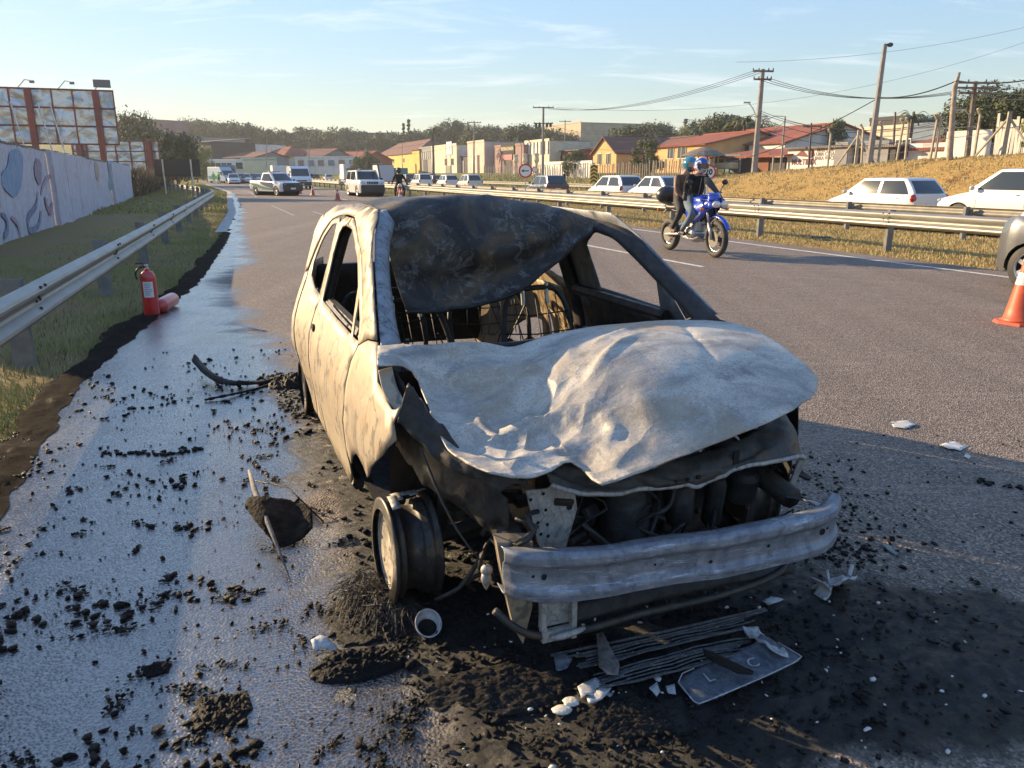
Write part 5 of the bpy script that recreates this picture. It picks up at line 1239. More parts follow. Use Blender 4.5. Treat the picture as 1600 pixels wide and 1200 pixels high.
def hatch(label, u, n, paint, L=4.0, W=1.68, H_=1.46, detail=False, **k):
    x, y = lane(u, n); t = place('parked_car' if 0 else 'hatchback', label, 'car', x, y, HEAD_AWAY, Z2, FG); 
    car_shape(t, L, W, H_, paint, belt=.90, cab=(.22, .42, .87, .985), hood=(0, 0, .22, .88), wb=(.19, .80), r=.29, detail=detail, **k); return t
# near-most on the far carriageway
h1 = hatch('white hatchback on the far road with the beige headrests showing through its rear window', 1385, 22.6, white_paint, 4.0, 1.68, 1.44, True)
mb = MB(); mb.ball((.1, -1.62, 1.16), (.30, .08, .11)); mb.build('seat_headrest', M('beige_fabric', (.5, .42, .26), .8), h1, smooth=True)
x, y = lane(1618, 22.0); t = place('suv', 'white sport utility vehicle at the right edge of the picture, nose to the left', 'car', x, y, HEAD_AWAY, Z2, FG)
car_shape(t, 4.8, 1.9, 1.72, white_paint, belt=1.12, nose=.84, hood=(0, 0, .24, 1.08), cab=(.22, .40, .86, .98), wb=(.18, .79), r=.37, lower=.3, trim=black, roofw=.78)
x, y = lane(1030, 22.6); t = place('sedan', 'white car on the far road half hidden behind the motorcycle riders', 'car', x, y, HEAD_AWAY, Z2, FG); car_shape(t, 4.2, 1.7, 1.46, white_paint, cab=(.24, .42, .76, .92), tailz=.94)
hatch('white sedan with dark sloping rear window, left of the motorcycle riders', 962, 22.4, white_paint, 4.3, 1.74, 1.48, True)
hatch('black hatchback on the far road below the round arrow sign', 854, 22.4, darkblue_paint, 3.9, 1.68, 1.46, True)
hatch('pale boxy hatchback in the queue, right end of the distant row', 733, 24.5, cream_paint, 3.8, 1.6, 1.5)
hatch('small white hatchback between the boxy pale one and the dark one', 699, 24.5, white_paint, 3.8, 1.62, 1.45)
hatch('dark saloon low in the queue, just right of the white estate', 678, 27.0, darkgrey_paint, 4.2, 1.7, 1.40)
hatch('white estate car with a roof bar in the distant queue, behind the black motorcyclist', 658, 23.5, white_paint, 4.2, 1.7, 1.56)
hatch('burgundy car tucked behind the white estate', 668, 27.0, purple_paint, 4.1, 1.7, 1.55)
hatch('dark green car under the teal truck', 637, 25.5, darkgrey_paint, 4.1, 1.7, 1.5)
hatch('white and red hatchback behind the guardrail between the van and the off-road car', 512, 25.0, white_paint, 3.9, 1.7, 1.48)
hatch('dark grey car behind the guardrail right of the white van', 492, 25.0, darkgrey_paint, 4.1, 1.7, 1.46)
# distant queue on the left
for k, (u, n, pt, lb) in enumerate([(365, 16, white_paint, 'white car in the distant queue right of the ambulance'), (374, 19, darkgrey_paint, 'dark car in the distant queue left of the pickup'), (384, 16, white_paint, 'pale car right above the pickup bed in the distant queue'), (393, 20, darkgrey_paint, 'black car in the distant queue behind the pickup cab'), (402, 16, silver_paint, 'silver car at the back of the distant queue')]):
    d = ray(u, 279); Yd = 118+6*k; p = AT(u, 279, Yd); t = place('distant_car', lb, 'car', p.x, p.y, HEAD_IN, 0, 'distant queue of cars'); car_shape(t, 4.1, 1.7, 1.48, pt, detail=False)
# trucks
def box_truck(label, u, n, col, boxcol, L=6.0, W=2.2, H_=3.1, head=HEAD_AWAY, cabcol=None, logo=None, Yd=None):
    if Yd: p = AT(u, 270, Yd); x, y = p.x, p.y
    else: x, y = lane(u, n)
    t = place('box_truck', label, 'truck', x, y, head, Z2)
    mb = MB(); mb.box((0, -.9, .55+(H_-.55)/2), (W, L-1.8, H_-.55)); b = mb.build('cargo_box', boxcol, t, bevel=.03)
    if logo:
        m_ = MB(); m_.box((0, -.9-(L-1.8)/2-.01, H_*.72), (W*.55, .02, .35)); m_.build('box_logo', logo, b)
    m2 = MB(); m2.prism([(L/2-1.7, .5), (L/2-.05, .5), (L/2, 1.1), (L/2-.25, 1.35), (L/2-.7, 2.1), (L/2-1.7, 2.15)], lambda p: (-W*.46, p[0], p[1]), lambda p: (W*.46, p[0], p[1])); m2.build('cab', cabcol or col, t, bevel=.04)
    m3 = MB(); m3.add([(-W*.4, L/2-.27, 1.42), (W*.4, L/2-.27, 1.42), (W*.4, L/2-.66, 2.04), (-W*.4, L/2-.66, 2.04)], [(0, 1, 2, 3)]); m3.build('windscreen', glass, t, fixn=False)
    for sx in (-1, 1):
        m4 = MB(); m4.box((sx*(W*.46+.005), L/2-1.15, 1.72), (.01, .7, .5)); m4.build('side_window', glass, t)
        m5 = MB(); m5.box((sx*W*.38, L/2+.01, .8), (.3, .04, .16)); m5.build('headlight', clear_lamp, t)
        m6 = MB(); m6.box((sx*W*.42, -.9-(L-1.8)/2-.02, .62), (.2, .04, .12)); m6.build('tail_light', red_lamp, t)
        for yy in (L/2-1.0, -L/2+1.5): add_wheel(t, sx*(W/2-.16), yy, .40, .24, sx, False, False)
    m7 = MB(); m7.box((0, 0, .45), (W*.8, L*.9, .2)); m7.build('chassis', black, t)
    return t
greybox = M('grey_truck_box', (.38, .42, .46), .5); whitebox = M('white_truck_box', (.62, .62, .60), .5); teal = M('teal_truck', (.05, .20, .20), .4)
box_truck('white box truck with a dark logo on its rear doors, right of the striped pickup', 542, 26.0, white_paint, whitebox, H_=3.3, logo=M('grey_logo', (.12, .14, .17), .6))
box_truck('pale grey box truck next to the leaning solar panel pole', 597, 24.5, white_paint, greybox, H_=2.75)
box_truck('truck with teal bodywork behind the black motorcyclist', 620, 27.5, white_paint, teal, 5.5, 2.1, 2.4)
box_truck('small white truck beyond the van', 436, 0, white_paint, whitebox, 5, 2.0, 2.6, Yd=105)
# van on the near road
def van_shape(t, paint, L=4.8, W=1.95, H_=2.2, dark=True):
    prof = [(L/2, .35), (L/2+.04, .75), (L/2-.12, 1.05), (L/2-.55, 1.22), (L/2-1.35, 2.0), (L/2-1.8, H_), (-L/2+.1, H_), (-L/2, H_-.15), (-L/2, .35)]
    mb = MB(); n = len(prof); vs = []
    for f, k in ((-1, .93), (-.985, 1), (.985, 1), (1, .93)):
        for (y, z) in prof: vs.append((f*W/2*(1-.10*max(0, (z-1.1)/(H_-1.1))), y*(k if abs(y) > 1 else 1) if 0 else y, z))
    fs = [(i*n+k, i*n+(k+1) % n, (i+1)*n+(k+1) % n, (i+1)*n+k) for i in range(3) for k in range(n)]+[tuple(range(n)), tuple(3*n+k for k in range(n))]
    mb.add(vs, fs); mb.build('body', paint, t, smooth=False, bevel=.05)
    m2 = MB(); m2.add([(-W*.43, L/2-.59+.02, 1.27), (W*.43, L/2-.59+.02, 1.27), (W*.40, L/2-1.30+.03, 1.96), (-W*.40, L/2-1.30+.03, 1.96)], [(0, 1, 2, 3)]); m2.build('windscreen', glass, t, fixn=False)
    for sx in (-1, 1):
        m3 = MB(); m3.box((sx*(W/2*.965), L/2-1.35, 1.5), (.03, .75, .5)); m3.build('side_window', glass, t)
        m3 = MB(); m3.ball((sx*W*.40, L/2-.05, .92), (.17, .08, .10)); m3.build('headlight', clear_lamp, t, smooth=True)
        m3 = MB(); m3.box((sx*(W/2+.10), L/2-.95, 1.35), (.16, .1, .26)); m3.build('wing_mirror', black, t, bevel=.02)
        for yy in (L/2-.85, -L/2+.85): add_wheel(t, sx*(W/2-.12), yy, .32, .2, sx, False, False)
    m4 = MB(); m4.box((0, L/2+.03, .55), (W*.95, .10, .32)); m4.build('front_bumper', black, t, bevel=.03)
    m4 = MB(); m4.box((0, L/2+.03, .82), (W*.5, .05, .12)); m4.build('grille', black, t)
    m4 = MB(); m4.box((0, L/2+.09, .5), (.4, .012, .12)); m4.build('number_plate', plate_mat, t)
p = AT(467, 293.5, 70); t = place('white_van', 'plain white van driving towards the camera behind the orange cones', 'van', *G(468, 295.5), HEAD_IN); van_shape(t, white_paint)
# white off-road car
gp = G(563, 307.5); t = place('offroad_car', 'white off-road car with a seven slot grille, coming down the near road', 'car', gp[0], gp[1]+1.8, (.42, -.907))
car_shape(t, 4.25, 1.82, 1.70, white_paint, belt=1.08, nose=1.0, hood=(0, 0, .22, 1.10), cab=(.25, .36, .93, .99), wb=(.19, .80), r=.36, lower=.26, roofw=.80, front_dark=True, grille=False, trim=black, plate=True)
m_ = MB(); m_.box((0, 2.125, .56), (1.62, .08, .42)); m_.build('lower_grille', black, t, bevel=.03)
for k in range(7): m_ = MB(); m_.box((-.33+.11*k, 2.13, .90), (.07, .05, .17)); m_.build('grille_slot', hole, t)
for sx in (-1, 1): m_ = MB(); m_.lathe([(0, .03), (.10, .02), (.115, 0)], 18, Matrix.Translation((sx*.60, 2.11, .90))@Matrix.Rotation(-PI/2, 4, 'X')); m_.build('round_headlight', clear_lamp, t, smooth=True)
for sx in (-1, 1): m_ = MB(); m_.box((sx*.52, 0, 1.72), (.05, 2.2, .04)); m_.build('roof_rail', black, t)
# striped pickup turned across the lane
gp = G(424, 306); t = place('pickup_truck', 'white pickup with dark blue and green side stripes, parked across the near road', 'pickup', gp[0], gp[1]+1.2, (.74, -.673))
pk = car_shape(t, 4.45, 1.72, 1.56, white_paint, belt=.98, nose=.82, hood=(0, 0, .22, 1.0), cab=(.24, .40, .60, .66), deck=1.02, wb=(.185, .80), r=.32, lower=.3, front_dark=True, doors=1, grille=False, roofw=.78)
m_ = MB(); m_.box((0, 2.20, .66), (1.56, .09, .44)); m_.build('grille', black, t, bevel=.03)
m_ = MB(); m_.box((0, -1.45, 1.03), (1.35, 1.35, .03)); m_.build('load_bed', black, t)
navyp = M('navy_decal', (.02, .035, .12), .4); greenp = M('green_decal', (.03, .20, .09), .4)
for sx in (-1, 1):
    for nm, mt, poly in (('navy_stripe', navyp, [(1.0, .92), (.2, .93), (-.9, .98), (-.2, .72), (.4, .60), (1.0, .52)]), ('green_stripe', greenp, [(1.0, .50), (.3, .56), (-.5, .66), (-1.0, .78), (-1.9, .86), (-1.9, .80), (-1.2, .60), (-.3, .46), (1.0, .42)])):
        m_ = MB(); f = lambda p, d: (sx*(.852+d-.02*abs(p[1]-.65)), p[0], p[1]); m_.prism(poly, lambda p: f(p, .022), lambda p: f(p, .030)); m_.build(nm, mt, t)
m_ = MB(); m_.box((0, -.05, 1.61), (.9, .18, .07)); m_.build('light_bar', red_s, t, bevel=.02)
# ambulance, city bus, coach
p = AT(348, 282, 128); t = place('ambulance', 'blue and white ambulance parked at the far left end of the road', 'ambulance', p.x, p.y, (.75, -.66)); bw = M('blue_white_paint', (.30, .42, .52), .35); van_shape(t, bw, 5.6, 2.1, 2.5)
for sx in (-1, 1): m_ = MB(); m_.box((sx*1.06, -1.2, .9), (.02, 2.6, .5)); m_.build('blue_panel', M('ambulance_blue', (.04, .10, .22), .4), t)
def bus(label, cat, u, Yd, L, W, H_, mat, head, stripe):
    p = AT(u, 270, Yd); t = place(cat, label, 'bus', p.x, p.y, head, .0)
    mb = MB(); mb.box((0, 0, .45+(H_-.45)/2), (W, L, H_-.45)); mb.build('body', mat, t, bevel=.12)
    for sx in (-1, 1):
        k = int(L/1.5)
        for i in range(k): m_ = MB(); m_.box((sx*(W/2+.01), -L/2+.9+i*(L-1.4)/k+.3, H_*.66), (.02, (L-1.4)/k*.9, H_*.24)); m_.build('side_window', glass, t)
        m_ = MB(); m_.box((sx*(W/2+.012), 0, H_*.38), (.02, L*.6, .35)); m_.build('side_stripe', stripe, t)
        for yy in (L/2-2.0, -L/2+2.2): add_wheel(t, sx*(W/2-.15), yy, .48, .28, sx, False, False)
    m_ = MB(); m_.box((0, L/2+.01, H_*.62), (W*.9, .03, H_*.36)); m_.build('windscreen', glass, t, bevel=.05)
    return t
bus('white coach with red lettering stripe, highest vehicle at the far left', 'coach', 341, 175, 11, 2.6, 3.6, whitebox, (.96, -.28), red_s).location.z = .9
bus('grey blue city bus just right of the ambulance', 'city_bus', 357, 140, 6, 2.4, 2.9, M('bus_blue', (.10, .16, .22), .4), (.3, -.95), bw)
# silver-grey car entering at the right edge
x0, y0 = G(1597, 457)
hd = Vector((-.40, .9165)).normalized()    # nose points up the road
t = place('grey_car', 'dark grey car cut off by the right edge of the picture behind the large cone', 'car', x0+1.46, y0-.84, (-hd.x, -hd.y)); GC = t
car_shape(t, 3.9, 1.66, 1.50, grey_paint, belt=.93, nose=.74, hood=(0, 0, .24, .98), cab=(.22, .40, .80, .95), wb=(.185, .872), r=.30, lower=.22, rear_lamps=False)
mb = MB(); mb.box((.62, -1.94, .52), (.16, .05, .05)); mb.build('reflector', red_lamp, t)
# ================================================================= PEOPLE
skin_m = M('skin', (.42, .24, .16), .6); jacket_b = M('black_jacket', (.010, .010, .011), .9, c2=(.02, .02, .022), spec=.15, scale=9, bmp=.4, bscale=14); jeans = M('blue_jeans', (.07, .11, .15), .85, c2=(.13, .18, .23), scale=10, bmp=.3, bscale=16)
brown_j = M('brown_jacket', (.17, .09, .055), .6, c2=(.10, .055, .035), scale=8, bmp=.4, bscale=14); dark_trouser = M('dark_trousers', (.02, .02, .024), .8); shoe_m = M('dark_shoe', (.02, .018, .017), .6); glove_m = M('black_glove', (.012, .012, .012), .6)
def figure(t, J, mats, gloves=True, s=1.0):
    """J: joint positions. one continuous skinned surface, materials by region"""
    V = []; E = []; R = []; REG = []
    def vtx(p, r, reg): V.append(Vector(p)); R.append(r*s); REG.append(reg); return len(V)-1
    pel = vtx(J['pelvis'], (.14), 'leg'); 
    sp = vtx(Vector(J['pelvis']).lerp(Vector(J['chest']), .5), .135, 'top'); ch = vtx(J['chest'], .155, 'top'); nk = vtx(J['neck'], .062, 'top'); hd_ = vtx(J['head'], .085, 'skin')
    E += [(pel, sp), (sp, ch), (ch, nk), (nk, hd_)]
    for a in ('L', 'R'):
        sh = vtx(J['sh'+a], .078, 'top'); el = vtx(J['el'+a], .052, 'top'); wr = vtx(J['wr'+a], .034, 'top'); E += [(ch, sh), (sh, el), (el, wr)]
        fwd = (Vector(J['wr'+a])-Vector(J['el'+a])).normalized(); pm_ = vtx(Vector(J['wr'+a])+fwd*.06, .034, 'hand'); E.append((wr, pm_))
        side = fwd.cross(Vector((0, 0, 1))).normalized(); dn = side.cross(fwd).normalized()
        for k in range(4):
            o = side*(.027-.018*k); L_ = (.030, .036, .034, .026)[k]
            b = vtx(Vector(J['wr'+a])+fwd*.10+o, .011, 'hand'); c_ = vtx(Vector(J['wr'+a])+fwd*(.10+L_)+o-dn*.012, .010, 'hand'); d_ = vtx(Vector(J['wr'+a])+fwd*(.10+L_)+o-dn*.042, .009, 'hand'); E += [(pm_, b), (b, c_), (c_, d_)]
        th = vtx(Vector(J['wr'+a])+fwd*.07+side*.045-dn*.01, .011, 'hand'); th2 = vtx(Vector(J['wr'+a])+fwd*.10+side*.05-dn*.03, .009, 'hand'); E += [(pm_, th), (th, th2)]
        hp = vtx(J['hip'+a], .105, 'leg'); kn = vtx(J['kn'+a], .072, 'leg'); an = vtx(J['an'+a], .045, 'leg'); ft = vtx(J['toe'+a], .038, 'shoe'); hl = vtx(Vector(J['an'+a])-Vector((0, 0, .06)), .044, 'shoe')
        E += [(pel, hp), (hp, kn), (kn, an), (an, hl), (hl, ft)]
    me = bpy.data.meshes.new('body'); me.from_pydata([tuple(v) for v in V], E, []); o = bpy.data.objects.new('body', me); COL.objects.link(o)
    md = o.modifiers.new('skin', 'SKIN'); md.use_smooth_shade = True
    for i, sv in enumerate(me.skin_vertices[0].data): sv.radius = (R[i], R[i])
    me.skin_vertices[0].data[0].use_root = True
    o.modifiers.new('sub', 'SUBSURF').levels = 1
    dg = bpy.context.evaluated_depsgraph_get(); dg.update(); m2 = bpy.data.meshes.new_from_object(o.evaluated_get(dg)); bpy.data.objects.remove(o)
    m2.name = 'body'; order = ['top', 'leg', 'shoe', 'hand', 'skin']; m2.materials.clear()
    for k in order: m2.materials.append(mats[k])
    pa = np.array([tuple(V[a]) for a, b in E]); pb = np.array([tuple(V[b]) for a, b in E]); reg = [REG[b] for a, b in E]
    for p in m2.polygons:
        c = np.array(p.center); ab = pb-pa; tt = np.clip(((c-pa)*ab).sum(1)/((ab*ab).sum(1)+1e-9), 0, 1); d = np.linalg.norm(pa+ab*tt[:, None]-c, axis=1); p.material_index = order.index(reg[int(d.argmin())]); p.use_smooth = True
    b = bpy.data.objects.new('body', m2); COL.objects.link(b); b.parent = t; return b
def helmet(t, c, shell, visor, yaw=0, open_=False, s=1.0):
    Mx = Matrix.Translation(c)@Matrix.Rotation(yaw, 4, 'Z')@Matrix.Scale(s, 4)
    def f(a, b):
        th = a*2*PI; ph = (b-.5)*PI*.99; r = .155
        x = .132*math.cos(ph)*math.cos(th); y = .158*math.cos(ph)*math.sin(th); z = .145*math.sin(ph)
        if z < -.05: z = -.05+(z+.05)*1.1; x *= .93; y *= .96+.10*(y > 0)
        return Mx@Vector((x, y, z))
    mb = MB(); mb.grid(f, 26, 16, cu=True); h = mb.build('helmet', shell, t, smooth=True)
    m2 = MB(); m2.grid(lambda a, b: Mx@Vector((.139*math.sin((a-.5)*2.3), .164*math.cos((a-.5)*2.3), -.055+.085*b)), 14, 5); m2.build('visor', visor, h, smooth=True, fixn=False); return h
# ================================================================= MOTORCYCLE WITH TWO RIDERS
bluep = M('blue_motorcycle_paint', (.008, .045, .42), .22, coat=.9); bluew = M('light_blue_decal', (.5, .56, .68), .3)
fr = Vector(G(1117, 403)); rr_ = Vector(G(1046, 391)); hd = (fr-rr_).normalized(); mid = (fr+rr_)/2
MOTO = T('motorcycle', 'blue touring motorcycle with a small windscreen and black top case, riding towards the camera', 'motorcycle', (mid.x, mid.y, .006), hrot(hd.x, hd.y))
wbm = (fr-rr_).length/2
def bikewheel(y, r, w, rt):
    mb = MB(); Rm = Matrix.Translation((0, y, r))@Matrix.Rotation(PI/2, 4, 'Y'); mb.tube([Rm@Vector(((r-w*.5)*math.cos(a), (r-w*.5)*math.sin(a), 0)) for a in np.linspace(0, 2*PI, 41)[:-1]], w*.5, 10, closed=True); wh = mb.build('wheel', rubber, MOTO, smooth=True)
    m2 = MB(); q = r-w*1.0
    m2.tube([Rm@Vector((q*math.cos(a), q*math.sin(a), 0)) for a in np.linspace(0, 2*PI, 41)[:-1]], .016, 6, closed=True); m2.build('rim', M('polished_rim', (.5, .48, .43), .3, .9), wh, smooth=True)
    m3 = MB()
    for k in range(28):
        a = k*2*PI/28; s_ = 1 if k % 2 else -1; m3.tube([Rm@Vector((.05*math.cos(a+.5), .05*math.sin(a+.5), .04*s_)), Rm@Vector((q*math.cos(a), q*math.sin(a), 0))], .0035, 3, cap=False)
    o = m3.build('spokes', M('spoke_steel', (.25, .25, .25), .4, .8), wh); o['kind'] = 'stuff'
    m4 = MB(); m4.lathe([(0, -.06), (.05, -.06), (.05, .06), (0, .06)], 14, Rm); m4.lathe([(.10, .065), (.145, .065), (.145, .070), (.10, .070)], 24, Rm); m4.lathe([(.10, -.065), (.145, -.065), (.145, -.070), (.10, -.070)], 24, Rm); m4.build('brake_disc', M('disc_steel', (.16, .15, .14), .45, .6), wh)
bikewheel(wbm, .335, .11, 0); bikewheel(-wbm, .32, .13, 0)
def bt(name, segs, mat, n=8, smooth=True, par=None):
    mb = MB()
    for pts, r in segs: mb.tube(pts, r, n)
    return mb.build(name, mat, par or MOTO, smooth=smooth)
for sx in (-1, 1): bt('fork_leg', [([(sx*.10, wbm, .33), (sx*.10, wbm-.12, .62)], .030), ([(sx*.10, wbm-.12, .62), (sx*.10, wbm-.24, .95)], .021)], alu)
bt('frame', [([(0, wbm-.25, .92), (0, wbm-.45, .70), (0, .1, .50), (0, -.1, .34)], .028), ([(.09, -.05, .75), (.10, -.55, .80), (.08, -.85, .86)], .018), ([(-.09, -.05, .75), (-.10, -.55, .80), (-.08, -.85, .86)], .018)], black)
bt('swingarm', [([(.12, -.05, .38), (.11, -wbm, .32)], .026), ([(-.12, -.05, .38), (-.11, -wbm, .32)], .026)], alu)
mb = MB(); mb.lathe([(.10, -.16), (.13, -.12), (.13, .12), (.10, .16)], 16, Matrix.Translation((0, .12, .40))@Matrix.Rotation(PI/2, 4, 'Y')); mb.box((0, .16, .56), (.22, .22, .26)); mb.box((0, .02, .40), (.28, .3, .22)); mb.build('engine', alu, MOTO, bevel=.02)
mb = MB(); mb.grid(lambda a, b: ((a-.5)*.30, .42-.45*b, .30-.07*math.sin(b*2.6)+.10*abs(a-.5)**1.5*4*.5), 7, 7); mb.build('bash_plate', alu, MOTO, smooth=True, solid=.006)
bt('exhaust_pipe', [([cr1([(-.05, .30, .58), (-.12, .38, .40), (-.14, .25, .26), (-.15, -.1, .30), (-.16, -.35, .50)], t) for t in np.linspace(0, 1, 20)], .024)], M('brown_chrome', (.35, .28, .22), .3, .9))
mb = MB(); mb.lathe([(.03, 0), (.065, .04), (.07, .10), (.07, .44), (.055, .50), (0, .50)], 16, Matrix.Translation((-.19, -.38, .54))@Matrix.Rotation(math.radians(103), 4, 'X')); mb.build('muffler', M('bright_muffler', (.62, .60, .54), .28, .85), MOTO, smooth=True, auto=40)
def fair(a, b):    # half fairing shell: a along length 0 tail .. 1 nose, b bottom .. top
    y = .02+.80*a; hw = .19*math.sqrt(max(0, 1-(max(0, a-.35)/.66)**2.2))+.01; zb = .62+.30*a-.22*math.sin(a*PI)*(1-a); zt = .95+.14*a
    return hw*(1-.35*(2*b-1)**2), y, zb+(zt-zb)*b
for sx in (-1, 1):
    mb = MB(); mb.grid(lambda a, b: (lambda p: (sx*p[0], p[1], p[2]))(fair(a, b)), 18, 9); f_ = mb.build('side_fairing', bluep, MOTO, smooth=True, solid=.008)
    m2 = MB()
    q = [(.10, .30), (.30, .78), (.40, .80), (.28, .40), (.48, .26), (.60, .34), (.56, .18), (.26, .14)]
    sheet(m2, q, [], .05, lambda a, b: (lambda p: (sx*(p[0]+.004), p[1], p[2]))(fair(a, b))); m2.build('white_swoosh', bluew, f_, fixn=False, solid=.002)
mb = MB(); mb.grid(lambda a, b: ((a-.5)*.34*(1-.25*b), .74-.62*b+.06*(1-(2*a-1)**2)*(1-b), 1.03+.02*b+.05*(1-(2*a-1)**2)), 11, 10); mb.build('tank', bluep, MOTO, smooth=True, solid=.02)
mb = MB(); mb.ball((0, .30, .99), (.15, .28, .13), 18, 10); mb.build('tank_top', bluep, MOTO, smooth=True)
mb = MB(); mb.grid(lambda a, b: (.17*math.sin((a-.5)*2.6)*(1-.3*b), .62+.24*math.cos((a-.5)*2.6)*(1-.25*b)-.08*b, .90+.26*b), 15, 8); mb.build('front_cowl', bluep, MOTO, smooth=True, solid=.01)
for sx in (-1, 1): mb = MB(); mb.ball((sx*.085, .845, .955), (.085, .045, .060), 14, 9); mb.build('headlight', M('warm_headlight', (.75, .66, .55), .12, .2), MOTO, smooth=True)
wsm, N, L, B = newmat('clear_windscreen'); B.inputs['Base Color'].default_value = (.7, .75, .76, 1); B.inputs['Roughness'].default_value = .05; B.inputs['Alpha'].default_value = .07
mb = MB(); mb.grid(lambda a, b: (.20*math.sin((a-.5)*2.4)*(1-.35*b*b), .58+.20*math.cos((a-.5)*2.4)-.20*b, 1.13+.30*b), 15, 10); mb.build('windscreen', wsm, MOTO, smooth=True)
mb = MB(); mb.grid(lambda a, b: (.065*(2*a-1)*(1-.3*abs(2*b-1)), wbm+.40*math.sin((b-.42)*2.0)-.0, .335+.40*math.cos((b-.42)*2.0)+.03*(1-(2*a-1)**2)), 7, 16); mb.build('front_fender', bluep, MOTO, smooth=True, solid=.008)
for sx in (-1, 1):
    mb = MB(); mb.tube([(sx*.15, .66, .88), (sx*.24, .66, .87)], .012, 6); b_ = mb.build('indicator_stalk', black, MOTO); m2 = MB(); m2.ball((sx*.27, .67, .87), (.045, .03, .028)); m2.build('indicator', amber, b_, smooth=True)
    mb = MB(); mb.tube([(sx*.16, .42, 1.10), (sx*.36, .30, 1.16), (sx*.42, .26, 1.15)], .014, 6); mb.build('handlebar', black, MOTO, smooth=True)
    mb = MB(); mb.tube([(sx*.30, .36, 1.14), (sx*.36, .40, 1.30)], .008, 5); mb.ball((sx*.38, .40, 1.34), (.07, .03, .05)); mb.build('mirror', black, MOTO, smooth=True)
mb = MB(); mb.grid(lambda a, b: ((a-.5)*.28, .12-.95*b, .86+.07*ss(.35, .5, b)+.02*math.sin(b*6)-.04*(2*a-1)**2), 7, 14); mb.build('seat', black, MOTO, smooth=True, solid=.08)
mb = MB(); mb.ball((0, -.98, 1.08), (.23, .20, .18), 22, 12); mb.build('top_case', M('black_top_case', (.02, .021, .022), .32), MOTO, smooth=True)
bt('rear_rack', [([(.1, -.6, .86), (.1, -1.0, .90)], .012), ([(-.1, -.6, .86), (-.1, -1.0, .90)], .012), ([(0, -.9, .88), (0, -1.05, .72)], .02)], alu)
for sx in (-1, 1): mb = MB(); mb.ball((sx*.16, -1.0, .80), (.04, .02, .025)); mb.build('rear_indicator', amber, MOTO, smooth=True)
for sx in (-1, 1): bt('footrest', [([(sx*.1, -.10, .40), (sx*.24, -.10, .40)], .014)], alu)
def seated(base_y, lean, army, armz, kz, ky, foot, sx_=1):
    J = {'pelvis': (0, base_y, .98), 'chest': (0, base_y+lean*.6, 1.30), 'neck': (0, base_y+lean, 1.47), 'head': (0, base_y+lean+.03, 1.58)}
    for a, sx in (('L', 1), ('R', -1)):
        J['sh'+a] = (sx*.18, base_y+lean*.8, 1.41); J['el'+a] = (sx*(.30 if armz > 1.05 else .26), (base_y+army)/2+lean*.5-.02, (1.41+armz)/2-.03); J['wr'+a] = (sx*(.36 if armz > 1.05 else .12), army, armz)
        J['hip'+a] = (sx*.10, base_y+.02, .95); J['kn'+a] = (sx*.24, ky, kz); J['an'+a] = (sx*.21, foot[0], foot[1]); J['toe'+a] = (sx*.24, foot[0]+.17, foot[1]-.07)
    return J
rid = T('person', 'rider in black jacket and blue jeans wearing a blue and white full face helmet', 'person', MOTO.location, MOTO.rotation_euler.z)
figure(rid, seated(-.06, .16, .24, 1.13, .78, .36, (-.04, .46)), {'top': jacket_b, 'leg': jeans, 'shoe': shoe_m, 'hand': glove_m, 'skin': skin_m}, s=1.14)
hm, N, L, B = newmat('blue_white_helmet'); v = coords(N); L.new(ramp(N, L, noise_node(N, L, v, 6, 1, .4, 1.5), [(.0, (.03, .08, .34)), (.50, (.03, .08, .34)), (.53, (.62, .64, .68)), (.62, (.60, .62, .66)), (.65, (.50, .10, .12))]), B.inputs['Base Color']); B.inputs['Roughness'].default_value = .2
helmet(rid, Vector((0, .16, 1.64)), hm, glass)
mb = MB(); mb.tube([(0, .20, 1.42), (0, .15, 1.2), (0, .08, 1.0)], .007, 5); mb.build('jacket_zip', alu, rid)
pas = T('person', 'pillion passenger in a brown jacket and teal open face helmet, hands round the rider', 'person', MOTO.location, MOTO.rotation_euler.z)
figure(pas, seated(-.44, .10, -.10, 1.03, .80, -.06, (-.38, .48)), {'top': brown_j, 'leg': dark_trouser, 'shoe': M('brown_shoe', (.14, .08, .06), .7), 'hand': skin_m, 'skin': skin_m})
helmet(pas, Vector((-.07, -.32, 1.67)), M('teal_helmet', (.015, .16, .24), .15, coat=1, spec=.8), M('clear_visor', (.32, .24, .20), .15), yaw=.25)
# face behind the open visor
mb = MB(); mb.ball((-.07-.02, -.32+.105, 1.635), (.075, .07, .095), 12, 9); fc = mb.build('face', skin_m, pas, smooth=True)
mb = MB(); mb.ball((-.10, -.145, 1.63), (.014, .02, .02)); mb.build('nose', skin_m, fc, smooth=True)
for e_ in (-.035, .035): mb = MB(); mb.ball((-.095+e_, -.155, 1.662), (.014, .008, .008)); mb.build('eye', black, fc, smooth=True)
mb = MB(); mb.ball((-.10, -.152, 1.595), (.022, .008, .006)); mb.build('mouth', M('lips', (.35, .12, .10), .6), fc, smooth=True)
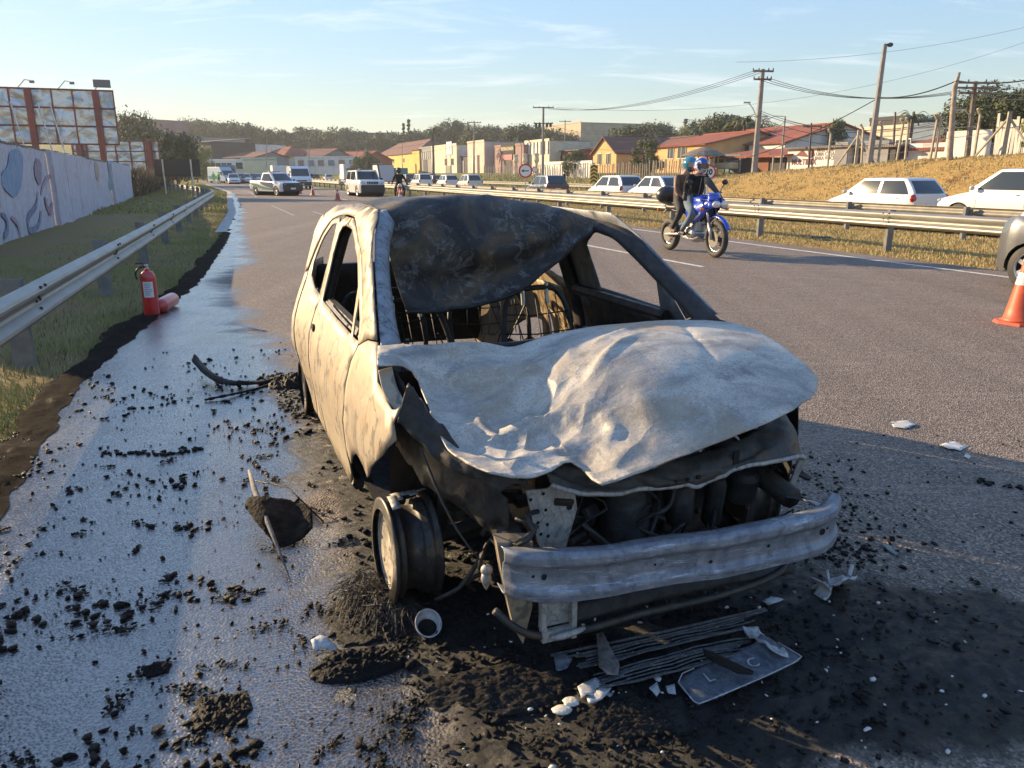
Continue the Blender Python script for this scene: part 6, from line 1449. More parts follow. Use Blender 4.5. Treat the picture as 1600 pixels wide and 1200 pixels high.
# ---- distant motorcyclist riding this way on the near road
gp = G(625, 318.5); t = T('motorcycle', 'distant motorcycle with red front forks, half hidden behind the wreck', 'motorcycle', (gp[0], gp[1], 0), hrot(.2, -.98)); MOTO2 = t
MO = MOTO; MOTO = t; wbm = .68
bikewheel(wbm, .31, .10, 0); bikewheel(-wbm, .31, .11, 0)
for sx in (-1, 1): bt('fork_leg', [([(sx*.09, wbm, .31), (sx*.09, wbm-.2, .90)], .028)], red_s)
bt('frame', [([(0, .45, .88), (0, 0, .5), (0, -.6, .75)], .06)], black)
mb = MB(); mb.box((0, .05, .45), (.28, .45, .3)); mb.build('engine', egm, t, bevel=.03); mb = MB(); mb.ball((0, .22, .86), (.14, .25, .12)); mb.build('tank', red_paint, t, smooth=True)
mb = MB(); mb.ball((0, .60, .92), (.10, .08, .10)); mb.build('headlight', clear_lamp, t, smooth=True); mb = MB(); mb.box((0, -.35, .82), (.24, .7, .1)); mb.build('seat', black, t, bevel=.03)
mb = MB(); mb.tube([(-.38, .28, 1.02), (-.1, .42, 1.0), (.1, .42, 1.0), (.38, .28, 1.02)], .014, 6); mb.build('handlebar', black, t)
MOTO = MO
p2 = T('person', 'motorcyclist dressed all in black with a black helmet, riding the distant motorcycle', 'person', t.location, t.rotation_euler.z)
figure(p2, seated(-.2, .12, .22, 1.07, .72, .22, (.0, .36)), {'top': jacket_b, 'leg': dark_trouser, 'shoe': shoe_m, 'hand': glove_m, 'skin': skin_m}); helmet(p2, Vector((0, -.04, 1.66)), black, glass)
def standing(label, x, y, z, mats, rz=0, s=1.0, step=.1):
    t = T('person', label, 'person', (x, y, z), rz); t.scale = (s, s, s)
    J = {'pelvis': (0, 0, .95), 'chest': (0, 0, 1.28), 'neck': (0, 0, 1.47), 'head': (0, .01, 1.60)}
    for a, sx in (('L', 1), ('R', -1)):
        J['sh'+a] = (sx*.17, 0, 1.40); J['el'+a] = (sx*.25, .02, 1.12); J['wr'+a] = (sx*.24, .10, .88); J['hip'+a] = (sx*.09, 0, .90); J['kn'+a] = (sx*.10, sx*step*.6, .5); J['an'+a] = (sx*.11, sx*step, .09); J['toe'+a] = (sx*.12, sx*step+.15, .03)
    figure(t, J, mats); mb = MB(); mb.ball((0, 0, 1.665), (.085, .10, .09), 12, 8); mb.build('hair', M('dark_hair', (.02, .015, .012), .8), t, smooth=True); return t
hv = M('green_hi_vis', (.18, .55, .06), .7); dk_ = {'top': jacket_b, 'leg': dark_trouser, 'shoe': shoe_m, 'hand': skin_m, 'skin': skin_m}
p = AT(334, 281, 122); standing('road worker in a bright green jacket beside the ambulance, the left one', p.x, p.y, 0, dict(dk_, top=hv, leg=hv), .3)
p = AT(342, 282, 121); standing('road worker in a bright green jacket beside the ambulance, the right one', p.x, p.y, 0, dict(dk_, top=hv), -.4)
x, y = onN(882, 31.5); standing('pedestrian in dark clothes walking on the grass behind the black hatchback', x, y, TZ(31.5, toNS(x, y)[1]), dk_, 1.2)
x, y = onN(402, 20); 
# ================================================================= BUILDINGS
def wallm(name, rgb, dirt=.25): 
    c = srgb(*rgb)[:3]; return M(name, c, .9, c2=tuple(x*.72 for x in c), scale=.8, amt=.9, bmp=.15, bscale=6)
def tilem(name, rgb, rgb2):
    m, N, L, B = newmat(name); v = coords(N)
    c = mix(N, L, ramp(N, L, noise_node(N, L, v, .7, 6, .7), [(.35, 0), (.65, 1)]), srgb(*rgb), srgb(*rgb2))
    c = mix(N, L, ramp(N, L, noise_node(N, L, v, 9, 3, .8), [(.4, 0), (.7, .55)]), c, srgb(96, 62, 50))
    L.new(c, B.inputs['Base Color']); B.inputs['Roughness'].default_value = .9
    w = N.new('ShaderNodeTexWave'); w.inputs['Scale'].default_value = 1.6; w.inputs['Distortion'].default_value = .4; L.new(v, w.inputs['Vector']); bump(N, L, B, w.outputs[0], .5, .05); return m
tile_red = tilem('red_clay_tiles', (160, 86, 62), (128, 70, 54)); tile_brown = tilem('brown_clay_tiles', (122, 84, 72), (98, 70, 62)); fibro = tilem('grey_fibre_cement_roof', (120, 116, 112), (92, 90, 88))
win_frame = M('window_frame_white', (.55, .55, .52), .6); curtain = M('window_glass_dull', (.05, .06, .07), .2)
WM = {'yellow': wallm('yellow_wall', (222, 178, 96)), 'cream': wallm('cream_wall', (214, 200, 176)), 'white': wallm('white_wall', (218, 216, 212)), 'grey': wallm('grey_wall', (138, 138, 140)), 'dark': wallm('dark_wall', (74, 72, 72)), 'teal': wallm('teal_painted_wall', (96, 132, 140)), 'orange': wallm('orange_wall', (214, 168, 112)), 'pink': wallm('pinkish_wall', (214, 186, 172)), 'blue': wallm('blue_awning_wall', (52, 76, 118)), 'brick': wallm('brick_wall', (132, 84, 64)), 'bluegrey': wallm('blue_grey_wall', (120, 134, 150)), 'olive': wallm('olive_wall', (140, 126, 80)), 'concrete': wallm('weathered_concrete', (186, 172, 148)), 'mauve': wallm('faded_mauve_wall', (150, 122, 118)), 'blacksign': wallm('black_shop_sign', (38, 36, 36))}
BN = {}
def house(label, u0, u1, n, vtop, depth, wall, roof='flat', roofmat=None, vroof=None, cat='house', name='house', wins=None, doors=None, dy=0, z0=None, eave=.35, extras=None, overhang=.35):
    """facade runs along the road direction between the bearings u0 and u1 at n; vtop = eave line, vroof = ridge"""
    if (u0+u1)/2 < 600:      # beyond the end of the near road: lots set by distance, frontage turned towards the road
        Yd = interp([(42, 168), (50, 178), (60, 195), (80, 235), (125, 300)], n)
        pa, pb = AT(u0, 270, Yd+4), AT(u1, 270, Yd-4); a = Vector((pa.x, pa.y, 0)); b = Vector((pb.x, pb.y, 0))
    else: a = Vector(onN(u0, n)+(0,)); b = Vector(onN(u1, n)+(0,))
    mid = (a+b)/2
    if (u0+u1)/2 < 600 and z0 is None: z0 = AT((u0+u1)/2, 265, mid.y).z if n < 70 else TZ(*toNS(mid.x, mid.y))
    zt = AT((u0+u1)/2, vtop, mid.y).z; zb = TZ(n, toNS(mid.x, mid.y)[1]) if z0 is None else z0
    Wd = (b-a).length; d = (b-a).normalized(); t = T(name, label, cat, (mid.x, mid.y, zb), math.atan2(d.y, d.x)); h = zt-zb
    # local x along the facade, local y = away from the road when positive
    mb = MB(); mb.box((0, depth/2, h/2-.5), (Wd, depth, h+1.0)); w = mb.build('wall', WM[wall], t)
    rm_ = roofmat or tile_red; zr = (AT((u0+u1)/2, vroof, mid.y).z-zb) if vroof else h+.4
    e = eave
    if roof == 'flat':
        m2 = MB(); m2.box((0, depth/2, h+.06), (Wd+.1, depth+.1, .12)); m2.build('roof', rm_ if roofmat else WM['grey'], t)
        m3 = MB(); m3.box((0, -.03, h+.20), (Wd+.12, .10, .36)); m3.build('parapet', WM[wall], t)
    else:
        if roof == 'gable': R_ = [(-Wd/2-e, -e, h), (Wd/2+e, -e, h), (Wd/2+e, depth+e, h), (-Wd/2-e, depth+e, h), (-Wd/2-e, depth/2, zr), (Wd/2+e, depth/2, zr)]; fs = [(0, 1, 5, 4), (2, 3, 4, 5)]
        elif roof == 'front': R_ = [(-Wd/2-e, -e, h), (Wd/2+e, -e, h), (Wd/2+e, depth+e, h), (-Wd/2-e, depth+e, h), (0, -e, zr), (0, depth+e, zr)]; fs = [(0, 4, 5, 3), (4, 1, 2, 5)]
        elif roof == 'hip': q = min(Wd*.42, depth*.5); R_ = [(-Wd/2-e, -e, h), (Wd/2+e, -e, h), (Wd/2+e, depth+e, h), (-Wd/2-e, depth+e, h), (-Wd/2+q, depth/2, zr), (Wd/2-q, depth/2, zr)]; fs = [(0, 1, 5, 4), (2, 3, 4, 5), (1, 2, 5), (3, 0, 4)]
        elif roof == 'shed': R_ = [(-Wd/2-e, -e, h), (Wd/2+e, -e, h), (Wd/2+e, depth+e, zr), (-Wd/2-e, depth+e, zr)]; fs = [(0, 1, 2, 3)]
        m2 = MB(); m2.add(R_, fs); r_ = m2.build('roof', rm_, t, solid=.14)
        if roof in ('gable', 'front'):
            for tri in ([[(-Wd/2, .0, h), (Wd/2, .0, h), (0, .0, zr-.1)], [(-Wd/2, depth, h), (Wd/2, depth, h), (0, depth, zr-.1)]] if roof == 'front' else [[(-Wd/2, 0, h), (-Wd/2, depth, h), (-Wd/2, depth/2, zr-.1)], [(Wd/2, 0, h), (Wd/2, depth, h), (Wd/2, depth/2, zr-.1)]]):
                m4 = MB(); m4.add(tri, [(0, 1, 2)]); m4.build('gable_wall', WM[wall], t)
        if roof in ('gable', 'hip'):
            m5 = MB(); m5.tube([R_[4], R_[5]], .12, 5); m5.build('ridge_cap', rm_, r_)
    for wi in (wins or []):     # (x fraction, z bottom, width, height)
        x = (wi[0]-.5)*Wd; m_ = MB(); m_.box((x, -.03, wi[1]+wi[3]/2), (wi[2]+.16, .10, wi[3]+.16)); f_ = m_.build('window', win_frame, t); m6 = MB(); m6.box((x, -.09, wi[1]+wi[3]/2), (wi[2], .03, wi[3])); m6.build('pane', curtain, f_)
        m7 = MB(); m7.box((x, -.115, wi[1]+wi[3]/2), (.05, .03, wi[3])); m7.build('glazing_bar', win_frame, f_)
    for di in (doors or []):
        x = (di[0]-.5)*Wd; m_ = MB(); m_.box((x, -.04, di[2]/2), (di[1], .10, di[2])); m_.build('shutter' if len(di) > 4 else 'door', WM[di[3]] if len(di) > 3 else WM['dark'], t)
    t['W'] = 0; del t['W']; BN[label] = (t, Wd, h, depth); return t, Wd, h, depth
def signb(B_, x, z, w, h, mat, label=None, text=None, tcol=None, size=.5, y=-.12, parent=None):
    t, Wd, H_, D_ = B_; m = MB(); m.box(((x-.5)*Wd, y, z), (w, .08, h)); s_ = m.build('sign_panel', mat if not isinstance(mat, str) else WM[mat], t, label=label)
    if text:
        for i, ln in enumerate(text if isinstance(text, list) else [text]):
            m2 = MB(); text_mb(m2, ln, size, lambda a, b, i=i: ((x-.5)*Wd+a, y-.05, z+b-size*1.15*(i-(len(text)-1)/2 if isinstance(text, list) else 0)), bold=.01); m2.build('lettering', tcol or black_s, s_, fixn=False)
    return s_
# far left group
house('olive topped grey warehouse behind the trees at the far left', 276, 322, 78, 216, 14, 'grey', 'flat', cat='warehouse', name='warehouse', wins=[(.3, 2, 2, 1.2), (.7, 2, 2, 1.2)])
house('reddish brown block poking above the tree left of the warehouse', 196, 240, 74, 188, 12, 'mauve', 'flat', cat='building', name='building', z0=2)
b = house('long white building with a low white parapet above the coach', 324, 396, 66, 226, 12, 'white', 'flat', cat='building', name='building', wins=[(.15, 1.0, 1.5, 1.2), (.3, 1.0, 1.5, 1.2)])
house('dark grey two storey building left of the long white one', 290, 334, 60, 222, 12, 'dark', 'shed', fibro, 214, cat='building', name='building', wins=[(.2, 3.2, 2, 1.3), (.5, 3.2, 2, 1.3), (.8, 3.2, 2, 1.3)])
house('small grey house with a brown roof between the coach and the teal wall', 352, 400, 54, 246, 9, 'grey', 'gable', tile_brown, 237, wins=[(.5, .9, 1.2, 1.2)], doors=[(.75, .9, 2.1)])
house('teal painted garden wall behind the distant queue of cars', 378, 434, 47.5, 249, .4, 'teal', 'flat', cat='wall', name='garden_wall')
house('house with a broad red hipped roof, left one above the striped pickup', 398, 446, 58, 244, 12, 'cream', 'hip', tile_red, 228, wins=[(.3, 1, 1.2, 1), (.7, 1, 1.2, 1)])
house('house with a long brownish roof right of the red hipped roof', 446, 500, 57, 248, 11, 'grey', 'gable', tile_brown, 232, wins=[(.3, 1, 1.2, 1), (.7, 1, 1.2, 1)])
house('low brick coloured house row behind the white van', 500, 562, 57, 250, 11, 'brick', 'gable', tile_red, 236, wins=[(.2, 1, 1.2, 1), (.6, 1, 1.2, 1)])
b = house('long white boundary wall with a faded blue mural behind the van', 462, 562, 47.5, 247, .4, 'white', 'flat', cat='wall', name='garden_wall')
for k in range(6): signb(b, .1+.16*k, 1.4, 1.6, 1.2, 'bluegrey' if k % 2 else 'mauve')
house('very long low dark roofed warehouse on the skyline behind the trees', 400, 610, 120, 208, 25, 'bluegrey', 'shed', M('dark_metal_roof', (.06, .065, .07), .6), 203, cat='warehouse', name='warehouse')
house('yellow gabled house with a brown roof, first of the shop row', 588, 650, 52, 242, 12, 'yellow', 'hip', tile_brown, 221, wins=[(.35, 2.8, 1.2, 1.1), (.5, 2.8, 1.2, 1.1), (.75, 2.8, 1.2, 1.1)], doors=[(.3, 2, 2.3, 'grey'), (.7, 2, 2.2, 'cream')])
house('narrow yellow house end with a sloping top beside the white and grey shopfront', 645, 656, 48.6, 234, 8, 'yellow', 'shed', tile_brown, 226, doors=[(.5, .9, 2.1)])
b = house('grey shopfront with a slatted pale sign above a dark entrance', 656, 675, 49, 232, 9, 'grey', 'flat', cat='shop', name='shop', doors=[(.5, 3.4, 3.0, 'dark')])
for k in range(6): signb(b, .12+.15*k, 3.9, .32, 1.5, 'white')
b = house('pale patchy shopfront with two dark windows below a blue white panel', 675, 714, 49, 229, 10, 'cream', 'flat', cat='shop', name='shop', wins=[(.60, 1.6, 1.6, 1.3), (.85, 1.6, 1.6, 1.3)], doors=[(.72, 3.4, 1.5, 'grey')])
signb(b, .74, 5.0, 4.0, 2.6, M('pale_blue_sign', srgb(190, 206, 222)[:3], .5), text='PQ', tcol=yel_s, size=1.3)
house('shed with a bright blue awning between two pale shops', 714, 731, 50, 243, 8, 'dark', 'shed', M('blue_tarpaulin', (.04, .09, .25), .6), 227, cat='shop', name='shop', doors=[(.5, 3, 2.4, 'grey')])
b = house('tall pale pink shopfront with a white door and dark doorway', 731, 757, 48.6, 223, 9, 'pink', 'flat', cat='shop', name='shop', doors=[(.38, 1.1, 3.2, 'white'), (.66, 1.1, 3.2, 'dark')])
b = house('low shop with a black fascia and a red striped sign', 772, 818, 50, 229, 9, 'mauve', 'flat', cat='shop', name='shop', doors=[(.5, 4, 2.0, 'dark')])
signb(b, .5, 4.0, 6.5, 1.9, 'blacksign', text='BORRACHARIA', tcol=M('beige_letters', (.5, .45, .3), .6), size=.85); signb(b, .45, 2.6, 6.0, .9, M('faded_red_sign', srgb(150, 88, 96)[:3], .7))
b = house('white boxy billboard front on a low shop behind the tall twin pole', 820, 858, 51, 222, 7, 'cream', 'flat', cat='shop', name='shop'); 
for k in range(7): signb(b, .07+.143*k, b[2]*.8, .85, 1.9, 'white')
house('open brown roofed workshop under the big concrete block', 858, 905, 53, 235, 10, 'brick', 'shed', fibro, 224, cat='workshop', name='workshop', doors=[(.3, 3, 2.6, 'dark'), (.7, 3, 2.6, 'dark')])
house('large windowless concrete block on the skyline behind the shops', 846, 906, 84, 196, 18, 'concrete', 'flat', cat='building', name='building'); 
b = house('yellow gable fronted house with two small windows behind the fence', 926, 962, 50, 240, 10, 'orange', 'front', tile_brown, 213, wins=[(.3, 1.1, 1, 1.3), (.68, 1.1, 1, 1.3)])
house('brown roofed wing right of the yellow gable', 962, 1024, 54, 238, 12, 'yellow', 'gable', tile_brown, 214, wins=[(.3, 1.2, 1.4, 1.0), (.7, 1.2, 1.4, 1.0)])
house('orange walled house with a broad red roof behind the motorcycle riders', 1024, 1100, 49, 227, 13, 'orange', 'gable', tile_red, 206, wins=[(.32, 1.5, 1.1, 1.2), (.55, 1.5, 1.5, 1.2)], doors=[(.75, 1, 2.1)])
house('large house with a long red tiled roof behind the leaning pole', 1085, 1222, 54, 226, 14, 'white', 'gable', tile_red, 196, wins=[(.6, 1.5, 1.4, 1.2)])
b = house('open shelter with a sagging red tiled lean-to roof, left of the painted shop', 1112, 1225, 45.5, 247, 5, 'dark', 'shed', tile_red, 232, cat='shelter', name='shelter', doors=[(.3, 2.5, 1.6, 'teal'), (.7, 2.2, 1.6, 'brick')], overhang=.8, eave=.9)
for f_ in (.08, .3, .52, .75, .95): m_ = MB(); m_.tube([((f_-.5)*b[1], -.8, 0), ((f_-.5)*b[1], -.8, b[2])], .08, 5); m_.build('post', M('shelter_post', (.3, .27, .22), .8), b[0])
m_ = MB(); m_.box((-.1*b[1], -1.4, .6), (2.6, .8, .55)); m_.build('sofa', M('pale_sofa', (.45, .36, .24), .8), b[0], bevel=.1)
# round thatched kiosk
x, y = onN(1097, 43); zz = TZ(43, toNS(x, y)[1]); t = T('thatched_kiosk', 'small round kiosk with a grey thatched roof above the speed sign', 'kiosk', (x, y, zz)); zt = AT(1097, 229, y).z-zz
mb = MB(); mb.lathe([(2.1, zt*.68), (1.2, zt*.86), (0, zt)], 18); mb.build('roof', M('grey_thatch', (.12, .10, .085), .95, c2=(.2, .17, .14), scale=6, bmp=.5), t)
for k in range(6): mb = MB(); a = k*PI/3; mb.tube([(1.4*math.cos(a), 1.4*math.sin(a), 0), (1.4*math.cos(a), 1.4*math.sin(a), zt*.74)], .08, 5); mb.build('post', WM['cream'], t)
# painted shop with the house logo
b = house('white painted shop wall with a dark red house logo and faded lettering', 1228, 1322, 45.5, 229, 10, 'white', 'shed', fibro, 216, cat='shop', name='shop', doors=[(.90, 1.3, 2.2, 'grey')])
tdark = M('faded_red_print', srgb(118, 74, 72)[:3], .9); tg = M('faded_grey_print', srgb(128, 122, 122)[:3], .9)
t0, W_, H_b, _ = b
mb = MB(); xx = -W_*.20; mb.add([(xx-1.1, -.02, H_b*.66), (xx-.25, -.02, H_b*.90), (xx+.55, -.02, H_b*.60), (xx+.35, -.02, H_b*.86), (xx+.9, -.02, H_b*.92), (xx+1.2, -.02, H_b*.66), (xx+.5, -.02, H_b*.50)], [(0, 1, 2), (3, 4, 5, 6)]); mb.build('house_logo', tdark, t0, fixn=False)
mb = MB(); text_mb(mb, 'MULTIMIX', .62, lambda a, b_: (xx+a, -.022, H_b*.40+b_), bold=.02); mb.build('lettering', tdark, t0, fixn=False)
for i, ln in enumerate(['MAIS QUE', 'UMA CASA', 'PARA VOCÊ']): mb = MB(); text_mb(mb, ln, .40, lambda a, b_, i=i: (W_*.14+a, -.022, H_b*(.86-.16*i)+b_), bold=.01); mb.build('lettering', tg, t0, fixn=False)
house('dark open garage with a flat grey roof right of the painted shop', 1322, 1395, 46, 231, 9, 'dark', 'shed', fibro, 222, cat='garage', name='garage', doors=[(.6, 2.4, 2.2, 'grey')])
house('low brick house with a red tiled roof behind the straight wooden pole', 1388, 1482, 47, 232, 11, 'mauve', 'gable', tile_red, 207, wins=[(.2, .9, 1.2, 1.2)], doors=[(.45, 3, 1.8, 'white'), (.8, 2.6, 1.8, 'white')])
house('small mauve house with a pale garage door at the right end of the red roof', 1484, 1528, 46, 226, 8, 'mauve', 'flat', cat='house', doors=[(.5, 3.2, 2.2, 'white')])
house('modern cream and grey building with stepped flat roofs behind the red roof', 1312, 1420, 66, 203, 14, 'cream', 'flat', cat='building', name='building')
house('dark glazed upper floor of the modern building', 1350, 1405, 68, 188, 8, 'dark', 'flat', cat='building', name='building')
house('long pale grey hall stretching right behind the trunk like pole', 1410, 1545, 62, 196, 16, 'bluegrey', 'flat', cat='hall', name='hall')
# weathered board fence at the far right
fx = [onN(1548, 39.5), onN(1640, 38)]; a, b2 = Vector(fx[0]+(0,)), Vector(fx[1]+(0,)); t = T('board_fence', 'weathered grey board fence at the right edge, on top of the bank', 'fence', (a.x, a.y, 0)); L_ = (b2-a).length; d = (b2-a).normalized(); wood = M('grey_weathered_board', (.30, .29, .27), .9, c2=(.48, .46, .42), scale=3, bmp=.3, stretch=(1, 1, .2))
k = 0; q = 0
while q < L_:
    p = d*q; z = TZ(*toNS(a.x+p.x, a.y+p.y)); hh = 1.75+.25*random.random()+.5*ss(L_*.05, 0, q); mb = MB(); mb.box((p.x, p.y, z+hh/2), (.20+.05*random.random(), .03, hh), M=Matrix.Rotation(random.uniform(-.05, .05), 3, 'Y')@Matrix.Rotation(math.atan2(d.y, d.x)+random.uniform(-.1, .1), 3, 'Z')); mb.build('board', wood, t); q += .27
# concrete post fence along the bank top
cpost = M('concrete_fence_post', (.40, .35, .27), .9, c2=(.28, .25, .2), scale=4, bmp=.3)
t = T('post_fence', 'row of leaning concrete fence posts with bent tops along the bank', 'fence', (0, 0, 0)); prev = []
def fpost(u, n, lean=0, hgt=2.0, bent=True, r=.07):
    x, y = onN(u, n); z = TZ(*toNS(x, y)); dx, dy = RX*lean, RY*lean
    pts = [(x, y, z-.3), (x+dx*hgt, y+dy*hgt, z+hgt)]
    if bent: pts.append((x+dx*hgt+NX*-.25, y+dy*hgt-NY*.25, z+hgt+.28))
    mb = MB(); mb.tube(pts, r, 5); mb.build('post', cpost, t); return pts
P = []
for u, n, ln in [(1292, 36.5, 0), (1345, 36.3, .1), (1370, 36.5, 0), (1398, 36.4, -.08), (1412, 36.4, .05), (1450, 36.3, -.06), (1458, 36.4, 0), (1518, 36.2, 0)]: P.append(fpost(u, n, ln))
for (u, n) in ((1335, 36.4), (1563, 36.2)):
    x, y = onN(u, n); z = TZ(*toNS(x, y)); mb = MB(); mb.tube([(x, y, z-.3), (x, y, z+2.0)], .10, 6); mb.build('post', cpost, t)
    for sgn in (-1, 1): mb = MB(); mb.tube([(x, y, z+1.75), (x-RX*1.5*sgn, y-RY*1.5*sgn, z)], .06, 5); mb.build('brace', cpost, t)
for hh in (.5, 1.0, 1.5):
    mb = MB(); mb.tube([(p[0][0], p[0][1], p[0][2]+.3+hh) for p in sorted(P, key=lambda p: p[0][0])], .008, 3, cap=False); mb.build('wire', galv, t)
# picket fence and posts in front of the shops
t = T('picket_fence', 'long pale fence of thin posts in front of the distant houses', 'fence', (0, 0, 0)); mb_ = []
for k in range(90):
    u = 756+k*3.7; x, y = onN(u, 41.5); z = TZ(*toNS(x, y)); mb = MB(); mb.tube([(x, y, z-.1), (x+random.uniform(-.1, .1), y, z+1.5+.4*random.random())], .06, 4); mb.build('post', cpost, t)
# statues and yard goods are left as stacked pots
for k, (u, lb) in enumerate([(806, 'tall pale garden ornament behind the picket fence, left one'), (820, 'tall pale garden ornament behind the picket fence, middle one'), (838, 'tall pale garden ornament behind the picket fence, right one')]):
    x, y = onN(u, 43.5); z = TZ(*toNS(x, y)); t = T('garden_ornament', lb, 'ornament', (x, y, z)); mb = MB(); mb.lathe([(.35, 0), (.3, .5), (.16, .9), (.22, 1.6), (.4, 2.0), (.3, 2.5), (.38, 2.9), (0, 3.0)], 10); mb.build('column', WM['cream'], t); mb = MB(); mb.lathe([(.6, 0), (.6, .15), (.4, .2), (0, .2)], 10); mb.build('base', WM['concrete'], t)
# long low wall with a gate, right of the shops
house('pinkish garden wall behind the riders', 1062, 1108, 41.8, 262, .3, 'pink', 'flat', cat='wall', name='garden_wall')
house('green and white painted garden wall behind the black hatchback', 845, 925, 42.2, 257, .3, 'white', 'flat', cat='wall', name='garden_wall')

# ================================================================= POLES AND WIRES
polem = M('grey_concrete_pole', (.30, .27, .24), .9, c2=(.22, .2, .18), scale=3, bmp=.2); woodp = M('brown_wood_pole', (.13, .095, .075), .9, c2=(.2, .16, .13), scale=3, bmp=.3)
TOPS = {}
def pole(key, label, u, vb, ut, vt, n, arms=((.02, 1.6),), lamp=None, mat=None, r=.16, name='utility_pole', cat='utility pole', extra=None, ins=True):
    x, y = onN(u, n) if u >= 600 else tuple(AT(u, 270, 165+(u % 7)))[:2]; z = TZ(*toNS(x, y)) if u >= 600 else AT(u, vb, y).z; t = T(name, label, cat, (x, y, z)); top = AT(ut, vt, y); v_ = Vector((top.x-x, 0, top.z-z)); mb = MB(); mb.tube([(0, 0, -.4), tuple(v_)], [r, r*.62], 8); mb.build('shaft', mat or polem, t); H_ = v_.z
    for f_, w in arms:
        p = v_*(1-f_); mb = MB(); mb.box((p.x, -.12, p.z), (w*1.0, .10, .12), rz=.12); a_ = mb.build('crossarm', woodp, t)
        if ins:
            for q in (-.46, -.2, .25, .46): mb = MB(); mb.lathe([(.03, 0), (.05, .06), (.03, .1), (.04, .13), (0, .16)], 7, Matrix.Translation((p.x+w*q, -.12, p.z+.05))); mb.build('insulator', rubber, a_)
    if lamp:
        p = v_*(1-lamp[0]); q = p+Vector((lamp[1], -.3, lamp[2])); mb = MB(); mb.tube([tuple(p), tuple(p.lerp(q, .6)+Vector((0, 0, .15))), tuple(q)], .035, 5); l_ = mb.build('lamp_arm', galv, t); m2 = MB(); m2.box(tuple(q+Vector((lamp[1]*.12, 0, 0))), (.5, .18, .1)); m2.build('lamp_head', M('lamp_grey', (.35, .36, .36), .5), l_)
    TOPS[key] = (Vector((x, y, z)), v_); return t, v_
pole('A', 'tall twin crossarm pole with wires rising left of the concrete block', 848, 262, 849, 167, 40, arms=((.01, 2.6), (.22, 2.4)), r=.2)
mb = MB()
for q in (-.9, -.45, .45, .9): mb.lathe([(.14, -.25), (.16, 0), (.14, .25)], 8, Matrix.Translation((q, -.2, TOPS['A'][1].z*.76)))
o = mb.build('switch_gear', rubber, bpy.data.objects['utility_pole']); o['kind'] = 'stuff'
pole('B', 'thin pole with a T shaped top above the pink shopfront', 740, 262, 741, 189, 44, arms=((.03, 2.4),), r=.16)
pole('C', 'large leaning concrete pole with crossarm and hanging boxes, right of the speed sign', 1178, 268, 1192, 108, 37, arms=((.02, 1.5), (.095, 1.3)), lamp=(.48, -.9, 1.2), r=.24)
t = bpy.data.objects['utility_pole.002']; v_ = TOPS['C'][1]; mb = MB(); mb.box((v_.x*.55+.35, -.1, v_.z*.56), (.5, .2, .12)); mb.build('street_light', galv, t)
pole('D', 'very tall straight pole leaning right, with a camera like fitting on top', 1356, 256, 1383, 70, 36.2, arms=(), r=.2, mat=polem, ins=False)
mb = MB(); v_ = TOPS['D'][1]; mb.ball((v_.x+.28, 0, v_.z), (.18, .14, .12)); mb.box((v_.x+.1, 0, v_.z+.03), (.3, .05, .05)); mb.build('top_fitting', rubber, bpy.data.objects['utility_pole.003'])
x, y = onN(1483, 34.8); z = TZ(34.8, toNS(x, y)[1]); t = T('utility_pole', 'knotty trunk like wooden pole with a bent tip on the bank', 'utility pole', (x, y, z)); p = lambda u, v: tuple(AT(u, v, y)-Vector((x, y, z)))
mb = MB(); mb.tube([(0, 0, -.4), p(1484, 240), p(1487, 200), p(1490, 160), p(1492, 136), p(1499, 113)], [.17, .15, .14, .12, .12, .07], 8); mb.build('shaft', M('pale_trunk_wood', (.24, .19, .15), .9, c2=(.36, .3, .24), scale=5, bmp=.5), t, smooth=True); TOPS['E'] = (Vector((x, y, z)), Vector(p(1492, 130)))
pole('F', 'wooden pole crowded with transformers and crossarms at the far right', 1508, 240, 1524, 127, 45, arms=((.02, 2.4), (.08, 2.8), (.14, 2.2)), lamp=(.42, -1.0, .4), r=.2, mat=woodp)
pole('G', 'short thin lamp pole right of the large leaning pole', 1219, 240, 1227, 182, 44, arms=(), lamp=(.0, -1.4, -.2), r=.10, ins=False)
pole('H', 'black pole with an angled bracket in front of the painted shop', 1263, 258, 1268, 192, 39, arms=((.07, 1.4),), r=.08, mat=black, ins=False)
pole('I', 'short dark pole between the painted shop and the red roof', 1394, 215, 1399, 175, 50, arms=(), r=.12, mat=woodp, ins=False)
pole('J', 'slim pole on the skyline over the concrete block', 882, 225, 883, 187, 75, arms=((.04, 2.6),), r=.16)
pole('K', 'brown pole in front of the patchy shopfront', 676, 262, 677, 210, 46, arms=(), r=.15, mat=woodp, ins=False)
pole('L', 'thin street pole in the middle distance above the striped pickup', 416, 262, 417, 219, 48, arms=((.05, 1.6),), r=.14)
pole('M_', 'dark pole above the white van', 483, 258, 483, 222, 50, arms=(), r=.14, ins=False)
pole('N_', 'dark slim pole left of the box truck', 557, 258, 557, 232, 50, arms=(), r=.10, ins=False)
pole('O_', 'tall slim lamp pole left of the grey shopfront', 628, 262, 629, 222, 46, arms=(), r=.10, ins=False)
pole('P_', 'thin pole rising over the pale patchy shop', 697, 262, 697, 214, 46.5, arms=(), r=.08, ins=False)
wirem = M('wire_black', (.03, .03, .03), .7)
PN = {'A': 'the twin crossarm pole', 'B': 'the T topped pole', 'C': 'the large leaning pole', 'F': 'the transformer pole', 'L': 'the middle distance pole', 'G': 'the lamp pole', 'D': 'the tall straight pole', 'E': 'the trunk like pole'}
CNT = {}
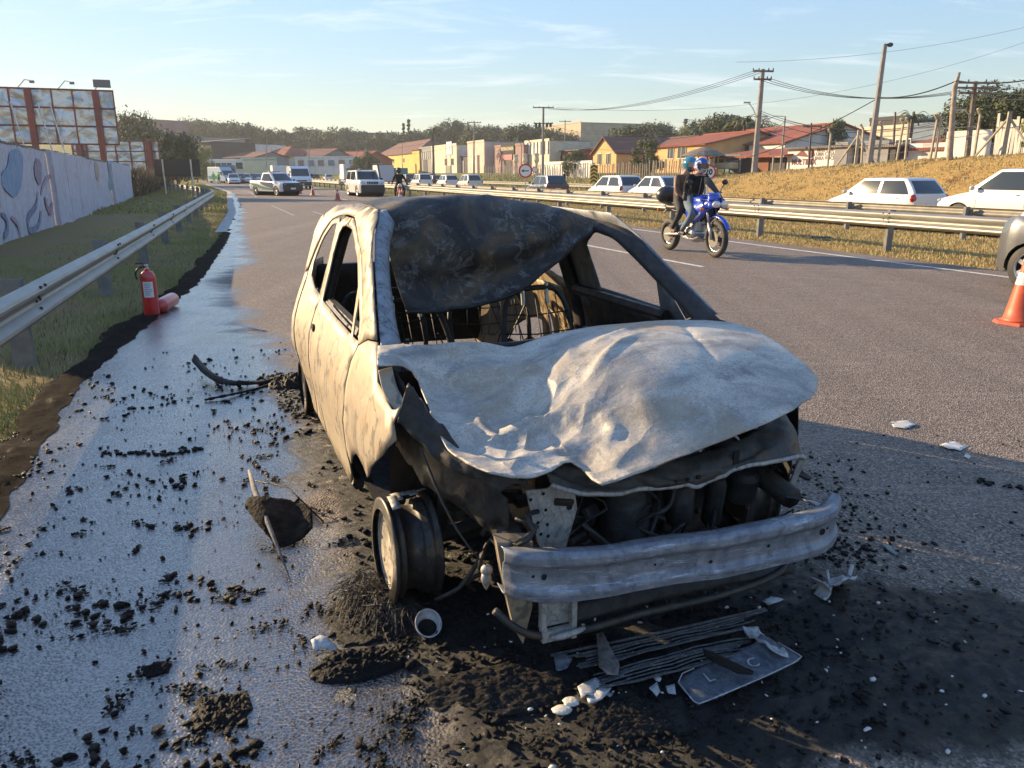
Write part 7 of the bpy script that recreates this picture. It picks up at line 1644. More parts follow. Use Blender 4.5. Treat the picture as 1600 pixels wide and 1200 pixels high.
def wire(a, b, sag, label=None, r=.018, nm=None):
    A, B_ = Vector(a), Vector(b); mb = MB(); mb.tube([tuple(A.lerp(B_, t)-Vector((0, 0, sag*4*t*(1-t)))) for t in np.linspace(0, 1, 20)], r, 3, cap=False); o = mb.build('overhead_wire', wirem)
    if nm:
        k = CNT.get(nm, 0); CNT[nm] = k+1; p, q = nm
        label = 'overhead wire between %s and %s, %s' % (PN[p], PN[q] if q else 'the right edge', ('topmost', 'second from top', 'third from top', 'fourth from top', 'fifth from top', 'sixth from top', 'lowest')[k])
    tag(o, label, 'wire', 'overhead wires'); return o
def tp(k, f=0, dx=0): a, v = TOPS[k]; return a+v*(1-f)+Vector((dx, -.12, .1))
for f, dx in ((.02, -.7), (.02, 0), (.02, .7)): wire(tp('A', f, dx), tp('C', .02, dx*.6), 1.2, nm=('A', 'C'))
for f, dx in ((.10, -.5), (.10, 0), (.10, .5), (.40, 0), (.42, 0), (.47, .1), (.55, 0)): wire(tp('C', f, dx), tp('F', min(.5, f*.9+.02), dx), .8+f, r=.02, nm=('C', 'F'))
for f in (.05, .1, .15): wire(tp('F', f), AT(1660, 118+f*200, 34), .3, nm=('F', ''))
for f in (.42, .5, .6): wire(tp('A', f-.2), tp('C', f), 1.5, r=.02, nm=('A', 'C'))
for f in (0, .05): wire(tp('B', f, .5 if f else -.5), tp('A', .22+f), 1.5, nm=('B', 'A'))
for f in (.1, .2): wire(tp('L', f), tp('B', f*2), 2.5, r=.025, nm=('L', 'B'))
wire(tp('C', .62), tp('G', .1), .3, nm=('C', 'G')); wire(tp('G', .1), tp('F', .5), .6, nm=('G', 'F')); wire(AT(1100, 262, 62), tp('D', .45), .6, 'thick cable rising from behind the kiosk to the tall straight pole', .03); wire(tp('D', .45), tp('E', 0), .25, r=.035, nm=('D', 'E')); wire(tp('E', 0), AT(1640, 118, 35), .2, r=.035, nm=('E', ''))
wire(AT(1150, 97, 300), AT(1700, 18, 300), 4, 'very high faint wire crossing the upper right sky', .06); wire(AT(870, 168, 250), AT(1700, 30, 250), 9, 'long faint wire rising from the twin pole to the upper right', .045)
# ================================================================= TREES
def leafmat(name, c1, c2):
    m, N, L, B = newmat(name); oi = N.new('ShaderNodeNewGeometry'); v = coords(N)
    f = mix(N, L, .5, noise_node(N, L, v, .8, 3), oi.outputs['Random Per Island']); L.new(mix(N, L, f, c1, c2), B.inputs['Base Color']); B.inputs['Roughness'].default_value = .75
    B.inputs['Specular IOR Level'].default_value = .25; return m
LM = {'dark': leafmat('dark_leaves', (.045, .06, .026), (.10, .115, .05)), 'mid': leafmat('mid_green_leaves', (.07, .085, .032), (.15, .155, .065)), 'olive': leafmat('olive_leaves', (.12, .12, .06), (.22, .20, .11)), 'bright': leafmat('sunny_leaves', (.09, .12, .02), (.2, .22, .05))}
barkm = M('bark', (.10, .075, .055), .95, c2=(.17, .13, .1), scale=4, bmp=.5)
def crown_mesh(key, seed, nleaf, rx, rz, leaf, clumps, mat, shape='round', gap=.35, trunk_z=0):
    r = np.random.default_rng(seed); C_ = []
    for k in range(clumps):
        a = r.uniform(0, 2*PI); h = r.uniform(-.8, 1); w = math.sqrt(max(0, 1-h*h*.8))
        rad = r.uniform(.35, .95)*w
        if shape == 'cone': rad = r.uniform(.1, .9)*(1-(h+1)/2)*.9
        C_.append((rx*rad*math.cos(a), rx*rad*math.sin(a), rz*h*.8, r.uniform(.22, .42)*rx if shape != 'cone' else .3*rx))
    C_ = np.array(C_); ci = r.integers(0, clumps, nleaf); d = r.normal(size=(nleaf, 3)); d /= np.linalg.norm(d, axis=1)[:, None]; rr = C_[ci, 3]*r.uniform(.55, 1.08, nleaf)
    p = C_[ci, :3]+d*rr[:, None]*np.array([1, 1, .8]); p[:, 2] += trunk_z; u = r.normal(size=(nleaf, 3)); u -= d*(u*d).sum(1)[:, None]*.5; u /= np.linalg.norm(u, axis=1)[:, None]; w = np.cross(d, u); w /= np.linalg.norm(w, axis=1)[:, None]; w += d*r.uniform(-.6, .6, nleaf)[:, None]
    s_ = leaf*r.uniform(.5, 1.4, nleaf)[:, None]; V = np.stack([p-u*s_, p-w*s_*.45, p+u*s_, p+w*s_*.45], 1).reshape(-1, 3)
    me = bpy.data.meshes.new('crown_'+key); me.vertices.add(nleaf*4); me.vertices.foreach_set('co', V.ravel()); me.loops.add(nleaf*4); me.loops.foreach_set('vertex_index', np.arange(nleaf*4, dtype=np.int32)); me.polygons.add(nleaf); me.polygons.foreach_set('loop_start', np.arange(0, nleaf*4, 4, dtype=np.int32)); me.materials.append(mat); me.update(); me.validate(); return me, C_
PROTO = {}
def tree_proto(key, seed, nleaf, rx, rz, leaf, clumps, mat, trunk, shape='round'):
    cm, C_ = crown_mesh(key, seed, nleaf, rx, rz, leaf, clumps, LM[mat], shape, trunk_z=trunk+rz*.75); mb = MB(); zc = trunk+rz*.75
    mb.tube([(0, 0, -.5), (.05*rx, 0, trunk*.6), (0, .03*rx, trunk+rz*.3), (0, 0, zc+rz*.3)], [rx*.075, rx*.06, rx*.045, rx*.015], 7)
    for c in C_[:12]: mb.tube([(0, 0, trunk*.75), (c[0]*.45, c[1]*.45, trunk+rz*.35+c[2]*.2), (c[0]*.9, c[1]*.9, zc+c[2]*.9)], [rx*.04, rx*.025, rx*.01], 5)
    tm = mb.mesh('trunk', barkm, True); co = np.array([v.co[:] for v in cm.vertices]); PROTO[key] = (cm, tm, zc, (np.percentile(co[:, 0], 98)-np.percentile(co[:, 0], 2))/2, float(np.percentile(co[:, 2], 99.3)), trunk)
tree_proto('oak', 1, 7000, 5, 3.8, .26, 40, 'dark', 1.2); tree_proto('broad', 2, 7000, 6, 3.2, .28, 40, 'mid', 1.2); tree_proto('round', 3, 5000, 4, 3.6, .24, 28, 'mid', .9)
tree_proto('airy', 4, 5200, 5, 3.6, .22, 44, 'olive', 1.6); tree_proto('bush', 5, 4200, 2.5, 2.6, .15, 24, 'mid', .3); tree_proto('cypress', 6, 1500, 1.2, 6, .22, 26, 'dark', .8, 'cone'); tree_proto('sunny', 7, 3000, 3, 2.6, .18, 22, 'bright', .6)
tree_proto('big', 8, 14000, 7, 4.8, .24, 70, 'dark', 3.0)
def tree(key, label, u, vtop, n=None, Y=None, width_px=None, group=None, rot=None, vbase=None):
    cm, tm, zc, rx, rz, trunk = PROTO[key]
    if n is not None: x, y = onN(u, n)
    else: p = AT(u, 270, Y); x, y = p.x, p.y
    nn, s_ = toNS(x, y); z = TZ(nn, s_) if vbase is None else AT(u, vbase, y).z; top = AT(u, vtop, y).z; H0 = rz; k = (top-z)/H0
    if group and width_px is not None: z = max(z, top-1.5*(width_px/FX*y)) if u > 620 else z
    k = (top-z)/H0
    t = T('tree', label, 'tree', (x, y, z), random.uniform(0, 6) if rot is None else rot, group); kx = k if width_px is None else (width_px/FX*y*1.0)/(2*rx); t.scale = (kx, kx, k)
    for nm, me in (('crown', cm), ('trunk', tm)): o = bpy.data.objects.new(nm, me); COL.objects.link(o); o.parent = t
    return t
tree('airy', 'wispy brownish tree rising behind the second billboard', 222, 176, Y=95, width_px=88)
tree('oak', 'dark rounded tree right of the second billboard', 276, 207, Y=100, width_px=66)
tree('big', 'large spreading dark tree at the right edge behind the board fence', 1560, 136, n=52, width_px=150)
tree('bush', 'bushy green tree between the yellow houses and the riders', 1010, 218, n=42.5, width_px=48)
tree('round', 'leafy street tree behind the grey box truck', 573, 238, Y=150, width_px=36)
tree('bush', 'loose green shrub behind the black hatchback, by the garden wall', 898, 236, n=42.5, width_px=40)
tree('sunny', 'sunlit small tree beside the coach at the far left', 323, 232, Y=150, width_px=22)
tree('sunny', 'yellow green bush above the ambulance', 308, 240, Y=140, width_px=24)
tree('bush', 'dark green bush behind the painted shop at the right', 1297, 188, n=60, width_px=42)
tree('sunny', 'bright green branch entering at the right edge of the picture', 1606, 100, n=36, width_px=36, vbase=215)
tree('sunny', 'small yellow green shrub against the board fence', 1604, 205, n=38, width_px=22)
tree('cypress', 'taller of the two dark cypresses on the skyline', 641, 187, Y=260, width_px=7)
tree('cypress', 'shorter of the two dark cypresses on the skyline', 633, 193, Y=262, width_px=6)
tree('cypress', 'pointed conifer on the skyline above the riders, left one', 1067, 186, Y=240, width_px=9)
tree('cypress', 'pointed conifer on the skyline above the riders, right one', 1079, 190, Y=240, width_px=8)
sky_trees = [(352, 212, 44, 'round'), (392, 216, 40, 'oak'), (422, 211, 46, 'airy'), (452, 214, 44, 'round'), (483, 213, 36, 'airy'), (512, 210, 44, 'oak'), (545, 214, 46, 'round'), (585, 216, 40, 'airy'), (615, 214, 44, 'oak'), (210, 196, 60, 'airy'), (300, 186, 46, 'airy'), (325, 190, 50, 'oak'), (345, 196, 40, 'broad'), (378, 192, 50, 'oak'), (408, 200, 42, 'round'), (435, 203, 40, 'oak'), (470, 200, 40, 'round'), (494, 203, 40, 'oak'), (530, 201, 56, 'broad'), (560, 206, 48, 'oak'), (600, 209, 60, 'broad'), (650, 205, 50, 'oak'), (680, 198, 30, 'airy'), (706, 190, 42, 'oak'), (745, 196, 40, 'broad'), (764, 198, 44, 'oak'), (785, 201, 40, 'round'), (826, 196, 50, 'oak'), (868, 204, 50, 'broad'), (975, 201, 50, 'broad'), (1000, 196, 60, 'oak'), (1028, 192, 56, 'airy'), (1098, 189, 56, 'broad'), (1122, 181, 56, 'oak'), (1150, 183, 50, 'round'), (1175, 186, 50, 'airy'), (1250, 206, 36, 'round'), (1340, 200, 40, 'broad'), (1450, 186, 50, 'airy'), (1475, 176, 60, 'oak'), (1530, 150, 80, 'oak'), (1600, 142, 90, 'oak')]
WH = {'airy': 'thin crowned tree', 'oak': 'dark full crowned tree', 'broad': 'broad flat crowned tree', 'round': 'round crowned tree'}
def where(u):
    for a, s_ in ((260, 'above the smallest billboard'), (340, 'above the far left warehouse'), (420, 'above the long white building'), (520, 'over the long dark roof'), (610, 'over the right end of the long dark roof'), (700, 'behind the yellow gabled house'), (790, 'behind the pink shopfront'), (900, 'left of the large concrete block'), (1060, 'above the yellow gable house'), (1200, 'behind the long red tiled roof'), (1400, 'behind the modern cream building'), (2000, 'near the right edge')):
        if u < a: return s_
seen = {}
ORD = ['', 'second ', 'third ', 'fourth ']
for k, (u, vt, w, key) in enumerate(sky_trees):
    base = 'skyline %s %s' % (WH[key], where(u)); i = seen.get(base, 0); seen[base] = i+1
    tree(key, base if i == 0 else '%s, %sone' % (base, ORD[i]), u, vt, Y=(268+(k*7 % 20)) if u < 620 else (min(270, onN(u, 78)[1])+(k % 3)*6 if u < 1300 else 95+(k % 3)*8), width_px=w*1.25, group='skyline trees')
# palms
def palm(label, u, vtop, Y, s_, vb=None):
    p = AT(u, vtop, Y); z = TZ(*toNS(p.x, p.y)) if vb is None else AT(u, vb, Y).z; t = T('palm_tree', label, 'palm', (p.x, p.y, z)); h = p.z-z-s_*.7
    mb = MB(); mb.tube([(0, 0, -.3), (0, 0, h)], .14*s_, 6); mb.build('trunk', barkm, t)
    for k in range(20):
        a = k*2.4; el = random.uniform(-.2, 1.1); mb = MB(); pts = [Vector((0, 0, h)), Vector((math.cos(a)*s_*.7*math.cos(el*.6), math.sin(a)*s_*.7, h+s_*(.2+.5*el))), Vector((math.cos(a)*s_*1.3, math.sin(a)*s_*1.3, h+s_*(-.4+.7*el)))]
        cv = [Vector(cr1([tuple(q) for q in pts], q_)) for q_ in np.linspace(0, 1, 9)]; vs = []; sd_ = Vector((-math.sin(a), math.cos(a), 0))
        for i, c in enumerate(cv): w = .10*s_*math.sin(PI*(i+.6)/9.5); vs += [tuple(c-sd_*w-Vector((0, 0, w*.5))), tuple(c), tuple(c+sd_*w-Vector((0, 0, w*.5)))]
        mb.add(vs, [(3*i+j, 3*i+j+1, 3*i+j+4, 3*i+j+3) for i in range(8) for j in range(2)]); mb.build('frond', LM['mid'], t)
palm('palm crown behind the large leaning pole, over the red roof', 1165, 182, 90, 1.3); palm('second palm crown behind the large leaning pole', 1150, 186, 92, 1.2); palm('spiky palm on the roofline of the modern building', 1428, 172, 72, 1.1); palm('feathery palm in the shop row skyline, behind the patchy shop', 676, 198, 150, 1.6)
# far-off woods as one mass
def woods():
    r = np.random.default_rng(5); P_ = []; k = 150000
    u = r.uniform(120, 1750, k); d = np.where(u < 700, 290+30*r.random(k), np.where(u < 1000, 275, np.interp(u, [1000, 1400, 1750], [230, 150, 130]))+25*r.random(k)); vt = np.interp(u, [120, 330, 420, 600, 700, 830, 960, 1120, 1300, 1500, 1750], [204, 203, 212, 218, 210, 211, 211, 203, 211, 194, 182])
    vv = vt+5*np.sin(u*.043)+3.5*np.sin(u*.11+1)+2*np.sin(u*.31)+r.exponential(10, k)
    X = []; 
    for i in range(k): p = AT(u[i], vv[i], d[i]); X.append((p.x, p.y, p.z))
    X = np.array(X); dd = r.normal(size=(k, 3)); dd /= np.linalg.norm(dd, axis=1)[:, None]; e = r.normal(size=(k, 3)); w = np.cross(dd, e); w /= np.linalg.norm(w, axis=1)[:, None]; s_ = .5*r.uniform(.5, 1.3, k)[:, None]
    V = np.stack([X-dd*s_, X-w*s_*.6, X+dd*s_, X+w*s_*.6], 1).reshape(-1, 3); me = bpy.data.meshes.new('distant_woods'); me.vertices.add(k*4); me.vertices.foreach_set('co', V.ravel()); me.loops.add(k*4); me.loops.foreach_set('vertex_index', np.arange(k*4, dtype=np.int32)); me.polygons.add(k); me.polygons.foreach_set('loop_start', np.arange(0, k*4, 4, dtype=np.int32)); me.materials.append(LM['olive']); me.update(); me.validate()
    o = bpy.data.objects.new('distant_woods', me); COL.objects.link(o); tag(o, 'dark belt of distant woods along the skyline', 'woods', kind='stuff')
woods()
# ================================================================= DEBRIS
def charmat(name, lo, hi, spk, rough=.8, sc=40):
    m, N, L, B = newmat(name); v = coords(N); n1 = noise_node(N, L, v, sc, 8, .8); n2 = noise_node(N, L, v, sc*3, 4, .8)
    c = ramp(N, L, n1, [(.35, lo), (.6, hi)]); c = mix(N, L, ramp(N, L, n2, [(.58, 0), (.66, .8)]), c, spk); L.new(c, B.inputs['Base Color']); B.inputs['Roughness'].default_value = rough; B.inputs['Specular IOR Level'].default_value = .2; bump(N, L, B, n1, .9, .02); return m
char = charmat('wet_char', (.004, .004, .005), (.012, .0115, .012), (.04, .038, .036), .5)
ashm = charmat('grey_brown_ash', (.008, .0075, .007), (.032, .028, .025), (.17, .15, .135), .9)
palesh = burnt('pale_ashed_alloy', (.50, .50, .50), (.30, .31, .33), (.10, .10, .11), swirl=18, bmp=.5, vein=.1)
dsheet = burnt('dark_ashed_sheet', (.14, .16, .19), (.07, .08, .10), (.02, .02, .025), swirl=14, bmp=.5, vein=.1)
# crumbs
ico = bmesh.new(); bmesh.ops.create_icosphere(ico, subdivisions=1, radius=1); IV = np.array([tuple(v.co) for v in ico.verts]); IF = np.array([[v.index for v in f.verts] for f in ico.faces]); ico.free()
def crumbs(name, pts, label, mats):
    V = []; Fc = []; MI = []
    for (x, y, r, m_, zb) in pts:
        q = IV*(1+RNG.normal(0, .28, (len(IV), 1))); a = RNG.uniform(0, 6.28); el = 1+min(.9, RNG.exponential(.3)); q = q*np.array([el, 1/el**.5, RNG.uniform(.45, .8)]); c_, s_ = math.cos(a), math.sin(a)
        q = np.c_[q[:, 0]*c_-q[:, 1]*s_, q[:, 0]*s_+q[:, 1]*c_, q[:, 2]]*r+np.array([x, y, zb+r*.35]); Fc.append(IF+len(V)*len(IV)); V.append(q); MI += [m_]*len(IF)
    V = np.concatenate(V); Fc = np.concatenate(Fc); me = bpy.data.meshes.new(name); me.vertices.add(len(V)); me.vertices.foreach_set('co', V.ravel().astype(np.float32)); me.loops.add(len(Fc)*3); me.loops.foreach_set('vertex_index', Fc.ravel().astype(np.int32)); me.polygons.add(len(Fc)); me.polygons.foreach_set('loop_start', np.arange(0, len(Fc)*3, 3, dtype=np.int32))
    for m_ in mats: me.materials.append(m_)
    me.polygons.foreach_set('material_index', MI); me.update(); me.validate(); o = bpy.data.objects.new(name, me); COL.objects.link(o); tag(o, label, 'debris', kind='stuff'); return o
pts = []
def add_crumb(x, y, r, m=0, z=.006): pts.append((x, y, r, m, z))
for _ in range(42000):
    s = .6+6.6*random.random()**1.1; n = -1.5+2.6*random.random(); 
    if n < edgeL(s)+.02: continue
    x, y = NS(n, s); c = fb(x*1.9, y*1.9, 31, 4); f = ss(-.05, .38, c)
    dens = interp([(.6, .38), (2.5, .22), (4, .14), (5.5, .10), (7.2, .02)], s)*(.25+1.5*f)
    if random.random() < dens*1.1: add_crumb(x, y, .0022+.0085*random.random()**3.4*(1+f))
for _ in range(110):   # clusters
    s = .7+4.8*random.random()**1.3; n = -1.35+2.2*random.random(); x, y = NS(n, s); R_ = .012+.045*random.random()**1.5; a0 = random.uniform(0, 6.28); ex = 1+2*random.random()
    for _ in range(int(14+R_*760)):
        a = random.gauss(0, R_*ex*.5); b = random.gauss(0, R_*.35); add_crumb(x+a*math.cos(a0)-b*math.sin(a0), y+a*math.sin(a0)+b*math.cos(a0), .002+.0065*random.random()**2, 0, .006+.006*random.random())
def cline(pxs, k, w, r0=.006, r1=.012):
    P_ = [G(*p) for p in pxs]
    for _ in range(k):
        t = random.random(); p = cr1([(a, b, 0) for a, b in P_], t); add_crumb(p[0]+random.gauss(0, w), p[1]+random.gauss(0, w), random.uniform(r0, r1))
cline([(205, 708), (260, 712), (312, 703)], 70, .008); cline([(200, 640), (240, 638)], 14, .003); cline([(375, 712), (400, 730), (420, 745)], 26, .006)
cline([(160, 700), (190, 712), (320, 700)], 40, .02); cline([(330, 590), (400, 640)], 30, .05)
cline([(430, 590), (455, 600), (478, 590)], 260, .07, .008, .022); cline([(440, 610), (465, 640), (478, 650)], 120, .05, .006, .016)
cline([(1250, 720), (1300, 790), (1340, 840)], 160, .16, .004, .012); cline([(1260, 850), (1330, 870)], 120, .09)
for _ in range(60): x, y = G(random.uniform(1250, 1600), random.uniform(680, 950)); add_crumb(x, y, random.uniform(.004, .009))
cline([(1530, 755), (1600, 765)], 18, .015, .008, .015)
for _ in range(9000):  # soot field in front of and below the car
    l = random.gauss(-.15, .75); f = random.gauss(.72, .42); x = CAR_O[0]+l*CL[0]+f*CF[0]; y = CAR_O[1]+l*CL[1]+f*CF[1]
    k = sootness(*toNS(x, y), x, y)
    if random.random() < k*.5: add_crumb(x, y, .003+.008*random.random()**2.5, 1 if random.random() < .32 else (2 if random.random() < .05 else 0), .01)
crumbs('char_crumbs', pts, 'black crumbs of char and grit strewn over the wet asphalt beside and before the wreck', [char, ashm, M('white_chip', (.5, .5, .48), .7)])
# heaps of ash
def heap(label, u, v, w, d, h, rot, mat=ashm, seed=0, ridges=0, k=70):
    cx, cy = G(u, v); 
    def fn(a, b):
        x = (a-.5)*2; y = (b-.5)*2; r = math.hypot(x, y); e = max(0, 1-r**2*(1+.5*fb(x*1.5, y*1.5, seed)))
        z = h*(e**.6)*(.45+.9*abs(fb(x*3, y*3, seed, 5))+.35*abs(fb(x*9, y*9, seed+3, 3)))
        if ridges: z += h*.35*e*abs(math.sin((x*.6+y*1.6)*ridges+3*fb(x*2, y*2, seed)))
        return (x*w/2, y*d/2, z-.002 if e > 0 else -.01)
    mb = MB(); mb.grid(fn, k, k); o = mb.build('ash_heap', mat, smooth=True, fixn=False); o.location = (cx, cy, .008); o.rotation_euler = (0, 0, rot); tag(o, label, 'ash heap', kind='stuff'); return o
heap('layered flat slab of dark ash left of the pale cup, in front of the bare wheel', 560, 1043, .30, .17, .032, .25, char, 3, 5)
heap('brownish heap of ash below the front bumper beam, left of the white drops', 775, 1082, .42, .24, .032, .1, ashm, 8)
heap('brownish heap of ash right of the white melted drops', 985, 1128, .30, .16, .03, .1, ashm, 14)
heap('dark matted heap of tyre wire residue below the bare front wheel', 590, 965, .36, .34, .025, .2, char, 21)
heap('black clump of char on the wet asphalt near the bottom left', 345, 1115, .17, .17, .02, .5, char, 27)
heap('small black clump of char on the wet asphalt, bottom left of the large clump', 245, 1048, .09, .07, .016, .5, char, 29, k=40)
heap('black heap of char between the wheel and the bumper', 700, 930, .5, .4, .03, .2, char, 33)
heap('black crusty ground char under the fallen number plate', 1100, 1010, .9, .42, .012, .35, char, 41)
heap('clod of black char beside the car, at the end of the plastic strip', 458, 600, .42, .36, .07, .3, char, 44)
0 and heap('clump of wet earth and roots at the grass edge', 55, 668, .5, .8, .04, .4, mud, 51)
# tyre wires
mb = MB()
for k in range(620):
    a = random.uniform(2.0, 5.6); cx, cy = G(610, 935); r0 = random.uniform(.02, .16); L_ = random.uniform(.03, .12); x = cx+r0*math.cos(a); y = cy+r0*math.sin(a)-.03; b = a+random.gauss(0, 1.3); z0 = random.uniform(.004, .035)
    mb.tube([(x, y, z0+.03), (x+math.cos(b)*L_*.5, y+math.sin(b)*L_*.5, z0+.05*random.random()), (x+math.cos(b+.3)*L_, y+math.sin(b+.3)*L_, .012)], .0009, 3, cap=False)
o = mb.build('tyre_wires', M('burnt_wire', (.04, .036, .033), .6, .2)); tag(o, 'fine burnt steel wires of the tyre splayed on the ground under the front wheel', 'wires', kind='stuff')
# plate-like pieces: outline as ground points, own thickness and warp
def shard(name, label, cat, px, mat, z=.02, warp=.02, th=.003, tilt=(0, 0), seed=1, step=.012, zs=None):
    P_ = [G(u, v, z) for u, v in px]; cx = sum(p[0] for p in P_)/len(P_); cy = sum(p[1] for p in P_)/len(P_); t = bpy.data.objects
    mb = MB(); poly = [(p[0]-cx, p[1]-cy) for p in P_]
    def fn(x, y): return (x, y, z+warp*fb(x*9, y*9, seed, 3)+tilt[0]*x+tilt[1]*y+.25*warp*fb(x*40, y*40, seed, 2))
    sheet(mb, poly, [], step, fn); o = mb.build(name, mat, smooth=True, fixn=False); o.location = (cx, cy, 0); q = o.modifiers.new('s', 'SOLIDIFY'); q.thickness = th; q.offset = 0
    tag(o, label, cat); return o, (cx, cy)
FLP = [(380, 792), (384, 783), (402, 778), (440, 781), (470, 789), (487, 806), (486, 830), (470, 846), (447, 854), (430, 856), (406, 826)]
def flp(u, v):
    z = .012+.11*max(0, 858-v)/80+.012*math.sin((u-380)*.06); x, y = G(u, v, z); return (x+.006*fb(u*.05, v*.05, 1), y+.02*fb(u*.02, v*.03, 4)+.03*((u-432)/54)**2, z+.004*fb(u*.06, v*.06, 2))
mb = MB(); sheet(mb, FLP, [], 6, flp); o = mb.build('plastic_flap', M('charred_plastic', (.008, .007, .006), .8, c2=(.028, .022, .017), scale=22, bmp=1, bscale=50, bdist=.02, spec=.12), smooth=True, solid=.006); tag(o, 'charred black plastic flap propped up beside a grey stick on the wet asphalt', 'car debris')
a, b = G(398, 770), G(456, 915); mb = MB(); mb.tube([(a[0]-.01, a[1]-.02, .125), (a[0]*.75+b[0]*.25-.005, a[1]*.75+b[1]*.25-.06, .135), ((a[0]+b[0])/2, (a[1]+b[1])/2-.04, .085), (b[0], b[1], .012)], [.006, .013, .011, .002], 6); o = mb.build('grey_stick', M('charred_grey_wood', (.20, .19, .18), .8, c2=(.09, .085, .08), scale=20, bmp=.4), smooth=True); tag(o, 'tapering pale grey stick lying across the charred flap', 'stick')
a, b = G(402, 772), G(505, 818); mb = MB(); mb.tube([(a[0], a[1], .07), ((a[0]+b[0])/2, (a[1]+b[1])/2+.01, .10), (b[0], b[1], .01)], .004, 5); o = mb.build('thin_rod', char, smooth=True); tag(o, 'thin dark rod crossing the charred flap to the right', 'rod')
mb = MB(); P_ = [G(*p) for p in [(307, 582), (330, 598), (360, 606), (400, 604), (440, 600), (475, 598)]]
def stf(a, b): p = cr1([(x, y, 0) for x, y in P_], a); w = .045*(1-.5*a); return (p[0]+.02*(b-.5), p[1]+w*(b-.5)*2, .02+.09*(1-a)**4+.035*math.sin(b*PI)*(1-.5*a)+.01*fb(a*9, b*3, 2))
mb.grid(stf, 40, 7); o = mb.build('plastic_strip', char, smooth=True, solid=.004); tag(o, 'long black plastic trim strip with an upturned end lying left of the wreck', 'car debris')
mb = MB(); P_ = [G(*p) for p in [(320, 628), (350, 624), (395, 612), (430, 602)]]; mb.tube([cr1([(x, y, .014+.01*(i % 2)) for i, (x, y) in enumerate(P_)], t) for t in np.linspace(0, 1, 24)], [.006+.006*random.random() for _ in range(24)], 6); o = mb.build('char_strip', char, smooth=True); tag(o, 'thin crumbly char strip below the long plastic trim', 'car debris')
# pale cup-shaped shell
cx, cy = G(670, 992); mb = MB()
def cup(a, b): t = a*2*PI; r = .040*math.sin(.15+b*1.45); rim = 1-.22*max(0, math.cos(t-2.2))**3*b; return (r*math.cos(t)*1.0, r*math.sin(t), -.03*math.cos(.15+b*1.5)*1.2*rim)
mb.grid(cup, 40, 12, cu=True); o = mb.build('melted_cup', palesh, smooth=True, solid=.003); o.location = (cx, cy, .045); o.rotation_euler = (math.radians(38), math.radians(10), .3); o.scale = (1.15, 1.25, 1); tag(o, 'pale broken cup shaped shell lying open in front of the bare wheel', 'car debris')
mb = MB(); mb.ball((0, 0, 0), (.030, .024, .004), 14, 6); o = mb.build('cup_soot', char, smooth=True, parent=bpy.data.objects['melted_cup']); o.location = (0, -.006, -.018)
# headlight shell
cx, cy = G(1302, 925); t = T('headlight_shell', 'crumpled ash grey headlight shell lying right of the bumper beam', 'car debris', (cx, cy, 0), .3)
mb = MB(); mb.grid(lambda a, b: ((a-.5)*.16*(1-.25*b), .03-.08*b*(1+.3*math.sin(a*PI)), .005+.10*b**.7*(1-.35*abs(2*a-1)**2)+.018*fb(a*4, b*4, 3)-.02*(b > .95)*abs(math.sin(a*7))), 26, 20); mb.build('shell', palesh, t, smooth=True, solid=.003)
mb = MB(); mb.grid(lambda a, b: (-.075+.02*math.sin(b*4)-.02*a, -.05+.05*a, .005+.075*b), 8, 10); mb.build('side_lip', palesh, t, smooth=True, solid=.003)
mb = MB(); mb.tube([(.03, -.035, .08), (.05, -.02, .115)], .008, 6); mb.build('mount_tab', palesh, t); mb = MB(); mb.tube([(-.05, -.04, .04), (-.052, -.015, .105)], .005, 6); mb.build('mount_rib', palesh, t)
# fallen number plate, face up
shp = [(1060, 1064), (1066, 1052), (1085, 1045), (1135, 1030), (1180, 1010), (1188, 1000), (1215, 1012), (1252, 1032), (1240, 1040), (1190, 1060), (1140, 1078), (1105, 1090), (1092, 1094), (1084, 1090)]
pl8, pc = shard('number_plate_carrier', 'bent grey panel with pale rim and embossed character fragments, face up in ash', 'car debris', shp, dsheet, .03, .012, .003, (.02, .10), 5)
P_ = [G(u, v, .03) for u, v in shp]; mb = MB(); mb.tube([(x-pc[0], y-pc[1], .034+.02*(x-pc[0])+.10*(y-pc[1])) for x, y in P_[6:]+P_[:3]], .0022, 5, cap=True); mb.build('rim', palesh, pl8, smooth=True)
for ch, dx in (('L', -.09), ('F', .0), ('C', .07)): mb = MB(); text_mb(mb, ch, .055, lambda a, b, dx=dx: (lambda X, Y: (X, Y, .037+.02*X+.10*Y))((a+dx)*CL[0]-b*CL[1], (a+dx)*CL[1]+b*CL[0])); mb.build('embossed_character', palesh, pl8, fixn=False)
# crushed radiator
a_, b_, c_, d_ = G(865, 1045), G(1195, 972), G(1190, 1030), G(905, 1100)
t = T('crushed_radiator', 'crushed radiator with rows of thin ribs lying in the ash under the bumper beam', 'radiator', (a_[0], a_[1], 0)); A_r = Vector(a_+(0,)); U_ = Vector((b_[0]-a_[0], b_[1]-a_[1], 0)); V_ = Vector((d_[0]-a_[0], d_[1]-a_[1], 0))
ribm = charmat('ashed_radiator_rib', (.05, .052, .056), (.15, .155, .16), (.34, .35, .36), .6, 30)
for k in range(20):
    if k in (8, 9): continue
    f = k/19; mb = MB(); x0 = .03+.10*random.random(); x1 = .98-.25*f-.1*random.random()
    mb.tube([tuple(U_*x+V_*f+Vector((0, .004*fb(x*7, k, 1), .034+.016*fb(x*2.5, f*2, 7)+.006*math.sin(k)))) for x in np.linspace(x0, x1, 26)], .0032, 4); mb.build('rib', ribm, t)
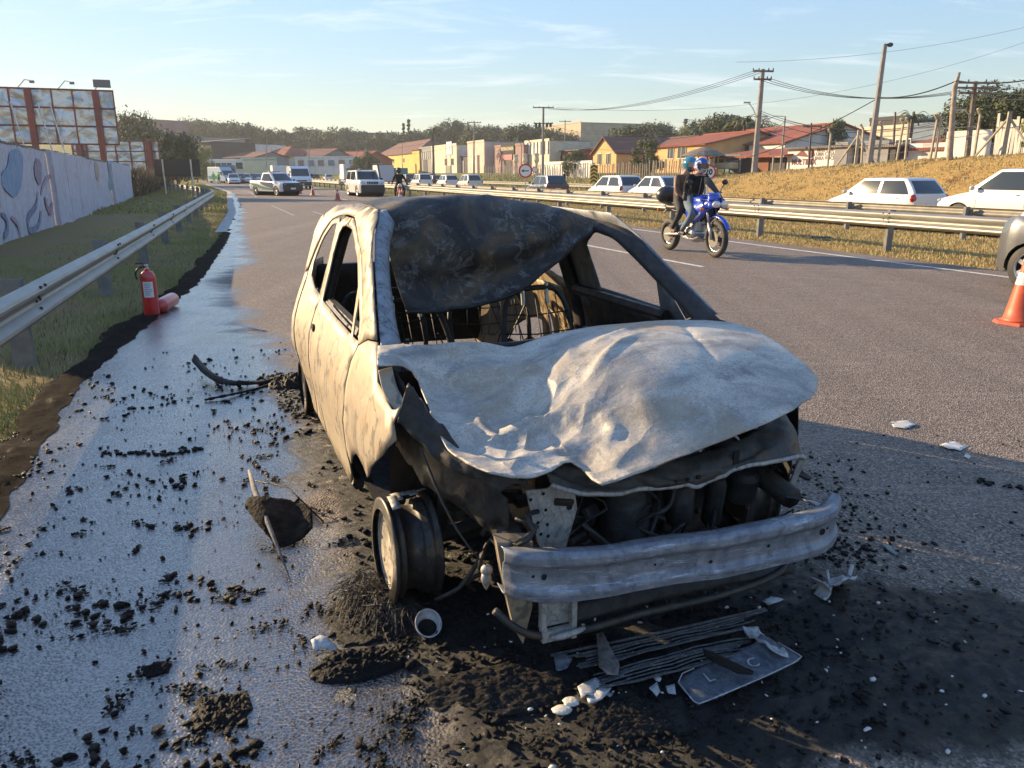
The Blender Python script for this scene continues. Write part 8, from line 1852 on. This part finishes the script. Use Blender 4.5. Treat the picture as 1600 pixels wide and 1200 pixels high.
for (p0, p1, w) in (((0, -.12), (1.0, -.02), .009), ((.0, .02), (1.0, .04), .006)): mb = MB(); mb.tube([tuple(U_*p0[0]+V_*p0[1]+Vector((0, 0, .035))), tuple(U_*(p0[0]+p1[0])*.5+V_*((p0[1]+p1[1])*.5+.05)+Vector((0, 0, .045))), tuple(U_*p1[0]+V_*p1[1]+Vector((0, 0, .05)))], w*.6, 5); mb.build('frame_bar', ribm, t, smooth=True)
def scrap(name, label, px, mat=palesh, **k): return shard(name, label, 'car debris', px, mat, **k)[0]
scrap('alloy_scrap', 'pale leaf shaped sliver of alloy standing up in the ash', [(932, 990), (942, 988), (952, 1010), (968, 1035), (966, 1052), (948, 1056), (936, 1045)], burnt('brown_grey_scrap', (.20, .18, .165), (.12, .11, .10), (.05, .05, .05), swirl=20, vein=.1), z=.045, warp=.02, seed=4)
scrap('alloy_scrap', 'lacy pale metal fragment at the far end of the radiator', [(1160, 978), (1185, 976), (1205, 995), (1225, 1015), (1232, 1030), (1210, 1026), (1190, 1010), (1172, 996)], palesh, z=.045, warp=.03, seed=6)
scrap('alloy_scrap', 'dark curled piece lying on the bent grey panel', [(1098, 1016), (1120, 1024), (1150, 1034), (1178, 1048), (1176, 1052), (1150, 1050), (1120, 1038), (1100, 1026)], char, z=.07, warp=.01, seed=7)
scrap('alloy_scrap', 'light crumpled foil like scraps at the near end of the radiator', [(902, 1078), (930, 1066), (960, 1060), (975, 1066), (950, 1084), (925, 1092), (908, 1094)], palesh, z=.02, warp=.03, seed=9)
scrap('alloy_scrap', 'foil scrap right of the melted drops, in front of the radiator', [(915, 1082), (935, 1076), (955, 1080), (940, 1092), (920, 1096)], palesh, z=.035, warp=.03, seed=19)
scrap('alloy_scrap', 'small pale fragment at the left end of the radiator', [(866, 1030), (880, 1022), (895, 1028), (886, 1040), (870, 1044)], dsheet, z=.03, warp=.03, seed=11)
scrap('alloy_scrap', 'small upright pale chip in the ash below the radiator', [(1014, 1078), (1026, 1066), (1032, 1078), (1026, 1088)], palesh, z=.03, warp=.02, seed=12)
scrap('alloy_scrap', 'small beige chip beside the upright pale chip', [(1040, 1072), (1054, 1070), (1056, 1084), (1044, 1084)], palesh, z=.03, warp=.02, seed=13)
scrap('alloy_scrap', 'small curved white piece right below the end of the bumper beam', [(1190, 938), (1206, 932), (1226, 936), (1212, 942), (1200, 946)], palesh, z=.02, warp=.01, seed=14)
scrap('alloy_scrap', 'tiny bright chip left of the headlight shell', [(1238, 922), (1246, 924), (1250, 932), (1242, 930)], palesh, z=.015, warp=.01, seed=15)
scrap('paper_scrap', 'pale folded scrap at the left edge of the tyre wire heap', [(486, 1003), (500, 998), (526, 1006), (524, 1012), (500, 1010), (490, 1014)], palesh, z=.02, warp=.03, seed=16)
scrap('plastic_shards', 'flat pale shards on the asphalt at the shadow edge, right of the wreck', [(1392, 659), (1420, 658), (1432, 664), (1415, 670), (1396, 667)], M('pale_plastic', (.42, .42, .40), .5), z=.01, warp=.008, step=.02, seed=17)
scrap('plastic_shards', 'larger scatter of white shards in the shadow, left part', [(1468, 696), (1490, 690), (1516, 694), (1500, 704), (1482, 702)], M('white_plastic_shard', (.5, .5, .48), .5), z=.01, warp=.012, step=.02, seed=18)
scrap('plastic_shards', 'small white shard in the shadow below the larger scatter', [(1508, 710), (1518, 712), (1514, 717), (1506, 714)], M('white_shard', (.5, .5, .48), .5), z=.01, warp=.006, step=.02, seed=20)
scrap('plastic_shards', 'pale fragment between the beam end and the headlight shell', [(1376, 850), (1390, 852), (1404, 864), (1400, 868), (1384, 858)], M('greenish_plastic', (.12, .15, .14), .4), z=.01, warp=.006, step=.015, seed=21)
# melted aluminium drops
cx, cy = G(878, 1115); t = T('melted_drops', 'two joined pale drops of melted aluminium in front of the wreck', 'car debris', (cx, cy, .008), 0); drm = M('ashen_drop', (.62, .58, .50), .5, c2=(.45, .42, .37), scale=60, bmp=.3, bscale=80)
for (x, y, r, rw) in ((0, 0, .030, .7), (.030, .036, .026, .8), (.018, .020, .012, .8)): mb = MB(); mb.grid(lambda a, b: (x+r*math.sin(b*PI)*math.cos(a*2*PI)*(1+.25*fb(math.cos(a*2*PI)*2, math.sin(a*2*PI)*2, x*50)), y+r*rw*math.sin(b*PI)*math.sin(a*2*PI)*(1+.25*fb(a*3, 0, 2)*math.sin(a*PI)), .004-.008*math.cos(b*PI)), 24, 9, cu=True); mb.build('drop', drm, t, smooth=True)
# dark patch lying on the far median
x, y = onN(1290, 13.6); heap_o = None
mb = MB(); mb.grid(lambda a, b: ((a-.5)*.5, (b-.5)*.3, .05+.06*abs(fb(a*4, b*4, 3))), 12, 8); o = mb.build('dark_rag', black, smooth=True, solid=.01); o.location = (x, y, -.02); tag(o, 'dark crumpled rag in the dry grass under the median guardrail', 'litter')
# ================================================================= AIR
hm_ = bpy.data.materials.new('thin_haze'); hm_.use_nodes = True; hn = hm_.node_tree; hn.nodes.clear(); ho = hn.nodes.new('ShaderNodeOutputMaterial'); pv = hn.nodes.new('ShaderNodeVolumePrincipled')
pv.inputs['Color'].default_value = (.86, .90, .96, 1); pv.inputs['Density'].default_value = .0004; pv.inputs['Anisotropy'].default_value = .25; hn.links.new(pv.outputs[0], ho.inputs['Volume'])
mb = MB(); mb.box((0, 250, 21), (1500, 900, 46)); hz_ = mb.build('haze', hm_); hz_['kind'] = 'stuff'
